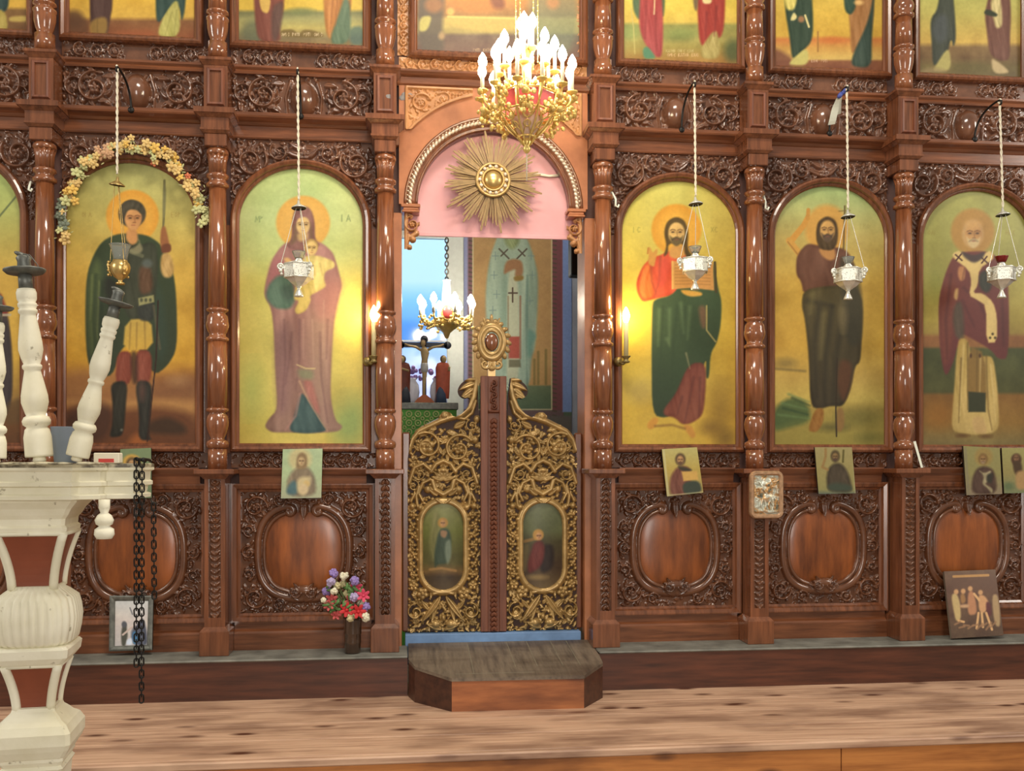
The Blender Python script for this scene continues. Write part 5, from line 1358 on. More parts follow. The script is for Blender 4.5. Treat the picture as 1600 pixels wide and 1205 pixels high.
for k in range(14):
    a = 2 * math.pi * k / 14
    mb.ball((sx + .071 * math.cos(a), -.046, sz + .071 * math.sin(a)), .011, 8, 6, (1, .7, 1))
mb.build('hub_beads', M['bead'], tsb)
MB().ball((sx, -.036, sz), .050, 28, 16, (1, .65, 1)).build('boss', M['brass'], tsb)

# ------------------------------------------------------------------ the two door leaves
DY = .05
dx0, dx1 = ax(637, DY), ax(750, DY)
du = (dx1 - dx0) / 113.0
OUT = [(0, 0), (0, 280), (4, 300), (15, 317), (35, 327), (47, 333), (53, 343), (65, 343), (71, 333), (85, 340), (95, 353), (97, 367), (87, 363), (77, 373), (81, 387), (95, 396), (113, 397), (113, 0)]
def smooth_poly(P, n=2):
    P = np.asarray(P, float)
    for _ in range(n):
        Q = np.roll(P, -1, 0); P = np.stack([P * .75 + Q * .25, P * .25 + Q * .75], 1).reshape(-1, 2)
    return P
def in_poly(X, Z, P):
    ins = np.zeros(X.shape, bool); Q = np.roll(P, -1, 0)
    for (a, b_), (c, d) in zip(P, Q):
        if abs(d - b_) > 1e-9: ins ^= ((b_ > Z) != (d > Z)) & (X < (c - a) * (Z - b_) / (d - b_) + a)
    return ins
OUTS = np.vstack([[(0, 0), (0, 270)], smooth_poly(OUT, 2)[6:-6], [(113, 390), (113, 0)]])
def door_leaf(s, label):
    """s=-1 left leaf, +1 its mirror image"""
    wx = (lambda u: dx0 + u * du) if s < 0 else (lambda u: 2 * XC - (dx0 + u * du))
    xa, xb = sorted((wx(0), wx(113)))
    t = thing('royal_door_leaf', label, 'door', ((xa + xb) / 2, DY, zb0), 'gilded leaves of the sanctuary door')
    P = [(wx(u), zb0 + v * du) for u, v in OUTS]
    if s > 0: P = P[::-1]
    MB().prism_y(P, DY - .006, DY + .03).build('board', M['door_board'], t)
    r = Relief(xa, xb, zb0, zb0 + 400 * du, .8, du)
    m = (lambda u: u) if s < 0 else (lambda u: 113 - u)
    A = (lambda a: a) if s < 0 else (lambda a: math.pi - a)
    g = 1 if s < 0 else -1
    ov = (55, 133, 38, 74)       # medallion
    def stad(u, v, w, h): return np.hypot(u - m(ov[0]), np.maximum(np.abs(v - ov[1]) - (h - w), 0)) - w
    X, Z = np.meshgrid(r.gx, r.gz)
    # medallion moulding
    pts = []
    for k in range(61):
        a = math.pi / 2 + 2 * math.pi * k / 60
        pts.append((m(55) + 35 * math.cos(a), 133 + (36 if math.sin(a) > 0 else -36) + 35 * math.sin(a)))
    r.stroke(pts, 6.5, 6.5, 7)
    r.stroke([(m(55 - 10), 206), (m(55), 199), (m(65), 206)], 4, 4, 8); r.stroke([(m(40), 60), (m(55), 63), (m(70), 60)], 4, 4, 7)
    # crest and shoulder mouldings
    r.stroke([(m(u), v) for u, v in ((2, 284), (7, 300), (17, 313), (36, 322), (50, 329), (66, 334), (82, 338), (96, 350), (103, 366), (108, 392))], 5, 5, 8)
    r.stroke([(m(u), v) for u, v in ((70, 336), (88, 332), (100, 342), (106, 360))], 3, 3, 6)
    r.dome(m(57), 337, 8, 8, 9); r.spiral(m(57), 337, 11, A(0), g, 1.1, 3, 6)
    for k, (u, v, a, L) in enumerate(((108, 394, 2.9, 26), (106, 388, 3.3, 28), (103, 380, 3.6, 28), (100, 372, 3.4, 22), (98, 366, 2.9, 16))): r.leaf(m(u), v, A(a), L, 5.5, 9, .2, .25 * g)
    r.scroll(m(30), 290, 22, A(2.2), -g, 8, 7); r.flower(m(30), 290, 13, 5, 9)
    r.scroll(m(79), 285, 24, A(0.6), g, 8, 9); r.scroll(m(100), 322, 10, A(2), g, 7, 5); r.leaf(m(72), 318, A(.5), 22, 6, 8); r.leaf(m(60), 312, A(-.2), 20, 5, 7)
    r.leaf(m(45), 316, A(2.8), 22, 6, 8); r.dome(m(105), 300, 6, 7, 8); r.dome(m(108), 332, 5, 6, 7)
    # arched band and shell
    r.stroke([(m(2), 232), (m(10), 256), (m(24), 262), (m(38), 250)], 4, 3.4, 8); r.stroke([(m(108), 232), (m(100), 256), (m(86), 262), (m(72), 250)], 4, 3.4, 8)
    r.stroke([(m(36), 250), (m(44), 262), (m(55), 267), (m(66), 262), (m(74), 250)], 4.2, 4.2, 9)
    r.scroll(m(18), 246, 12, A(1.5), g, 7, 5); r.scroll(m(92), 246, 12, A(1.5), -g, 7, 5)
    for k in range(7): r.leaf(m(55), 236, A(.3 + k * .42), 21, 4.6, 9, .15)
    r.dome(m(55), 252, 9, 5, 9); r.stroke([(m(38), 236), (m(42), 222), (m(55), 214), (m(68), 222), (m(72), 236)], 4.5, 4.5, 7)
    for q_ in (-1, 1):
        x = lambda v: m(55 + q_ * v)
        aa = lambda a: A(a if q_ > 0 else math.pi - a)
        r.stroke([(x(20), 238), (x(32), 232), (x(38), 216), (x(32), 204)], 3.2, 2.6, 7)
        r.stroke([(x(38), 226), (x(42), 212), (x(40), 196)], 3.6, 3, 7); r.dome(x(36), 194, 5.5, 5.5, 8); r.dome(x(48), 196, 5.5, 5.5, 8)
        r.stroke([(x(44), 216), (x(50), 204)], 3, 3, 6); r.dome(x(24), 222, 6, 6, 7); r.scroll(x(46), 228, 9, aa(1.5), g * q_, 6, 4)
        r.leaf(x(8), 212, aa(.7), 22, 5, 8)
        # garlands beside the medallion
        for k in range(7):
            v = 182 - k * 15.5
            r.flower(x(46 + (k % 2) * 2), v, 6.4, 4, 7, k * .5); r.dome(x(40), v - 7, 3.4, 3.6, 6); r.dome(x(52), v - 8, 3.4, 3.6, 6)
        r.flower(x(46), 72, 8, 5, 8)
        # foot
        r.scroll(x(43), 32, 13, aa(1.6), -g * q_, 8, 4, False); r.dome(x(43), 26, 6, 9, 7)
        r.leaf(x(4), 56, aa(-1.05), 52, 6, 9, .45, .12 * q_ * g); r.leaf(x(10), 44, aa(-1.3), 34, 4, 7, .3)
        r.leaf(x(14), 78, aa(-1.35), 30, 4.5, 7); r.flower(x(32), 60, 10, 5, 8, .4 * q_); r.flower(x(24), 74, 5, 4, 7); r.leaf(x(22), 34, aa(.9), 20, 4, 7); r.dome(x(12), 12, 9, 7, 8); r.leaf(x(2), 4, aa(.35), 26, 6, 8)
    r.dome(m(55), 22, 4, 6, 8)
    r.mask &= in_poly(X if s < 0 else 113 - X, Z, OUTS)
    inm = stad(X, Z, 31, 67) < 0
    edge = (np.abs(X - 56.5) > 50)
    r.fill(420, (6, 12), (3.5, 6), 31, where=lambda x, z: z < 318 and math.hypot(x - m(55), max(abs(z - 133) - 36, 0)) > 44)
    r.h[inm] = 0
    r.mesh('gilded_carving', M['gold'], t, DY - .006, 1.25, thr=0.9)
    # painted medallion, slightly convex
    def vf(X_, Z_):
        e = ((X_ - wx(55)) / (31 * du)) ** 2
        return np.stack([X_, DY - .010 - .010 * np.clip(1 - e, 0, 1), Z_], -1)
    cv = Canvas(wx(55) - 33 * du, wx(55) + 33 * du, zb0 + 64 * du, zb0 + 202 * du, DY, 1.0, vf)
    cv.mask = np.hypot(cv.X - wx(55), np.maximum(np.abs(cv.Z - zb0 - 133 * du) - 36 * du, 0)) < 32 * du
    return t, cv
tl, cv = door_leaf(-1, 'left gilded door leaf with medallion of a winged figure standing')
cv.grad([(785, (150, 150, 90)), (830, (108, 112, 48)), (880, (84, 78, 36)), (893, (120, 92, 46)), (902, (70, 54, 30)), (920, (84, 66, 38))]); cv.blotch(8, 16, 31)
cv.poly([(676, 800), (684, 798), (690, 830), (684, 870), (676, 880), (670, 850)], (134, 130, 74), 3, .8); cv.ell(692, 817, 8, 8, (176, 132, 54), 1.5); cv.face(692, 818, 4, (196, 150, 90), (100, 66, 36))
cv.poly([(686, 826), (702, 826), (706, 850), (702, 880), (682, 882), (680, 890), (678, 866)], (60, 76, 52), 2); cv.poly([(688, 828), (700, 830), (696, 842), (688, 838)], (150, 116, 76), 1.5); cv.poly([(694, 850), (704, 840), (706, 870), (698, 886)], (128, 140, 110), 2, .8)
cv.line([(672, 890), (690, 888), (712, 892)], 4, (164, 124, 66), 2, .8)
cv.mesh('medallion_painting', M['paint'], tl)
tr, cv = door_leaf(1, 'right gilded door leaf with medallion of a seated figure in dark red')
cv.grad([(785, (116, 122, 82)), (830, (92, 96, 58)), (846, (76, 70, 38)), (880, (66, 48, 28)), (920, (100, 80, 46))]); cv.blotch(7, 16, 32)
cv.line([(820, 846), (836, 842)], 5, (150, 112, 54), 2, .8); cv.poly([(848, 850), (866, 852), (864, 890), (842, 896)], (40, 28, 22), 3, .9)
cv.ell(841, 836, 8.5, 9, (186, 140, 62), 1.5); cv.face(842, 838, 4.4, (206, 156, 96), (100, 60, 36)); cv.poly([(834, 848), (846, 844), (852, 856), (848, 884), (826, 898), (824, 880), (830, 862)], (104, 40, 30), 2.5); cv.poly([(818, 852), (828, 850), (822, 896), (814, 890)], (110, 96, 52), 3, .7); cv.ell(840, 902, 16, 4, (150, 124, 70), 2.5, .8)
cv.mesh('medallion_painting', M['paint'], tr)
# centre batten belongs to the right leaf
b0, b1 = ax(750, DY), 2 * XC - ax(750, DY)
zbt = at(770, 588, .02)[1]
mb = MB().box(b0 + .001, b1 - .001, .012, DY - .007, zb0, zbt, .003)
mb.box(b0 + .001, b0 + .04, .004, .012, zb0, zbt, .003); mb.box(b1 - .04, b1 - .001, .004, .012, zb0, zbt, .003)
bat = mb.build('centre_batten', M['matt_walnut'], tr)
r = Relief(b0 + .041, b1 - .041, zb0, zbt - .02, .7)
n = 44
for k in range(n):
    v = 4 + k * (r.H - 62) / n
    r.leaf(r.W * .26, v - 3, 1.0, 9.5, 3.2, 5.5, .1); r.leaf(r.W * .76, v - 3, 2.14, 9.5, 3.2, 5.5, .1)
r.stroke([(1, r.H - 50), (r.W - 1, r.H - 50)], 2, 2, 5)
for k in range(5): r.scroll(r.W / 2, r.H - 6 - k * 9, 5, 1.5, 1 if k % 2 else -1, 3.5, 3)
r.mesh('braid_carving', M['matt_walnut'], bat, .0115, 1.6)
# cartouche on top of the batten
cx, cz = at(768, 535, .03)
fin = MB().torus((cx, .02, cz), .064, .017, (0, 1, 0), 36, 10, 1.0, 1.34)
fin.torus((cx, .010, cz), .046, .009, (0, 1, 0), 32, 8, 1.0, 1.4)
for k in range(18):
    a = 2 * math.pi * k / 18
    if math.sin(a) < -.9: continue
    fin.ball((cx + .088 * math.cos(a), .028, cz + .108 * math.sin(a)), .023, 8, 6, (1.0, .5, .62), Matrix.Rotation(-a + .5 * (1 if math.cos(a) > 0 else -1), 3, 'Y'))
for a, L in ((1.2, .03), (1.57, .042), (1.94, .03)):
    fin.ball((cx + .10 * math.cos(a), .028, cz + .118 * math.sin(a)), L * .8, 8, 6, (1, .35, .3), Matrix.Rotation(-a, 3, 'Y'))
for s in (-1, 1):
    P = [(cx + s * (.034 + .030 * (1 - k / 22) * math.cos(k * .42 + 2.4)), .02, cz - .118 + .030 * (1 - k / 22) * math.sin(k * .42 + 2.4)) for k in range(20)]
    fin.tube(P, .010, 8, .006); fin.ball((cx + s * .03, .012, cz - .118), .009, 8, 6)
fin.ball((cx, .008, cz - .142), .018, 10, 8, (1, .8, .8)); fin.box(cx - .02, cx + .02, .015, .04, zbt - .01, cz - .10)
f = fin.build('cartouche', M['gold'], tr)
MB().ball((cx, .022, cz), .036, 20, 14, (1, .7, 1.35)).build('amber_boss', M['wood_light'], f)

# ------------------------------------------------------------------ threshold and step
M['blue_paint'] = plain('blue sill paint', (112, 146, 190), .55, 0, .2, 8)
o = MB().box(XC - .47, XC + .47, -.012, .10, .10, zb0 - .004, .003).build('threshold', M['blue_paint'])
tag(o, 'pale blue painted sill under the gilded door leaves', 'sill')
M['step_top'] = plank_floor('dark worn step top', (80, 70, 60), (130, 116, 98), (22, 1.4, 22), False, .55)
M['step_front'] = plank_floor('stained step front', (120, 66, 36), (190, 120, 70), (1.2, 9, 9), True, .5)
M['step_side'] = wood('dark step side', (52, 28, 20), (84, 50, 34), .5, (1.2, 9, 9), .05)
T = [(ax(706, -.612), -.612), (ax(913, -.618), -.618), (ax(942, -.43), -.43), (sx1 - .004, -.30), (sx1 - .004, -.02), (sx0 + .004, -.02), (sx0 + .004, -.30), (ax(648, -.415), -.415)]
zt = .158
zb_t = .214
zty = lambda y: zt + (zb_t - zt) * (y + .615) / .595
ts = thing('wooden_step', 'low dark wooden step with cut-off front corners before the gilded doors', 'step', (XC, -.4, 0))
mb = MB().loft([[(x, y, zty(y) - .016) for x, y in T], [(x, y, zty(y)) for x, y in T]])
mb.build('tread', M['step_top'], ts)
def face_board(p, q, name, mat):
    d = Vector((q[0] - p[0], q[1] - p[1], 0)).normalized(); n = Vector((d.y, -d.x, 0)) * -.014
    mb = MB(); a, b_ = Vector((p[0], p[1], 0)), Vector((q[0], q[1], 0))
    V = [a, b_, b_ + n, a + n]
    mb.loft([[(v.x, v.y, 0.0) for v in V], [(v.x, v.y, zty(v.y) - .017) for v in V]]); mb.build(name, mat, ts)
inn = [(x, y + .006) for x, y in T]
face_board(inn[0], inn[1], 'front_board', M['step_front']); face_board(inn[1], inn[2], 'corner_board', M['step_side']); face_board(inn[7], inn[0], 'corner_board', M['step_side'])
face_board(inn[2], inn[3], 'side_board', M['step_side']); face_board(inn[6], inn[7], 'side_board', M['step_side'])
mb = MB()
for px in (640 + 95, 800, 833, 872, 898):
    x = ax(px, -.3)
    ya = -.56 if px < 760 else -.46
    mb.loft([[(x - .0015, y, zty(y) + d) for y, d in ((ya, -.002), (-.03, -.002), (-.03, .0006), (ya, .0006))], [(x + .0015, y, zty(y) + d) for y, d in ((ya, -.002), (-.03, -.002), (-.03, .0006), (ya, .0006))]])
mb.box(ax(712, -.55), ax(836, -.55), -.552, -.549, zty(-.55) - .002, zty(-.55) + .0006)
tag(mb.build('board_joint', plain('pale joint dust', (132, 124, 104), .8), ts), kind='stuff')

# ------------------------------------------------------------------ the sanctuary behind
WY = 2.2
M['wall_paint'] = plain('grey blue plaster', (150, 158, 176), .8, 0, .1, 5)
M['white_frame'] = plain('white window frame', (214, 222, 218), .5, 0, .05)
wx0, wx1 = ax(560, WY), ax(700, WY)
wz0, wz1 = at(660, 642, WY)[1], at(660, 373, WY)[1]
mb = MB()
mb.box(-2.5, wx0, WY, WY + .1, -.12, 4.2); mb.box(wx1, 3.6, WY, WY + .1, -.12, 4.2); mb.box(wx0, wx1, WY, WY + .1, -.12, wz0); mb.box(wx0, wx1, WY, WY + .1, wz1, 4.2)
tag(mb.build('wall_back', M['wall_paint']), kind='structure')
mb = MB()
fw = ax(724, WY) - wx1
mb.box(wx1 - .01, wx1 + fw, WY - .04, WY + .05, wz0 - .05, wz1 + .05, .004); mb.box(wx0 - .05, wx0, WY - .03, WY + .05, wz0, wz1); mb.box(wx0, wx1, WY - .03, WY + .05, wz1, wz1 + .05); mb.box(wx0, wx1, WY - .03, WY + .05, wz0 - .05, wz0)
mb.box(wx0, wx1, WY - .0, WY + .03, at(660, 533, WY)[1] - .006, at(660, 533, WY)[1] + .006)
wf = tag(mb.build('window_1', M['white_frame']), kind='structure')
m, nt, b = new_mat('evening sky through glass')
a_ = nt.nodes.new('ShaderNodeAttribute'); a_.attribute_name = 'paint'
nt.links.new(a_.outputs['Color'], b.inputs['Emission Color']); setp(b, Base_Color=(.05, .08, .1, 1), Emission_Strength=1.0, Roughness=.1)
M['sky'] = m
cv = Canvas(wx0, wx1, wz0, wz1, WY + .02, 2.0)
cv.grad([(370, (200, 246, 252)), (440, (196, 240, 252)), (470, (130, 204, 246)), (495, (110, 184, 244)), (515, (60, 146, 226)), (535, (60, 140, 216)), (545, (160, 206, 240)), (580, (190, 206, 244)), (640, (200, 210, 246))])
cv.poly([(600, 512), (640, 502), (690, 516), (720, 520), (720, 540), (600, 540)], (64, 146, 224), 6, .8)
pane = cv.mesh('pane', M['sky'], wf)

cv = Canvas(ax(722, WY), ax(893, WY), at(800, 700, WY)[1], at(800, 330, WY)[1], WY - .006, 1.2)
cv.grad([(330, (180, 146, 92)), (560, (186, 150, 94)), (601, (188, 150, 92)), (604, (110, 124, 88)), (640, (92, 112, 82)), (700, (96, 112, 84))]); cv.blotch(8, 26, 41)
for x, h in ((841, 550), (853, 547), (835, 562), (864, 555)): cv.line([(x, h), (x, 600)], 4, (130, 118, 66), 2, .8)
cv.poly([(784, 350), (812, 350), (826, 378), (834, 400), (841, 430), (840, 480), (838, 520), (836, 545), (830, 560), (828, 606), (790, 612), (768, 600), (762, 560), (758, 470), (761, 430), (766, 400), (774, 378)], (158, 178, 146), 2, 1, 2, (166, 188, 160))
cv.poly([(792, 424), (810, 420), (812, 610), (790, 610)], (190, 196, 158), 2, 1, 1); cv.poly([(795, 526), (812, 526), (812, 560), (795, 560)], (170, 86, 68), 1.2, 1, 0); cv.line([(794, 463), (794, 560)], 2, (150, 120, 84), 1, .8); cv.line([(813, 463), (813, 560)], 3, (150, 112, 84), 1, .8)
cv.poly([(795, 562), (813, 562), (814, 574), (795, 574)], (100, 96, 70), 1.2, .8, 0)
cv.poly([(784, 424), (792, 424), (794, 560), (786, 600), (782, 520)], (134, 160, 132), 3, .7); cv.poly([(822, 430), (826, 430), (822, 605), (826, 608), (822, 560)], (96, 130, 112), 2, .8); cv.poly([(824, 512), (836, 520), (838, 528), (832, 536), (830, 556), (824, 560)], (106, 150, 128), 2.5, .8)
for x, y in ((774, 400), (772, 430), (776, 460), (770, 485), (830, 400), (832, 430), (828, 470)): cv.line([(x - 5, y), (x + 5, y)], 1.6, (124, 148, 134), 1.2, .7); cv.line([(x, y - 6), (x, y + 6)], 1.6, (124, 148, 134), 1.2, .7)
for (x, y, q) in ((788, 397, 1), (815, 397, -1)): cv.line([(x - 8 * q, y - 8), (x + 7 * q, y + 7)], 2.4, (92, 84, 66), 1); cv.line([(x + 5 * q, y - 7), (x - 5 * q, y + 3)], 2.2, (92, 84, 66), 1)
cv.line([(801, 450), (801, 472)], 2.4, (84, 70, 54), 1); cv.line([(795, 458), (808, 458)], 2.4, (84, 70, 54), 1)
cv.poly([(790, 408), (804, 404), (816, 408), (818, 426), (812, 436), (804, 432), (806, 420), (796, 424), (786, 430)], (160, 120, 80), 2); cv.poly([(802, 432), (818, 430), (818, 438), (804, 440)], (150, 122, 62), 1.5)
cv.poly([(784, 352), (814, 352), (812, 380), (800, 392), (788, 380)], (146, 160, 106), 3)
cv.face(800, 346, 13, (190, 146, 90), (120, 86, 52), None, (170, 160, 120))
# painted border
cv.poly([(700, 300), (738, 300), (738, 720), (700, 720)], (126, 92, 92), 1, 1, 0); cv.poly([(863, 300), (880, 300), (880, 720), (863, 720)], (122, 76, 76), 1, 1, 0); cv.poly([(700, 641), (880, 641), (880, 720), (700, 720)], (112, 92, 88), 1, 1, 0)
for k in range(40):
    y = 376 + k * 7
    cv.line([(733, y), (738, y + 1)], 2.4, (84, 80, 60), 1.2, .8); cv.line([(864, y), (869, y + 1)], 2.4, (84, 80, 60), 1.2, .8)
cv.line([(739, 330), (739, 640), (862, 640), (862, 330)], 1.8, (206, 196, 148), 1); cv.poly([(879, 300), (900, 300), (900, 644), (879, 644)], (126, 150, 190), 1, 1, 0); cv.poly([(700, 650), (900, 650), (900, 720), (700, 720)], (110, 104, 92), 2, 1, 0)
cv.poly([(722, 300), (731, 300), (731, 640), (722, 640)], (150, 156, 180), 1.5, 1, 0)
o = cv.mesh('wall_painting', M['paint_flat'])
tag(o, 'wall painting of a bishop in pale green vestments behind the doorway', 'painting')

# altar table
AY0, AY1 = 1.15, 1.95
az = at(660, 629, AY0)[1]
t = thing('altar_table', 'altar table with green lattice cloth, seen through the doorway', 'table', (.2, AY0, -.02))
axx0, axx1 = ax(575, AY0), ax(716, AY0)
MB().box(axx0, axx1, AY0, AY1, az - .045, az, .004).build('top', M['lead'], t)
M['green_cloth'] = plain('bright green cloth', (96, 172, 74), .7, 0, .1, 20)
M['lace'] = plain('pale lace', (196, 206, 140), .8, 0, .1, 60)
o = MB().box(axx0 + .01, axx1 - .01, AY0 + .012, AY1 - .01, -.02, az - .046).build('cloth', M['green_cloth'], t)
lc = MB(); uu = .0045
for i in range(9):
    for k in range(9):
        x, z = axx0 + .03 + i * .058, az - .075 - k * .058
        if z < .2: continue
        lc.torus((x, AY0 + .008, z), .018, .0045, (0, 1, 0), 14, 6); lc.torus((x + .029, AY0 + .008, z - .029), .010, .004, (0, 1, 0), 12, 6)
        lc.ball((x, AY0 + .008, z), .006, 6, 5)
tag(lc.build('lace_overlay', M['lace'], t), kind='stuff')

# crucifix with its two side figures
M['skin'] = plain('painted flesh', (196, 172, 120), .5, 0, .1, 60)
M['cross'] = plain('dark blue cross paint', (52, 62, 78), .5)
M['loin'] = plain('white loincloth paint', (200, 204, 196), .6)
M['hair'] = plain('dark hair paint', (92, 70, 44), .6)
KY = AY0 + .10
uK = (KY + CD) / FOC
kx, _ = at(663, 600, KY); Kz = lambda py: at(663, py, KY)[1]
t = thing('crucifix', 'painted crucifix with pale figure, standing on the altar before the window', 'crucifix', (kx, KY, az))
mb = MB().box(kx - .014, kx + .014, KY, KY + .016, Kz(624), Kz(528), .002)
mb.box(kx - 36 * uK, kx + 36 * uK, KY, KY + .016, Kz(543), Kz(535), .002)
for x, z in ((kx, Kz(530)), (kx - 36 * uK, Kz(539)), (kx + 36 * uK, Kz(539))): mb.lathe([(.0, 0), (.024, 0), (.026, .008), (.024, .016), (0, .016)], (x, KY + .016, z), 12, (0, -1, 0))
mb.build('cross', M['cross'], t)
mb = MB()
mb.prism_y([(kx - .07, az), (kx + .07, az), (kx + .045, az + .03), (kx + .012, az + .055), (kx - .012, az + .055), (kx - .045, az + .03)], KY - .03, KY + .04)
mb.build('mound', plain('orange rock paint', (186, 104, 60), .6), t)
bd = MB()
yk = KY - .012
P = [(kx - .004, yk, Kz(618)), (kx - .003, yk, Kz(600)), (kx + .002, yk - .004, Kz(588)), (kx - .002, yk, Kz(574)), (kx + .002, yk - .002, Kz(562)), (kx + .004, yk - .004, Kz(552)), (kx, yk, Kz(546)), (kx - .004, yk - .004, Kz(542))]
R = [.008, .010, .014, .022, .020, .028, .024, .010]
rings = [[(x + r * math.cos(2 * math.pi * i / 12), y + .65 * r * math.sin(2 * math.pi * i / 12), z) for i in range(12)] for (x, y, z), r in zip(P, R)]
bd.loft(rings, True, True, True)
for s in (-1, 1):
    bd.tube([(kx + s * .018, yk, Kz(548)), (kx + s * .055, yk, Kz(543)), (kx + s * .10, yk, Kz(541)), (kx + s * .128, yk, Kz(538))], .010, 8, .005)
bd.ball((kx - .008, yk - .006, Kz(537)), .019, 10, 8, (.85, .9, 1.15))
body = bd.build('figure', M['skin'], t)
lo = MB(); lo.lathe([(.022, 0), (.026, .02), (.024, .05), (.021, .06)], (kx, yk, Kz(582)), 12, (0, 0, 1), 1, .75); lo.build('loincloth', M['loin'], body)
hr = MB(); hr.ball((kx - .008, yk - .001, Kz(536.0)), .0205, 10, 8, (.95, .85, 1.1)); hr.build('hair', M['hair'], body)
def side_figure(px, robe, under, label, flip):
    x, _ = at(px, 600, KY)
    t = thing('standing_figure', label, 'figurine', (x, KY, az))
    w = 11 * uK
    z = lambda py: at(px, py, KY)[1]
    prof = [(.85, 623), (.95, 610), (1.0, 590), (1.05, 575), (.8, 568), (.3, 566)]
    mb = MB(); zb_ = az
    mb.lathe([(w * r, max(0, z(py) - az)) for r, py in prof], (x, KY, az), 14, (0, 0, 1), 1, .5)
    b_ = mb.build('robe', robe, t)
    lw = MB(); lw.lathe([(w * .8, 0), (w * .7, .06), (w * .3, .12)], (x + flip * .012, KY - .012, az), 12, (0, 0, 1), 1, .5); lw.build('tunic', under, t)
    hd = MB(); hd.ball((x - flip * .006, KY - .006, z(562)), .021, 10, 8, (.85, .9, 1.1)); hd.build('head', M['skin'], t); ar = MB().tube([(x + w * .8, KY - .02, z(580)), (x - flip * w * .9, KY - .03, z(574))], .008, 6); ar.build('hand', M['skin'], t)
    hh = MB(); hh.ball((x - flip * .003, KY + .002, z(561.2)), .024, 10, 8, (.9, .9, 1.08)); hh.build('hair', M['hair'], t)
side_figure(630, plain('brown red robe paint', (120, 62, 46), .6), plain('dark tunic paint', (52, 58, 70), .6), 'brown-robed painted figure left of the small crucifix', 1)
side_figure(692, plain('orange red robe paint', (206, 106, 78), .6), plain('blue tunic paint', (62, 82, 110), .6), 'orange-red robed painted figure right of the small crucifix', -1)
M['milk_glass'] = plain('white porcelain', (232, 238, 250), .3, 0, .04)
for px, nm in ((644, 'left'), (683, 'right')):
    x, _ = at(px, 610, KY + .12)
    zz0 = az
    t = thing('white_vase', 'white vase with mauve flowers standing %s behind the small crucifix' % nm, 'vase', (x, KY + .12, az), None)
    MB().lathe([(.028, 0), (.042, .03), (.05, .08), (.044, .13), (.026, .16), (.034, .175)], (x, KY + .12, az), 18).build('vessel', M['milk_glass'], t)
    fl_ = MB(); rng = random.Random(px)
    for k in range(16): fl_.ball((x + rng.uniform(-.06, .06), KY + .12 + rng.uniform(-.03, .03), az + .19 + rng.uniform(-.02, .06)), rng.uniform(.012, .02), 7, 5)
    tag(fl_.build('flowers', plain('mauve petals', (168, 140, 206), .8), t), kind='stuff')
# bits at the right of the opening
x, _ = at(912, 540, .26)
o = MB().lathe([(.014, 0), (.014, at(912, 425, .26)[1] - zb0)], (x, .26, zb0), 14).build('post_reflection', plain('pale reflection colour', (196, 190, 176), .3))  # white reflection on a polished brown post, given as pale colour
tag(o, 'pale upright reflection on a brown post behind the right jamb of the doorway', 'pole')
x, z = at(897, 402, .5)
t = thing('black_box', 'black box hung high at the right inside the doorway', 'box', (x, .5, z))
MB().box(x - .025, x + .05, .45, .56, at(897, 432, .5)[1], at(897, 350, .5)[1], .006).build('case', M['iron'], t)
MB().tube([(x + .012, .505, at(897, 351, .5)[1]), (x + .012, .505, at(897, 320, .5)[1]), (x + .012, .06, at(897, 318, .5)[1])], .006, 6).build('hanger', M['iron'], t)
# ------------------------------------------------------------------ hanging oil lamps and their hooks
HYB, HYT = -.066, -.245
m, nt, b = new_mat('pierced silver plate')
co = texco(nt)
vo = nt.nodes.new('ShaderNodeTexVoronoi'); vo.inputs['Scale'].default_value = 130
nt.links.new(co, vo.inputs['Vector'])
nt.links.new(ramp(nt, vo.outputs['Distance'], [(.16, rgb(92, 92, 84)), (.34, rgb(238, 238, 226))]), b.inputs['Base Color'])
setp(b, Roughness=.35, Metallic=.3)
M['pierced'] = m
M['silver_plain'] = plain('plain silver', (228, 228, 216), .28, .5, .08, 60)
m, nt, b = new_mat('clear oil glass')
setp(b, Base_Color=(.9, .93, .88, 1), Roughness=.05, Transmission_Weight=.85, IOR=1.25)
M['glass'] = m
M['red_glass'] = plain('dark red glass', (120, 30, 26), .12, 0, .1)
M['blue_cloth'] = plain('blue satin', (62, 74, 150), .5); M['ribbon'] = plain('white ribbon', (220, 224, 208), .6, 0, .05)

def hook(base, tip, label):
    xb, zb_ = at(*base, HYB); xt, zt_ = at(*tip, HYT)
    t = thing('lamp_hook', label, 'hook', (xb, HYB, zb_), 'lamp hooks on the scroll friezes')
    P = []
    for k in range(19):
        u = k / 18
        P.append((xb + (xt - xb) * u ** 1.5, HYB + (HYT - HYB) * (1 - math.cos(u * math.pi / 2)) , zb_ + (zt_ + .012 - zb_) * math.sin(u * math.pi / 2) ** .8))
    P += [(xt, HYT - .014, zt_ + .004), (xt, HYT - .014, zt_ - .012), (xt, HYT - .002, zt_ - .014)]
    MB().tube(P, .0055, 8).build('rod', M['iron'], t)
    MB().lathe([(.016, 0), (.016, .006), (.009, .012)], (xb, HYB + .002, zb_), 12, (0, -1, 0)).build('rosette', M['iron'], t)
    return xt, zt_
LAMPS = [  # base, tip, cord end, shield, bowl centre, kind, label word
    ((205, 172), (183, 108), (183, 272), (183, 287), (188, 418), 'brass', 'green-cloaked soldier icon'),
    ((470, 182), (465, 112), (467, 312), (467, 323), (467, 424), 'hex', 'mother and child icon'),
    ((1065, 203), (1085, 132), (1087, 306), (1087, 317), (1086, 415), 'hex', 'open book icon'),
    ((1296, 209), (1323, 139), (1325, 326), (1325, 337), (1325, 431), 'box', 'raised arm icon'),
    ((1523, 218), (1562, 160), (1567, 325), (1567, 334), (1565, 429), 'box', 'bishop icon')]
uL = (CD + HYT) / FOC
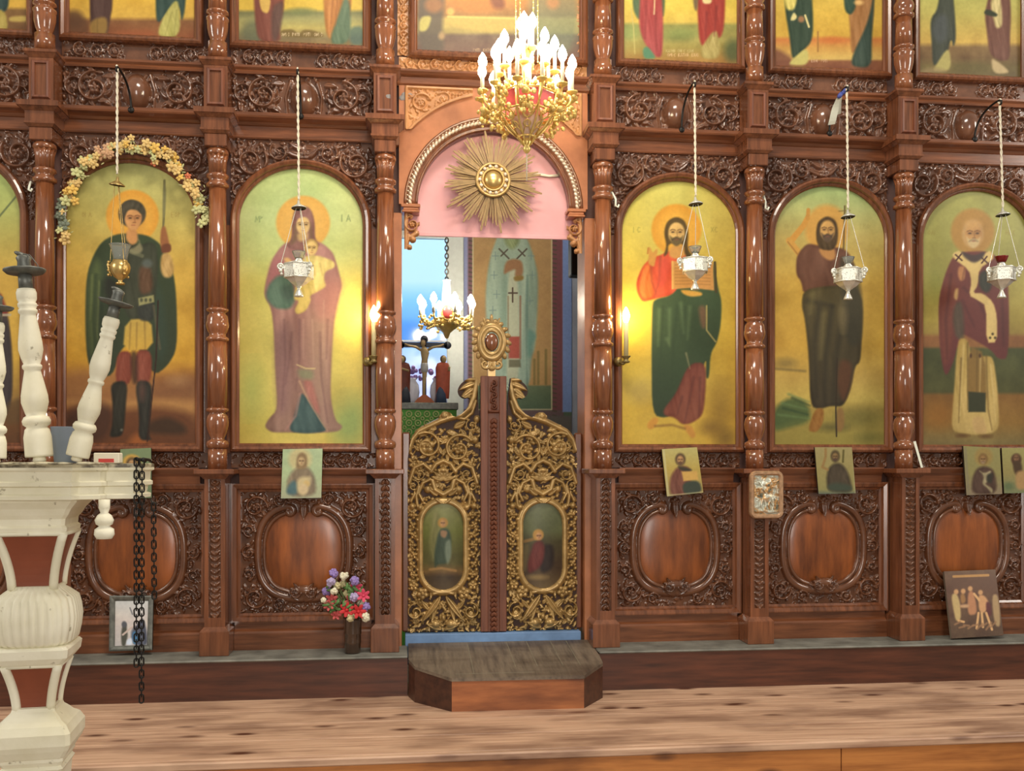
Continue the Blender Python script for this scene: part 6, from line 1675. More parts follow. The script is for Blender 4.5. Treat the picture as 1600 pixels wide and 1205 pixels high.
for base, tip, ce, sh, bo, kind, word in LAMPS:
    hook(base, tip, 'bent iron hook for the lamp hanging before the ' + word)
    x0, z0 = at(tip[0], tip[1], HYT); xs, zs_ = at(*sh, HYT); xb, zb_ = at(*bo, HYT); _, zce = at(*ce, HYT)
    t = thing('hanging_oil_lamp', ('brass oil lamp hanging on a long white cord before the ' if kind == 'brass' else 'silver oil lamp hanging on a long white cord before the ') + word, 'lamp', (xs, HYT, zb_), 'oil lamps hanging before the icons')
    mb = MB(); L = z0 - zce; n = int(L / .006)
    for s in (0, math.pi):
        mb.tube([(x0 + (xs - x0) * k / n + .0032 * math.cos(k * .55 + s), HYT + .0032 * math.sin(k * .55 + s), z0 - L * k / n) for k in range(n + 1)], .0036, 5)
    mb.torus((x0, HYT, z0 + .006), .012, .004, (1, 0, 0), 14, 6)
    mb.build('cord', M['cord'], t)
    tilt = Vector((.12 if kind == 'brass' else -.06, -.15 if kind == 'brass' else 0.04, 1)).normalized()
    mb = MB().lathe([(.038, -.004), (.036, .0), (.020, .010), (.008, .018), (.005, .036), (.001, .037)], (xs, HYT, zs_ - .004), 22, tilt)
    shd = mb.build('smoke_shield', M['brass'] if kind == 'brass' else M['silver_plain'], t)
    mb = MB().lathe([(.037, 0), (.034, -.002), (.002, .012)], (xs, HYT, zs_ - .0085), 22, tilt); mb.build('sooty_underside', M['iron'], shd)
    if kind == 'brass':
        R = .046; zl = zb_ + .012
        MB().lathe([(.0, -.085), (.020, -.084), (.022, -.076), (.010, -.070), (.012, -.060), (.030, -.046), (.044, -.022), (.048, .0), (.044, .018), (.036, .026), (.034, .034)], (xb, HYT, zb_), 28).build('bowl', M['brass'], t)
        MB().lathe([(.032, .030), (.034, .05), (.040, .08), (.050, .105), (.052, .110), (.047, .107), (.032, .06), (.029, .034)], (xb, HYT, zb_), 26).build('glass_cup', M['glass'], t)
    else:
        r_ = .070; ns = 6; rot = .26 if kind == 'hex' else math.pi / 6 + .16
        ring = lambda r, z: [(xb + r * math.cos(rot + 2 * math.pi * i / ns), HYT + r * math.sin(rot + 2 * math.pi * i / ns), zb_ + z) for i in range(ns)]
        up = .034; dn = -.034
        mb = MB().loft([ring(r_, dn), ring(r_, up), ring(r_ * .93, up), ring(r_ * .93, dn + .005)], True)
        mb.build('pierced_drum', M['pierced'], t)
        mb = MB()
        for z in (dn, up):
            a = ring(r_ * 1.02, z); mb.tube(a + [a[0]], .0038, 6)
        for p, q in zip(ring(r_ * 1.0, dn), ring(r_ * 1.0, up)): mb.tube([p, q], .003, 6)
        mb.build('rims', M['silver_plain'], t)
        R = .088; zl = zb_ + .012
        MB().loft([ring(r_ * .95, dn), ring(r_ * .62, dn - .022), ring(r_ * .22, dn - .042)], True).build('lower_bowl', M['silver_plain'], t)
        MB().lathe([(.0, -.128), (.024, -.126), (.022, -.118), (.010, -.092), (.008, -.084), (.013, -.078), (.014, -.070)], (xb, HYT, zb_), 16).build('finial', M['silver_plain'], t)
        MB().lathe([(.018, .034), (.024, .05), (.014, .062), (.018, .066)], (xb, HYT, zb_), 16).build('neck', M['silver_plain'], t)
        MB().lathe([(.020, .064), (.028, .080), (.033, .094), (.034, .098), (.030, .095), (.017, .066)], (xb, HYT, zb_), 20).build('glass_cup', M['red_glass'] if sh[0] == 1567 else M['glass'], t)
    for k in range(3):
        a = (3.35 + k * 2 * math.pi / 3) if kind != 'brass' else (math.pi + .1 + k * 2 * math.pi / 3)
        p = Vector((xb + R * math.cos(a), HYT + R * math.sin(a), zl))
        d = Vector((math.cos(a), math.sin(a), 0))
        mb = MB()
        if kind == 'brass':
            mb.tube([p - d * .006 + Vector((0, 0, -.055)), p + d * .004 + Vector((0, 0, -.035)), p + d * .012, p + d * .006 + Vector((0, 0, .014))], .0045, 6)
            for q in (-.05, -.028, -.004, .012): mb.ball(p + d * .008 + Vector((0, 0, q)), .0072, 7, 5)
        else:
            q_ = Vector((0, 0, 1)).rotation_difference(Vector((-d.y, d.x, 0)))
            mb.torus(p + Vector((0, 0, .006)), .014, .005, (-d.y, d.x, 0), 14, 6); mb.ball(p + Vector((0, 0, .006)), .010, 8, 6); mb.ball(p + Vector((0, 0, -.016)), .010, 8, 6, (1, 1, .9)); mb.ball(p - d * .004 + Vector((0, 0, -.030)), .008, 7, 5)
            mb.tube([p - d * .022, p], .006, 6)
        mb.build('ear', M['brass'] if kind == 'brass' else M['silver_plain'], t)
        top = Vector((xs + .012 * math.cos(a), HYT + .012 * math.sin(a), zs_ - .004)); bot = p + Vector((0, 0, .016))
        n = max(6, int((top - bot).length / .008)); mb = MB()
        mb.tube([bot + (top - bot) * (i / n) for i in range(n + 1)], .0016, 5)
        for i in range(n + 1): mb.ball(bot + (top - bot) * (i / n), .0026, 5, 4)
        mb.build('hanging_chain', M['brass'] if kind == 'brass' else M['silver_plain'], t)
for (a, b_, where) in (((951, 302), (962, 322), 'column right of the doorway'), ((1190, 306), (1196, 326), 'column between the open book and raised arm icons'), ((50, 286), (46, 297), 'column left of the green-cloaked soldier icon')):
    xa, za = at(*a, -.09); xb, zb_ = at(*b_, -.11)
    t = thing('small_hook', 'small pale curled hook screwed to the ' + where, 'hook', (xa, -.09, za), 'small pale hooks on the columns')
    MB().tube([(xa - (xb - xa) * .6, -.085, za), (xa + (xb - xa) * .5, -.10, za + .002), (xb, -.11, (za + zb_) / 2), (xb - .002, -.115, zb_), (xb + .010, -.118, zb_ - .008), (xb + .016, -.118, zb_ + .006)], .0055, 7).build('rod', M['ribbon'], t)
# bow tied to the fourth hook
x, z = at(1316, 146, HYT + .02)
t = thing('ribbon_bow', 'blue bow with white ribbon ends tied to the hook before the raised arm icon', 'bow', (x, HYT + .02, z))
bw = MB()
for s in (-1, 1): bw.ball((x + s * .014, HYT + .015, z + s * .012), .018, 10, 7, (1.2, .7, .7), Matrix.Rotation(-.9, 3, 'Y'))
bw.ball((x, HYT + .01, z), .011, 8, 6); bw.build('bow', M['blue_cloth'], t)
for (a, b_, w) in (((1311, 150), (1295, 198), .019), ((1314, 152), (1306, 182), .012)):
    xa, za = at(*a, HYT + .02); xb, zb_ = at(*b_, -.10)
    rows = []
    for k in range(9):
        u = k / 8; cxx = xa + (xb - xa) * u ** 1.2; cz_ = za + (zb_ - za) * u; cy = HYT + .02 + (.10) * u + .006 * math.sin(u * 5)
        ww = w * (.5 + .5 * min(1, u * 2.4))
        rows.append([(cxx - ww, cy, cz_ - .003), (cxx + ww, cy - .004, cz_ + .003), (cxx + ww, cy + .0015 - .004, cz_ + .003), (cxx - ww, cy + .0015, cz_ - .003)])
    MB().loft(rows, True, True).build('ribbon_end', M['ribbon'], t)

# ------------------------------------------------------------------ electric candles beside the doorway
M['candle_ivory'] = plain('ivory candle tube', (214, 200, 150), .5, 0, .05)
M['bronze'] = plain('greenish bronze', (132, 116, 72), .4, .6, .25, 40)
for px, side, where in ((579, 1, 'left of the doorway, by the mother and child icon'), (971, 1, 'right of the doorway, by the open book icon')):
    x, z = at(px, 566, -.075)
    t = thing('wall_candle', 'lit electric candle on bronze bracket ' + where, 'light', (x, -.05, z), 'electric candles on the screen')
    mb = MB().ball((x - .014, -.062, z + .004), .024, 12, 8, (1, .9, 1)); mb.lathe([(.022, 0), (.026, .012), (.012, .02)], (x - .014, -.045, z + .004), 14, (0, -1, 0))
    mb.tube([(x - .014, -.07, z + .002), (x + .004, -.10, z - .012), (x + .018, -.105, z + .002)], .008, 8); mb.build('bracket', M['bronze'], t)
    MB().lathe([(.012, 0), (.022, .006), (.014, .014), (.012, .022), (.024, .034), (.025, .038), (.012, .038)], (x + .018, -.105, z - .008), 18).build('drip_pan', M['bronze'], t)
    MB().lathe([(.0125, 0), (.0125, .175), (.008, .178)], (x + .018, -.105, z + .030), 14).build('candle_tube', M['candle_ivory'], t)
    MB().lathe([(.009, 0), (.017, .020), (.020, .036), (.015, .056), (.006, .076), (.001, .082)], (x + .018, -.105, z + .207), 14).build('bulb', M['candle_bulb'], t)

# ------------------------------------------------------------------ the big chandelier
CHY = -.95
ccx, ccz = at(823, 175, CHY)
uc = 4.17 / FOC
M['chand_gold'] = plain('bright lacquered gold', (246, 212, 126), .25, .4, .12, 50)
M['chand_red'] = plain('red enamel', (206, 84, 84), .25, 0, .15)
tch = thing('chandelier', 'big gilt and red chandelier with many lit candle bulbs, before the arch', 'chandelier', (ccx, CHY, ccz), None)
C0 = Vector((ccx, CHY, ccz))
def cp(r, a, z): return C0 + Vector((r * uc * math.cos(a), r * uc * math.sin(a), z * uc))
def hexring(r, z, rot=.3, n=8): return [tuple(cp(r, rot + 2 * math.pi * i / n, z)) for i in range(n)]
mb = MB().loft([hexring(44, -4), hexring(47, 22), hexring(44, 24)], False); mb.build('red_band', M['chand_red'], tch)
mb = MB()
for z, r in ((-5, 45), (24, 48), (-40, 14)):
    a = hexring(r, z); mb.tube(a + [a[0]], 1.7 * uc, 6)
for i in range(8):
    a = .3 + 2 * math.pi * i / 8
    mb.tube([cp(48, a, 24), cp(45, a, -5), cp(30, a, -26), cp(14, a, -40), cp(5, a, -52)], 1.5 * uc, 6)
    a2 = a + math.pi / 8
    for r, z, q in ((38, -13, 8), (26, -26, 5)): mb.torus(cp(r, a2, z), q * uc, 1.2 * uc, (math.cos(a2), math.sin(a2), -.8), 14, 5)
    mb.tube([cp(44, a, -6), cp(33, a2, -20), cp(44, a + math.pi / 4, -6)], 1.1 * uc, 5); mb.tube([cp(16, a, -39), cp(33, a2, -20), cp(16, a + math.pi / 4, -39)], 1.1 * uc, 5)
    for k in range(3): mb.ball(cp(46, a + (k + .5) * math.pi / 12, 30), 3.6 * uc, 7, 5, (1, 1, 1.5))
mb.build('lattice_basket', M['chand_gold'], tch)
M['chand_glow'] = plain('pale inner cup', (250, 214, 190), .4)
MB().lathe([(4 * uc, -44 * uc), (16 * uc, -30 * uc), (26 * uc, -14 * uc), (28 * uc, 0), (24 * uc, 2 * uc)], C0, 20).build('inner_cup', M['chand_glow'], tch)
MB().lathe([(.0, -66 * uc), (3 * uc, -64 * uc), (7 * uc, -58 * uc), (4 * uc, -54 * uc), (8 * uc, -48 * uc), (6 * uc, -42 * uc)], C0, 14).build('pendant', M['chand_gold'], tch)
MB().tube([C0 + Vector((0, 0, -62 * uc)), C0 + Vector((0, 0, -108 * uc))], .0028, 6).build('pull_cord', M['cord'], tch)
MB().lathe([(9 * uc, 0), (7 * uc, 20 * uc), (10 * uc, 30 * uc), (6 * uc, 44 * uc), (8 * uc, 70 * uc), (12 * uc, 80 * uc), (5 * uc, 84 * uc), (4 * uc, 100 * uc)], C0, 16).build('stem', M['chand_gold'], tch)
bulbs = [(72, .2 + i * 2 * math.pi / 12, 22, 36) for i in range(12)] + [(44, .55 + i * 2 * math.pi / 8, 58, 34) for i in range(8)] + [(10, 1.0 + i * 2 * math.pi / 4, 96, 32) for i in range(4)]
for bi, (r, a, z, h) in enumerate(bulbs):
    arm = MB()
    if r > 12:
        arm.tube([cp(8, a, z - 20), cp(r * .35, a, z - 34), cp(r * .7, a, z - 30), cp(r * .95, a, z - 14), cp(r, a, z)], 1.7 * uc, 6)
        for k in range(6): arm.tube([cp(r * (.5 + .05 * k) + 6 * math.cos(k * 1.2), a, z - 24 + 6 * math.sin(k * 1.2)), cp(r * (.5 + .05 * (k + 1)) + 6 * math.cos((k + 1) * 1.2), a, z - 24 + 6 * math.sin((k + 1) * 1.2))], 1.0 * uc, 5)
    else: arm.tube([cp(2, a, z - 18), cp(r, a, z)], 1.7 * uc, 6)
    arm = arm.build('arm', M['chand_gold'], tch)
    c = cp(r, a, z)
    MB().lathe([(2 * uc, -2 * uc), (8 * uc, 2 * uc), (9 * uc, 4 * uc), (3 * uc, 4 * uc)], c, 12).build('drip_pan', M['chand_gold'], arm)
    MB().lathe([(2.8 * uc, 3 * uc), (2.8 * uc, h * uc), (2 * uc, (h + 1) * uc)], c, 10).build('candle_tube', M['white'], arm)
    MB().lathe([(2.6 * uc, 0), (6.2 * uc, 6 * uc), (7.0 * uc, 11 * uc), (5.0 * uc, 18 * uc), (.6 * uc, 25 * uc)], c + Vector((0, 0, (h + 1) * uc)), 8).build('bulb', M['bulb'], arm)
# drooping gilt leaf clusters under the outer arms
rng = random.Random(12)
for i in range(10):
    a = .2 + i * 2 * math.pi / 10
    mb = MB()
    for k in range(26):
        rr = 66 + rng.uniform(-12, 14); z = 22 - rng.uniform(0, 44); aa = a + rng.uniform(-.16, .16)
        rr -= max(0, (6 - z)) * .22
        mb.ball(cp(rr, aa, z), rng.uniform(2.4, 4.4) * uc, 6, 5, (1, .6, 1.3), Matrix.Rotation(rng.uniform(-1, 1), 3, 'X'))
    tag(mb.build('leaf_cluster', M['chand_gold'], tch), kind='stuff')
for i in range(4):
    a = .9 + i * math.pi / 2
    p, q = cp(20, a, 74), C0 + Vector((.06 * math.cos(a), .06 * math.sin(a), 430 * uc))
    n = 40; mb = MB()
    mb.tube([p + (q - p) * (k / n) for k in range(n + 1)], .0022, 5)
    for k in range(n): mb.ball(p + (q - p) * (k / n), .0042, 5, 4)
    mb.build('chain', M['chand_gold'], tch)
MB().lathe([(.0, 0), (.09, .004), (.08, .02), (.01, .05)], C0 + Vector((0, 0, 428 * uc)), 16).build('ceiling_cap', M['chand_gold'], tch)

# ------------------------------------------------------------------ the small chandelier in the sanctuary
FY = 1.35
fx, fz = at(698, 500, FY); uf = (FY + CD) / FOC
tf = thing('chandelier', 'small gilt chandelier with a red oval jewel, hanging inside the doorway', 'chandelier', (fx, FY, fz))
F0 = Vector((fx, FY, fz))
fp = lambda r, a, z: F0 + Vector((r * uf * math.cos(a), r * uf * math.sin(a), z * uf))
MB().lathe([(.0, -30 * uf), (3 * uf, -28 * uf), (6 * uf, -20 * uf), (18 * uf, -10 * uf), (24 * uf, -2 * uf), (20 * uf, 2 * uf)], F0, 18, flute=9, depth=.1).build('basket', M['chand_gold'], tf)
MB().lathe([(8 * uf, 0), (9 * uf, 20 * uf), (5 * uf, 60 * uf), (7 * uf, 62 * uf), (1 * uf, 64 * uf)], F0, 16).build('stem_shade', M['milk_glass'], tf)
MB().ball(fp(26, -math.pi / 2, 8), 7.5 * uf, 12, 9, (1, .5, 1.35)).build('jewel', M['chand_red'], tf)
MB().torus(fp(25.5, -math.pi / 2, 8), 8.5 * uf, 1.6 * uf, (0, 1, 0), 20, 6, 1, 1.3).build('jewel_ring', M['chand_gold'], tf)
rng = random.Random(8)
for i in range(8):
    a = .25 + i * math.pi / 4
    mb = MB().tube([fp(14, a, -6), fp(28, a, -10), fp(40, a, -2), fp(42, a, 6)], 1.5 * uf, 6)
    for k in range(18): mb.ball(fp(36 + rng.uniform(-10, 8), a + rng.uniform(-.25, .25), rng.uniform(-14, 4)), rng.uniform(1.8, 3.2) * uf, 6, 4)
    ar = mb.build('arm', M['chand_gold'], tf)
    MB().lathe([(2.4 * uf, 0), (2.4 * uf, 14 * uf)], fp(42, a, 6), 8).build('candle_tube', M['white'], ar)
    MB().lathe([(2 * uf, 0), (5.4 * uf, 6 * uf), (4 * uf, 12 * uf), (.5 * uf, 17 * uf)], fp(42, a, 20), 8).build('bulb', M['bulb_far'], ar)
n = 46; mb = MB()
p, q = fp(0, 0, 63), Vector((fx, FY, 3.6))
for k in range(n + 1): mb.torus(p + (q - p) * (k / n), .011, .0045, (1, 0, 0) if k % 2 else (0, 1, 0), 10, 5, 1, 1.5 if not k % 2 else 1)
mb.build('chain', M['lead'], tf)

# ------------------------------------------------------------------ small icons on the ledge, pictures on the plinth
M['panel_edge'] = plain('dark panel edge', (46, 34, 24), .6)
def quad_thing(name, label, cat, Q, Yt, Yb, th, group=None, step=.7, front=None, frame=None, edge=None):
    """Q: photo corners TL, TR, BR, BL; a flat panel leaning from Yt at the top to Yb at the bottom"""
    Ys = (Yt, Yt, Yb, Yb)
    P = [Vector((at(px, py, y)[0], y, at(px, py, y)[1])) for (px, py), y in zip(Q, Ys)]
    n = (P[1] - P[0]).cross(P[3] - P[0]).normalized()
    if n.y > 0: n = -n
    t = thing(name, label, cat, tuple((P[2] + P[3]) / 2), group)
    bkp = [p - n * th for p in P]
    mb = MB().loft([[tuple(p - n * .0008) for p in P], [tuple(p) for p in bkp]])
    mb.build('panel', edge or M['panel_edge'], t)
    w, h = (P[1] - P[0]).length, (P[3] - P[0]).length
    TL, TR, BR, BL = [np.array(p) for p in P]
    nn = np.array(n)
    def vf(X, Z):
        u, v = (X / w)[..., None], (Z / h)[..., None]
        return (BL * (1 - u) + BR * u) * (1 - v) + (TL * (1 - u) + TR * u) * v + nn * .0006
    cv = Canvas(0, w, 0, h, 0, step, vf)
    if frame:
        fw, fd, fm = frame
        mb = MB()
        O = [p for p in P]; ctr = sum(P, Vector()) / 4
        u_, v_ = (P[1] - P[0]).normalized(), (P[3] - P[0]).normalized()
        I = [P[0] + u_ * fw + v_ * fw, P[1] - u_ * fw + v_ * fw, P[2] - u_ * fw - v_ * fw, P[3] + u_ * fw - v_ * fw]
        rings = []
        for k in range(5):
            k = k % 4
            rings.append([tuple(O[k] - n * th), tuple(O[k] + n * fd * .7), tuple(O[k] * .7 + I[k] * .3 + n * fd), tuple(O[k] * .2 + I[k] * .8 + n * fd * .6), tuple(I[k] + n * .001)])
        mb.loft(rings, False, False)
        mb.build('frame', fm, t)
    return t, cv, P
SI = 'small icons propped on the ledge'
def finish(t, cv, mat=None): cv.mesh('picture', mat or M['paint_print'], t)
t, cv, _ = quad_thing('small_icon', 'small unframed icon of the mother and child, below their large icon', 'icon', [(442, 702), (504, 701), (502, 778), (439, 779)], -.074, -.090, .014, SI)
cv.grad([(700, (170, 188, 136)), (740, (166, 184, 130)), (780, (166, 168, 128))]); cv.ell(469, 718, 18, 18, (196, 182, 122), 4, .9); cv.poly([(455, 738), (468, 728), (482, 730), (492, 745), (495, 775), (450, 776), (448, 752)], (134, 118, 88), 3); cv.poly([(464, 712), (472, 706), (480, 712), (480, 732), (462, 734)], (140, 116, 74), 2); cv.face(471, 721, 5, (198, 172, 116), (130, 100, 66)); cv.poly([(448, 762), (458, 750), (466, 756), (464, 774), (448, 772)], (74, 104, 100), 3); cv.poly([(464, 746), (488, 744), (484, 760), (476, 776), (464, 770)], (196, 178, 124), 3); cv.ell(479, 756, 5, 5, (204, 176, 108), 1.5); cv.ell(474, 764, 7, 8, (206, 184, 132), 2); cv.blotch(6, 12, 51)
finish(t, cv)
t, cv, _ = quad_thing('small_icon', 'small tilted icon of the man with a book, below his large icon', 'icon', [(1034, 702), (1089, 699), (1099, 770), (1042, 776)], -.074, -.090, .016, SI)
cv.grad([(700, (178, 168, 98)), (735, (176, 152, 70)), (776, (150, 134, 78))]); cv.poly([(1049, 742), (1058, 730), (1072, 728), (1080, 735), (1080, 772), (1048, 776), (1046, 756)], (110, 66, 48), 2.5); cv.poly([(1070, 730), (1082, 734), (1078, 738), (1064, 736), (1058, 728)], (58, 52, 34), 2); cv.ell(1063, 718, 8, 9.5, (76, 58, 34), 1.8); cv.face(1063, 719, 5, (196, 150, 92), (100, 72, 42), None, (90, 68, 44)); cv.poly([(1065, 737), (1089, 736), (1091, 750), (1068, 752)], (196, 156, 76), 1.3, 1, 0); cv.poly([(1066, 754), (1092, 750), (1098, 770), (1068, 774)], (56, 64, 48), 2); cv.line([(1037, 704), (1044, 774)], 3, (190, 184, 130), 1.5, .7); cv.line([(1045, 774), (1098, 769)], 2, (180, 172, 120), 1.2, .6)
finish(t, cv)
t, cv, _ = quad_thing('small_icon', 'small dark icon of the bare-armed man, below his large icon', 'icon', [(1273, 699), (1331, 699), (1337, 771), (1279, 772)], -.074, -.090, .014, SI)
cv.grad([(698, (150, 138, 86)), (740, (146, 134, 76)), (765, (138, 132, 76)), (772, (96, 104, 82))]); cv.poly([(1294, 732), (1303, 724), (1314, 724), (1324, 735), (1331, 758), (1330, 770), (1294, 768), (1291, 750)], (72, 62, 44), 2.5); cv.line([(1290, 702), (1290, 714), (1285, 730), (1293, 734)], 4, (140, 110, 60), 2, .9); cv.line([(1318, 704), (1317, 722)], 3, (84, 76, 34), 1.5, .9); cv.ell(1305, 713, 7, 9, (68, 56, 32), 1.8); cv.face(1305, 714, 4.6, (140, 112, 66), (76, 58, 34), None, (70, 56, 42)); cv.poly([(1292, 758), (1306, 754), (1330, 758), (1332, 768), (1296, 768)], (62, 70, 52), 3); cv.line([(1334, 704), (1337, 770)], 4, (156, 150, 106), 2, .6)
finish(t, cv)
t, cv, _ = quad_thing('small_icon', 'small icon of the bishop, left one of the pair at far right', 'icon', [(1505, 697), (1562, 700), (1566, 772), (1510, 774)], -.074, -.090, .014, SI)
cv.grad([(697, (136, 130, 76)), (740, (136, 128, 74)), (774, (132, 116, 88))]); cv.ell(1537, 714, 14, 14, (146, 120, 62), 3, .8); cv.poly([(1519, 748), (1526, 732), (1540, 728), (1554, 735), (1559, 772), (1518, 773)], (78, 58, 44), 2.5); cv.poly([(1528, 734), (1538, 740), (1550, 734), (1546, 752), (1538, 756), (1552, 764), (1550, 772), (1544, 764), (1534, 756), (1538, 744)], (150, 138, 98), 1.5); cv.poly([(1541, 742), (1552, 738), (1550, 756), (1542, 754)], (52, 48, 36), 2); cv.ell(1536, 717, 7, 8, (112, 84, 44), 2); cv.face(1536, 718, 4.5, (150, 116, 66), (92, 66, 38), None, (140, 120, 84)); cv.line([(1508, 702), (1513, 772)], 5, (124, 116, 84), 2, .7)
finish(t, cv)
t, cv, _ = quad_thing('small_icon', 'small icon cut by the right photo edge, right one of the pair', 'icon', [(1565, 700), (1616, 700), (1619, 770), (1569, 771)], -.074, -.090, .014, SI)
cv.grad([(700, (146, 140, 80)), (740, (138, 126, 72)), (770, (112, 118, 78))]); cv.ell(1588, 718, 8, 9, (74, 50, 30), 1.8); cv.face(1588, 716, 4, (130, 96, 62), (76, 54, 34)); cv.poly([(1582, 720), (1596, 720), (1598, 744), (1594, 750), (1584, 738)], (70, 52, 32), 2); cv.poly([(1586, 738), (1602, 734), (1606, 764), (1588, 766)], (160, 128, 78), 2.5); cv.ell(1576, 760, 8, 6, (92, 104, 66), 3)
finish(t, cv)
t, cv, _ = quad_thing('small_icon', 'small green icon half hidden behind the white candle stand', 'icon', [(188, 702), (236, 700), (237, 778), (190, 779)], -.074, -.090, .014, SI)
cv.grad([(700, (120, 136, 92)), (780, (110, 124, 86))]); cv.ell(206, 722, 14, 12, (196, 156, 72), 2); cv.ell(206, 726, 9, 11, (86, 68, 44), 2); cv.face(206, 726, 5.5, (190, 150, 96), (110, 76, 48)); cv.poly([(190, 745), (206, 738), (224, 746), (226, 779), (190, 779)], (70, 90, 66), 2)
finish(t, cv)
# chased metal icon with a rounded frame
mx, mz = at(1185, 772, -.10)
t = thing('metal_icon', 'small chased metal icon of a rider on a horse, rounded frame', 'icon', (mx, -.21, mz - .12))
hw, hh, rc, Ym = .092, .126, .030, -.215
def rr_path(hw, hh, rc, n=6):
    P = []
    for cx_, cz_, a0 in ((-1, -1, math.pi), (-1, 1, math.pi / 2), (1, 1, 0), (1, -1, -math.pi / 2)):
        for k in range(n + 1):
            a = a0 + (math.pi / 2) - (math.pi / 2) * k / n if False else a0 + math.pi / 2 * (1 - k / n) - (0 if True else 0)
            P.append((mx + cx_ * (hw - rc) + rc * math.cos(a), mz + cz_ * (hh - rc) + rc * math.sin(a)))
    return P
def rr_path2(hw, hh, rc, n=6):
    P = []
    for cx_, cz_, a0 in ((-1, -1, 1.5 * math.pi), (-1, 1, math.pi), (1, 1, .5 * math.pi), (1, -1, 0)):
        for k in range(n + 1):
            a = a0 - math.pi / 2 * k / n
            P.append((mx + cx_ * (hw - rc) + rc * math.cos(a), mz + cz_ * (hh - rc) + rc * math.sin(a)))
    return P
M['worn_frame'] = plain('worn silver gilt frame', (176, 140, 108), .4, .35, .25, 60)
MB().sweep(rr_path2(hw - .022, hh - .022, .014), [(-.002, Ym), (-.002, Ym - .006), (.006, Ym - .014), (.016, Ym - .014), (.022, Ym - .004), (.022, Ym + .012), (-.002, Ym + .012)], True).build('frame', M['worn_frame'], t)
r = Relief(mx - hw + .022, mx + hw - .022, mz - hh + .022, mz + hh - .022, .5)
W, H = r.W, r.H
r.dome(W * .52, H * .42, W * .24, H * .12, 5); r.leaf(W * .36, H * .44, 2.0, 17, 4, 5, 0); r.dome(W * .27, H * .66, 5, 3.2, 5); r.dome(W * .52, H * .62, 5, 9, 5.5); r.dome(W * .52, H * .76, 4.5, 5, 6); r.stroke([(W * .66, H * .84), (W * .6, H * .8), (W * .44, H * .82), (W * .38, H * .76)], 2, 2, 3); r.dome(W * .52, H * .76, 10, 10, 2.5)
for P in ([(.34, .40), (.28, .24), (.34, .12)], [(.42, .36), (.46, .24), (.42, .10)], [(.62, .36), (.56, .24), (.62, .14)], [(.72, .40), (.76, .26), (.70, .10)]): r.stroke([(W * a, H * b_) for a, b_ in P], 2.2, 1.4, 4)
r.stroke([(W * .74, H * .46), (W * .86, H * .36), (W * .84, H * .22)], 2.2, 1.2, 3.5); r.stroke([(W * .2, H * .82), (W * .5, H * .5), (W * .8, H * .14)], 1.1, 1.1, 4.5)
r.stroke([(W * .1, H * .08), (W * .4, H * .1), (W * .6, H * .06), (W * .9, H * .09)], 2.6, 2.6, 3); r.stroke([(W * .74, H * .7), (W * .9, H * .68), (W * .92, H * .54)], 2, 2, 3)
r.fill(60, (3, 6), (.8, 2), 6)
m, nt, b = new_mat('chased silver and gilt')
g = noise(nt, texco(nt), 26, 2)
nt.links.new(ramp(nt, g, [(.42, rgb(204, 206, 190)), (.55, rgb(198, 150, 92)), (.66, rgb(120, 128, 116))]), b.inputs['Base Color']); setp(b, Metallic=.5, Roughness=.32)
r.mesh('chased_rider', m, t, Ym - .001, .8)
MB().box(mx - .012, mx + .012, Ym, -.168, mz + hh - .04, mz + hh - .02).build('hanger', M['iron'], t)

t, cv, _ = quad_thing('framed_print', 'small dark framed pale print on the plinth behind the iron chain', 'picture', [(172, 931), (240, 931), (238, 1016), (171, 1018)], -.062, -.115, .010, None, .6, None, (.026, .012, M['lead']))
cv.grad([(930, (206, 214, 200)), (970, (216, 206, 186)), (1020, (196, 190, 176))]); cv.blotch(6, 14, 61)
cv.poly([(191, 978), (198, 972), (198, 986), (200, 992), (196, 1010), (190, 1010), (189, 992)], (84, 84, 70), 1.5); cv.ell(194, 976, 4, 5, (90, 92, 92), 1.2); cv.line([(192, 992), (204, 982), (212, 978)], 3, (206, 186, 164), 1); cv.poly([(205, 985), (214, 976), (224, 964), (230, 990), (230, 1010), (210, 1008), (205, 1000)], (88, 92, 100), 2); cv.poly([(206, 988), (214, 986), (216, 1004), (208, 1008)], (70, 120, 150), 1.5); cv.line([(203, 950), (207, 960)], 2, (120, 120, 116), 1); cv.poly([(198, 1000), (206, 996), (207, 1008), (197, 1008)], (220, 230, 230), 1.5)
finish(t, cv)
t, cv, _ = quad_thing('leaning_icon', 'unframed icon of many figures leaning on the plinth at far right', 'icon', [(1475, 893), (1555, 890), (1568, 993), (1487, 998)], -.055, -.180, .016, None, .7, edge=plain('grey worn panel edge', (120, 108, 92), .6))
cv.grad([(890, (104, 78, 54)), (925, (96, 68, 48)), (990, (88, 66, 46))]); cv.blotch(8, 14, 62); cv.poly([(1484, 900), (1560, 897), (1562, 925), (1490, 930)], (98, 70, 50), 3, .8); cv.line([(1490, 901), (1544, 899)], 4, (186, 140, 76), 1.2, .9)
for P, c in (([(1486, 930), (1494, 926), (1500, 940), (1502, 968), (1494, 972), (1490, 955)], (186, 160, 100)), ([(1500, 930), (1506, 926), (1510, 940), (1502, 945)], (150, 110, 62)), ([(1512, 926), (1520, 922), (1526, 945), (1526, 960), (1512, 962)], (176, 124, 82)), ([(1528, 930), (1538, 930), (1546, 942), (1540, 958), (1530, 957)], (196, 148, 96)), ([(1540, 940), (1548, 942), (1550, 962), (1542, 964)], (92, 48, 44)), ([(1549, 930), (1560, 928), (1564, 980), (1554, 978)], (166, 138, 92)), ([(1500, 945), (1514, 944), (1514, 950), (1500, 950)], (190, 150, 104))): cv.poly(P, c, 1.6)
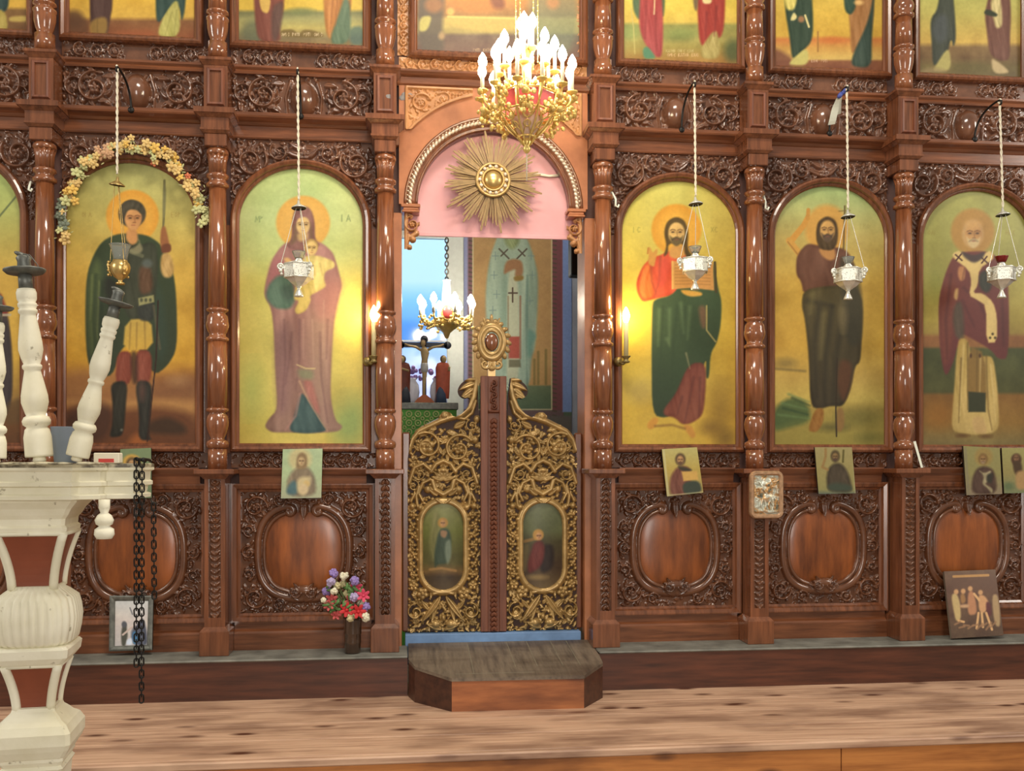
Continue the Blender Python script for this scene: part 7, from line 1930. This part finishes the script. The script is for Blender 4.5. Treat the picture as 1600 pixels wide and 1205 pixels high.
for x, y in ((1494, 925), (1505, 924), (1516, 920), (1532, 926)): cv.ell(x, y, 3.6, 4, (196, 150, 96), 1.2)
for P in ([(1529, 958), (1526, 982)], [(1534, 958), (1536, 980)], [(1541, 958), (1550, 984)], [(1522, 928), (1530, 938)], [(1498, 970), (1506, 972)]): cv.line(P, 3.6, (206, 162, 104), 1.2)
for k in range(9): cv.line([(1492 + k * 7, 976 + (k * 5) % 9), (1500 + k * 7, 972 + (k * 7) % 8)], 3, (150, 112, 74), 1.5, .8)
finish(t, cv)
# paper slip behind the right column
xa, za = at(1429, 690, -.172); xb, zb_ = at(1441, 731, -.20)
o = MB().loft([[(xa - .006, -.170, za), (xa + .006, -.174, za + .002), (xb + .005, -.200, zb_ + .001), (xb - .005, -.196, zb_)], [(xa - .006, -.1685, za), (xa + .006, -.1725, za + .002), (xb + .005, -.1985, zb_ + .001), (xb - .005, -.1945, zb_)]]).build('paper_slip', M['ribbon'])
tag(o, 'white paper slip standing beside the column left of the bishop icon', 'paper')

# ------------------------------------------------------------------ vase with artificial flowers
VY = -.175
vx, vz = at(551, 1016, VY); uv = (VY + CD) / FOC
m, nt, b = new_mat('dark smoked glass'); setp(b, Base_Color=rgb(64, 46, 34), Roughness=.12, Coat_Weight=.5); M['smoked'] = m
t = thing('flower_vase', 'dark ribbed glass vase holding the flowers, on the plinth left of the step', 'vase', (vx, VY, Z_PL))
MB().lathe([(.0, 0), (.036, .001), (.040, .008), (.041, .05), (.043, .055), (.0425, .06), (.0425, .095), (.0445, .10), (.044, .105), (.045, .165), (.047, .18), (.043, .178), (.041, .10), (.036, .02)], (vx, VY, Z_PL), 26).build('vessel', M['smoked'], t)
FL = [(521, 896, 'mauve', 'mauve flower, topmost on the left of the bouquet'), (517, 910, 'pale mauve', 'pale mauve flower, second from the top on the left'), (510.5, 924, 'mauve', 'mauve flower farthest left in the bouquet'),
      (538, 900.5, 'white', 'round white flower at the top of the bouquet'), (554, 908, 'mauve', 'mauve flower at the top right of the bouquet'), (536, 913, 'cream', 'small cream flower just below the top white one'),
      (527, 915.5, 'cream', 'small cream flower between top white and left mauve flowers'), (522, 924, 'white', 'small white flower left of the middle of the bouquet'), (543.5, 927, 'cream', 'large cream pompon in the middle of the bouquet'),
      (556.6, 918.6, 'pink', 'deep pink flower below the top right mauve one'), (568, 931, 'pink', 'deep pink flower farthest right in the upper bouquet'), (519, 937, 'lily', 'pink lily on the left of the bouquet'),
      (513.6, 946, 'lily', 'small pink lily at the lower left edge of the bouquet'), (553.5, 933.5, 'pale mauve', 'pale mauve flower right of the cream pompon'), (548, 940, 'lily', 'pale pink lily just below the cream pompon'),
      (542, 953.5, 'red', 'red lily low in the middle of the bouquet'), (559.7, 956, 'red', 'red lily low on the right of the bouquet'), (564.7, 941, 'white', 'white flower right of centre beside the lilac one'),
      (571.5, 948.5, 'mauve', 'mauve flower farthest right low in the bouquet'), (571.5, 964.6, 'white', 'white flower lowest at the right, hanging over the vase rim'), (525, 961, 'lily', 'small pink lily drooping at the lower left over the vase'),
      (548, 965, 'cream', 'cream flower lowest in the middle, at the vase rim'), (505.6, 938, 'white', 'tiny white bud at the left edge of the bouquet')]
FC = {'mauve': (150, 128, 190), 'pale mauve': (178, 164, 200), 'white': (226, 222, 196), 'cream': (214, 206, 160), 'pink': (212, 74, 104), 'lily': (206, 96, 96), 'red': (196, 48, 52)}
for k in FC: M['fl_' + k] = plain(k + ' petals', FC[k], .7, 0, .12, 80)
M['leaf'] = plain('artificial leaf green', (92, 132, 74), .6, 0, .2, 60)
M['stem'] = plain('green stem', (84, 104, 58), .6)
rng = random.Random(4)
for i, (px, py, kind, lab) in enumerate(FL):
    Yf = VY - .005 - .035 * math.sin(i * 2.1) - (.025 if py > 935 else 0)
    x, z = at(px, py, Yf); c = Vector((x, Yf, z))
    t = thing('artificial_flower', lab, 'flower', (x, Yf, z), 'artificial flowers in the dark vase')
    R = {'lily': .034, 'red': .038, 'pink': .034, 'cream': .023}.get(kind, .024) * (1.35 if 'large' in lab else .8 if 'small' in lab else .6 if 'tiny' in lab else 1)
    mb = MB()
    if kind in ('lily', 'red', 'pink'):
        ax_ = Vector((rng.uniform(-.4, .4), -1, rng.uniform(-.2, .5))).normalized(); q = Vector((0, 0, 1)).rotation_difference(ax_)
        for k in range(6):
            a = k * math.pi / 3 + i
            rot = (q @ Matrix.Rotation(a, 3, 'Z').to_quaternion()).to_matrix() @ Matrix.Rotation(-.5, 3, 'Y')
            mb.ball(c + q @ Vector((R * .55 * math.cos(a), R * .55 * math.sin(a), R * .15)), R * .55, 8, 6, (1.05, .5, .16), rot)
        mb.ball(c + ax_ * R * .1, R * .22, 7, 5)
    else:
        mb.ball(c, R * .72, 10, 7)
        for k in range(26):
            v = Vector((rng.gauss(0, 1), rng.gauss(0, 1) - .4, rng.gauss(0, 1))).normalized()
            mb.ball(c + v * R * .72, R * .36, 6, 5)
    mb.build('bloom', M['fl_' + kind], t)
    MB().tube([c + Vector((0, .006, -.004)), Vector((vx + (x - vx) * .5, (VY + Yf) / 2, (z + Z_PL + .17) / 2 + .01)), Vector((vx + (x - vx) * .12, VY, Z_PL + .165))], .0022, 5).build('stem', M['stem'], t)
mb = MB()
for k in range(46):
    px, py = rng.gauss(541, 15), rng.uniform(912, 962)
    x, z = at(px, py, VY + rng.uniform(-.03, .03))
    mb.ball((x, VY + rng.uniform(-.045, .03), z), .022, 6, 5, (1, .25, .34), Matrix.Rotation(rng.uniform(0, 3.1), 3, 'Y') @ Matrix.Rotation(rng.uniform(-.6, .6), 3, 'Z'))
tag(mb.build('foliage', M['leaf']), 'green leaves between the flowers in the dark vase', 'leaves', None, 'stuff')

# ------------------------------------------------------------------ dried flower garland over the soldier icon
t = thing('flower_garland', 'dried cream flower garland hung over the arch of the green-cloaked soldier icon', 'garland', (ax(206), -.07, Z_CROWN))
path = [(97, 370), (98, 345), (100, 325), (108, 300), (118, 280), (134, 260), (152, 247), (172, 237), (194, 229), (215, 232), (238, 239), (258, 243), (276, 258), (288, 276), (302, 294), (312, 312), (318, 330), (317, 346)]
P = np.array(path, float); sg = np.hypot(*np.diff(P, axis=0).T); cum = np.r_[0, np.cumsum(sg)]
def along(u):
    d = u * cum[-1]; return np.interp(d, cum, P[:, 0]), np.interp(d, cum, P[:, 1])
GC = {'cream': (216, 186, 122), 'yellow': (222, 184, 96), 'pinkish': (206, 164, 126), 'grey green': (118, 126, 108), 'pale green': (196, 196, 140), 'coral': (210, 120, 84)}
for k in GC: M['ga_' + k] = plain('dried ' + k + ' petals', GC[k], .85, 0, .15, 90)
MB().tube([(at(px, py, -.06)[0], -.06, at(px, py, -.06)[1]) for px, py in path], .005, 6).build('wire', M['stem'], t)
rng = random.Random(21)
for i in range(92):
    u = (i + .5) / 92; px, py = along(u)
    px += rng.gauss(0, 5.5); py += rng.gauss(0, 5.5)
    Yg = -.07 - rng.uniform(0, .035)
    x, z = at(px, py, Yg)
    kind = rng.choice(['cream', 'cream', 'yellow', 'cream', 'pale green'])
    if .04 < u < .12: kind = 'grey green'
    if .38 < u < .46: kind = 'pinkish'
    if u > .90: kind = 'pale green'
    if i in (71, 60): kind = 'coral'
    R = rng.uniform(.017, .030); mb = MB(); q = Vector((0, 0, 1)).rotation_difference(Vector((rng.uniform(-.5, .5), -1, rng.uniform(-.4, .5))).normalized())
    for k in range(5):
        a = k * 2 * math.pi / 5 + i
        mb.ball(Vector((x, Yg, z)) + q @ Vector((R * .6 * math.cos(a), R * .6 * math.sin(a), 0)), R * .5, 6, 5, (1, .8, .4), (q @ Matrix.Rotation(a, 3, 'Z').to_quaternion()).to_matrix())
    mb.ball((x, Yg - .004, z), R * .34, 6, 5)
    mb.build('blossom', M['ga_' + kind], t)
mb = MB()
for i in range(150):
    px, py = along(rng.random()); px += rng.gauss(0, 6); py += rng.gauss(0, 6); x, z = at(px, py, -.07)
    mb.ball((x, -.062 - rng.uniform(0, .03), z), rng.uniform(.008, .016), 6, 4, (1, .3, .3), Matrix.Rotation(rng.uniform(0, 3.1), 3, 'Y'))
tag(mb.build('dried_leaves', M['ga_pale green'], t), kind='stuff')
# ------------------------------------------------------------------ white candle stand in the foreground
SY = -2.45
uS = at(48, 800, SY)[0] - at(47, 800, SY)[0]
m, nt, b = new_mat('chipped white paint')
co = texco(nt)
g = noise(nt, co, 6, 5); g2 = noise(nt, co, 34, 6)
c = ramp(nt, g, [(.3, rgb(224, 218, 188)), (.65, rgb(244, 240, 218))])
d_ = ramp(nt, g2, [(.66, (0, 0, 0, 1)), (.74, (1, 1, 1, 1))])
nt.links.new(mix(nt, d_, c, rgb(150, 140, 112)), b.inputs['Base Color']); setp(b, Roughness=.55); bump(nt, b, g2, .25, .004)
M['white_paint'] = m
m, nt, b = new_mat('waxed dirty white top')
co = texco(nt); g2 = noise(nt, co, 24, 6)
nt.links.new(ramp(nt, g2, [(.4, rgb(96, 88, 72)), (.56, rgb(196, 188, 158))]), b.inputs['Base Color']); setp(b, Roughness=.5); bump(nt, b, g2, .5, .008)
M['dirty_top'] = m
M['brown_panel'] = plain('red brown painted panel', (132, 66, 40), .5, 0, .12, 12)
Zs = lambda py: at(47, py, SY)[1]
SC0 = 81 * uS                      # the front faces stand at SY, the axis this far behind
ROT = math.radians(6)
scx = at(47 - 17, 800, SY)[0]
SYC = SY + SC0
ts = thing('candle_stand', 'white painted candle stand with brown panels, cut by the left photo edge', 'stand', (scx, SYC, ZF))
def turn(x, y): return (scx + x * math.cos(ROT) - y * math.sin(ROT), SYC + x * math.sin(ROT) + y * math.cos(ROT))
def csq(h, z, cfrac=.10):
    c = h * cfrac; f = -81 + (56 - h) * .9 if h < 81 else -h
    f = min(f, -h * .98)
    P = [(-h + c, -h), (h - c, -h), (h, -h + c), (h, h - c), (h - c, h), (-h + c, h), (-h, h - c), (-h, -h + c)]
    return [turn(x * uS, y * uS) + (z,) for x, y in P]
Zf = lambda py, h=56: at(47, py, SYC - h * uS)[1]
def stack(mb, rows): mb.loft([csq(h, Zf(py, h) if py is not None else ZF) for h, py in rows])
def slabring(k, z):
    P = [(-73, -92), (73, -92), (80, -74), (111, -62), (116, -44), (164, -34), (164, 62), (116, 72), (111, 88), (80, 100), (73, 116), (-73, 116), (-80, 100), (-111, 88), (-116, 72), (-164, 62), (-164, -34), (-116, -44), (-111, -62), (-80, -74)]
    return [(scx + 14 * uS + x * k * uS, SYC + y * k * uS, z) for x, y in P]
zS = lambda py: at(120, py, SYC - 80 * uS)[1]
mb = MB().loft([slabring(k, zS(py)) for k, py in ((.90, 782), (.965, 781), (.97, 775), (.93, 772), (.94, 762), (.985, 760), (.985, 754), (.96, 752), (.965, 738), (1.0, 735), (1.0, 731))])
mb.build('slab', M['white_paint'], ts)
MB().loft([slabring(1.0, zS(731)), slabring(1.0, zS(725.5)), slabring(.985, zS(724.5))]).build('waxed_top', M['dirty_top'], ts)
ztop = zS(724.5)
mb = MB(); stack(mb, [(54, 836), (57, 832), (58, 826), (54, 822), (55, 812), (60, 806), (66, 796), (76, 786), (78, 781)]); mb.build('neck', M['white_paint'], ts)
def waist(y0, y1, h0, h1, name):
    rows = [(h1 + (h0 - h1) * (1 - u) ** 1.7, y0 + (y1 - y0) * u) for u in [k / 8 for k in range(9)]]
    R = [csq(h, Zf(py, h)) for h, py in rows]
    MB().loft([csq(h * .97, Zf(py, h)) for h, py in rows][::-1]).build(name, M['brown_panel'], ts)
    for c in range(4):
        rb = MB()
        pts = [[tuple((Vector(r[(2 * c + 1) % 8]) + Vector(r[(2 * c + 2) % 8])) / 2) for r in R]][0]
        rb.tube(pts, 7.5 * uS, 10)
        rb.build('rib', M['white_paint'], ts)
    for py, h in ((y0 + 1, rows[0][0]), (y1 - 1, rows[-1][0])):
        a = csq(h, Zf(py, h)); MB().tube(a + [a[0], a[1]], 4.0 * uS, 6).build('rail', M['white_paint'], ts)
waist(834, 921, 55, 34, 'waist_panel')
rows = [(52, 1014), (62, 1008), (66, 990), (68, 972), (66, 955), (62, 940), (50, 929), (42, 923), (40, 918)]
rings = []
for h, py in rows:
    ring = []
    for i in range(160):
        a = 2 * math.pi * i / 160
        c_, s_ = math.cos(a), math.sin(a)
        k = (abs(c_) ** 3.4 + abs(s_) ** 3.4) ** (-1 / 3.4)
        k *= h * (1 - .05 * (.5 + .5 * math.cos(32 * a)) ** 3)
        ring.append(turn(k * c_ * uS, k * s_ * uS) + (Zf(py, h),))
    rings.append(ring)
MB().loft(rings, True, True, True).build('gadrooned_urn', M['white_paint'], ts)
mb = MB(); stack(mb, [(46, 1042), (50, 1040), (58, 1032), (60, 1019), (56, 1014), (50, 1012)]); mb.build('collar', M['white_paint'], ts)
waist(1041, 1110, 44, 28, 'lower_panel')
mb = MB(); stack(mb, [(48, 1190), (52, 1188), (60, 1178), (64, 1170), (64, 1152), (60, 1144), (57, 1138), (48, 1130), (42, 1122), (35, 1114), (33, 1108)]); mb.build('base_moulding', M['white_paint'], ts)
mb = MB(); stack(mb, [(84, None), (84, 1440), (66, 1400), (50, 1380), (44, 1240), (46, 1212), (50, 1206), (46, 1200), (50, 1194), (50, 1188)]); mb.build('post', M['white_paint'], ts)
# turned drop under the right corner
xd = at(163, 800, SY)[0]; zd = at(163, 843, SY)[1]
MB().lathe([(0, 0), (12 * uS, 1 * uS), (16 * uS, 8 * uS), (15 * uS, 17 * uS), (8 * uS, 22 * uS), (13 * uS, 25 * uS), (15 * uS, 32 * uS), (11 * uS, 40 * uS), (6 * uS, 44 * uS), (9 * uS, 52 * uS), (9 * uS, 66 * uS)], (xd, SY, zd), 20).build('turned_drop', M['white_paint'], ts)

# candle sticks
PRO = [(20, 9), (20.5, 12), (20.5, 40), (18, 52), (15, 56), (20, 60), (21, 66), (18, 72), (14, 74), (16, 80), (20, 95), (19.5, 106), (16, 125), (12.5, 142), (12, 146), (14.5, 149), (14.5, 153), (12, 156), (15, 164), (18, 178), (17.5, 190), (14.5, 212), (12, 230), (11.5, 234), (14, 237), (14, 241), (12, 243), (14, 247), (14, 251), (12, 253), (14.5, 258), (15, 268), (13, 274)]
def candlestick(px, py, tilt, k, label, yoff=0.0):
    x, z = at(px, py, SY + yoff)
    t = thing('candlestick', label, 'candlestick', (x, SY + yoff, ztop), 'white turned candlesticks on the stand')
    a = Vector((math.sin(tilt), 0, math.cos(tilt))); s = uS * k
    base = Vector((x, SY + yoff, ztop + .001)) + (Vector((0, 0, abs(math.sin(tilt)) * 15 * s)))
    MB().lathe([(r * s, (h - 9) * s) for r, h in PRO], base + a * 9 * s, 24, a).build('baluster', M['white_paint'], t)
    MB().lathe([(8 * s, 0), (10 * s, 3 * s), (9 * s, 10 * s)], base, 14, a).build('peg', M['white_paint'], t)
    top = base + a * 274 * s
    MB().lathe([(10.5 * s, 0), (10 * s, 25 * s)], top, 16, a).build('socket_tube', M['lead'], t)
    MB().lathe([(10 * s, 22 * s), (27 * s, 25 * s), (31 * s, 29 * s), (31 * s, 31 * s), (25 * s, 31 * s), (10 * s, 29 * s)], top, 22, a).build('drip_dish', M['lead'], t)
    mb = MB().lathe([(9 * s, 30 * s), (11 * s, 34 * s), (10 * s, 44 * s), (12 * s, 50 * s), (9 * s, 53 * s), (7 * s, 50 * s)], top, 12, a, flute=5, depth=.12)
    c = top + a * 52 * s
    mb.ball(c + Vector((-3 * s, 0, 2 * s)), 9 * s, 9, 6, (1.3, 1, .45), Matrix.Rotation(.4, 3, 'Y'))
    mb.build('cup', M['lead'], t)
    if k > 1.0:
        MB().tube([c + Vector((0, -.01, 3 * s)), c + Vector((12 * s, -.012, 1 * s)), c + Vector((22 * s, -.012, -12 * s)), c + Vector((27 * s, -.012, -20 * s))], .0012, 5).build('wire', M['lead'], t)
candlestick(62, 718, -.075, 1.04, 'tall white turned candlestick standing nearly upright on the candle stand', .0)
candlestick(119, 718, .235, .885, 'white turned candlestick leaning to the right on the candle stand', -.02)
candlestick(-8, 718, .01, .82, 'white turned candlestick cut by the left photo edge', -.06)
# cup, packet, drips
m, nt, b = new_mat('blue grey plastic'); setp(b, Base_Color=rgb(150, 162, 178), Roughness=.35, Transmission_Weight=.25, IOR=1.3); M['cup'] = m
x, _ = at(104, 700, SY + .10); s = (SY + .10 + CD) / FOC
t = thing('plastic_cup', 'blue grey plastic cup beside the leaning candlestick', 'cup', (x, SY + .10, ztop))
MB().lathe([(16 * s, 0), (17 * s, .5 * s), (22 * s, 53 * s), (22.6 * s, 54 * s), (21 * s, 53.5 * s), (15.6 * s, 3 * s), (14 * s, 2 * s)], (x, SY + .10, ztop + .001), 28).build('cup_body', M['cup'], t)
xa, xb = at(146, 712, SY + .05)[0], at(186, 712, SY + .05)[0]
t = thing('small_packet', 'small white packet with a red patch lying on the candle stand', 'packet', ((xa + xb) / 2, SY + .05, ztop))
hp = 18 * uS
MB().box(xa, xb, SY + .05, SY + .085, ztop + .001, ztop + hp, .002).build('carton', M['white'], t)
MB().box(xa + (xb - xa) * .2, xa + (xb - xa) * .8, SY + .0488, SY + .0502, ztop + .003, ztop + hp * .45).build('red_patch', plain('red print', (206, 70, 62), .5), t)
mb = MB(); rng = random.Random(2)
for k in range(36):
    px = rng.uniform(5, 150)
    x = at(px, 720, SY - .05)[0]
    mb.ball((x, SY - .09 + rng.uniform(0, .06), ztop), rng.uniform(.006, .016), 7, 4, (1.6, 1, .35))
tag(mb.build('wax_drips', M['dirty_top']), 'lumps of dark old wax lying on the candle stand top', 'wax', None, 'stuff')

# ------------------------------------------------------------------ iron chains over the stand's right end
CYY = SYC - 44 * uS
uC = (CYY + CD) / FOC
link = None
def links(t, px0, py0, px1, py1, L, name='link'):
    global link
    n = int((py1 - py0) / L)
    for k in range(n + 1):
        u = k / max(1, n); x, z = at(px0 + (px1 - px0) * u, py0 + (py1 - py0) * u, CYY)
        if link is None:
            P = []
            for i in range(17):
                a = 2 * math.pi * i / 16
                P.append((3.1 * uC * math.cos(a), 0, 3.1 * uC * math.sin(a) + (3.4 * uC if math.sin(a) > 0 else -3.4 * uC)))
            o = MB().tube(P, 1.15 * uC, 6).build(name, M['iron'], t); link = o
        else:
            o = link.copy(); COL.objects.link(o); o.parent = t; o.matrix_parent_inverse = Matrix()
        o.matrix_parent_inverse = Matrix()
        o.location = (x - t.location.x, CYY - t.location.y, z - t.location.z)
        o.rotation_euler = (0, .03 * math.sin(k), (math.pi / 2 if k % 2 else 0) + .25)
for (a, b_, lab) in (((213, 722), (213, 1036), 'black iron chain hanging from the candle stand, shorter left strand'), ((222, 724), (221, 1092), 'black iron chain hanging from the candle stand, longest strand'), ((240, 792), (241, 930), 'black iron chain hanging behind the two front strands, rightmost')):
    x, z = at(*a, CYY)
    t = thing('iron_chain', lab, 'chain', (x, CYY, z), 'iron chains on the candle stand')
    links(t, a[0], a[1], b_[0], b_[1], 9.6)
    if a[0] < 230:
        MB().tube([(x, CYY, z + .006), (x + .002, CYY + .004, ztop + .012), (x + .006, CYY + .05, ztop + .010), (x + .008, CYY + .06, ztop + .006)], 2.6 * uC, 6).build('top_fold', M['iron'], t)
    else:
        MB().tube([(x, CYY, z + .004), (x - .012, CYY + .02, zS(784)), (x - .014, CYY + .03, zS(781))], 1.2 * uC, 6).build('top_hook', M['iron'], t)
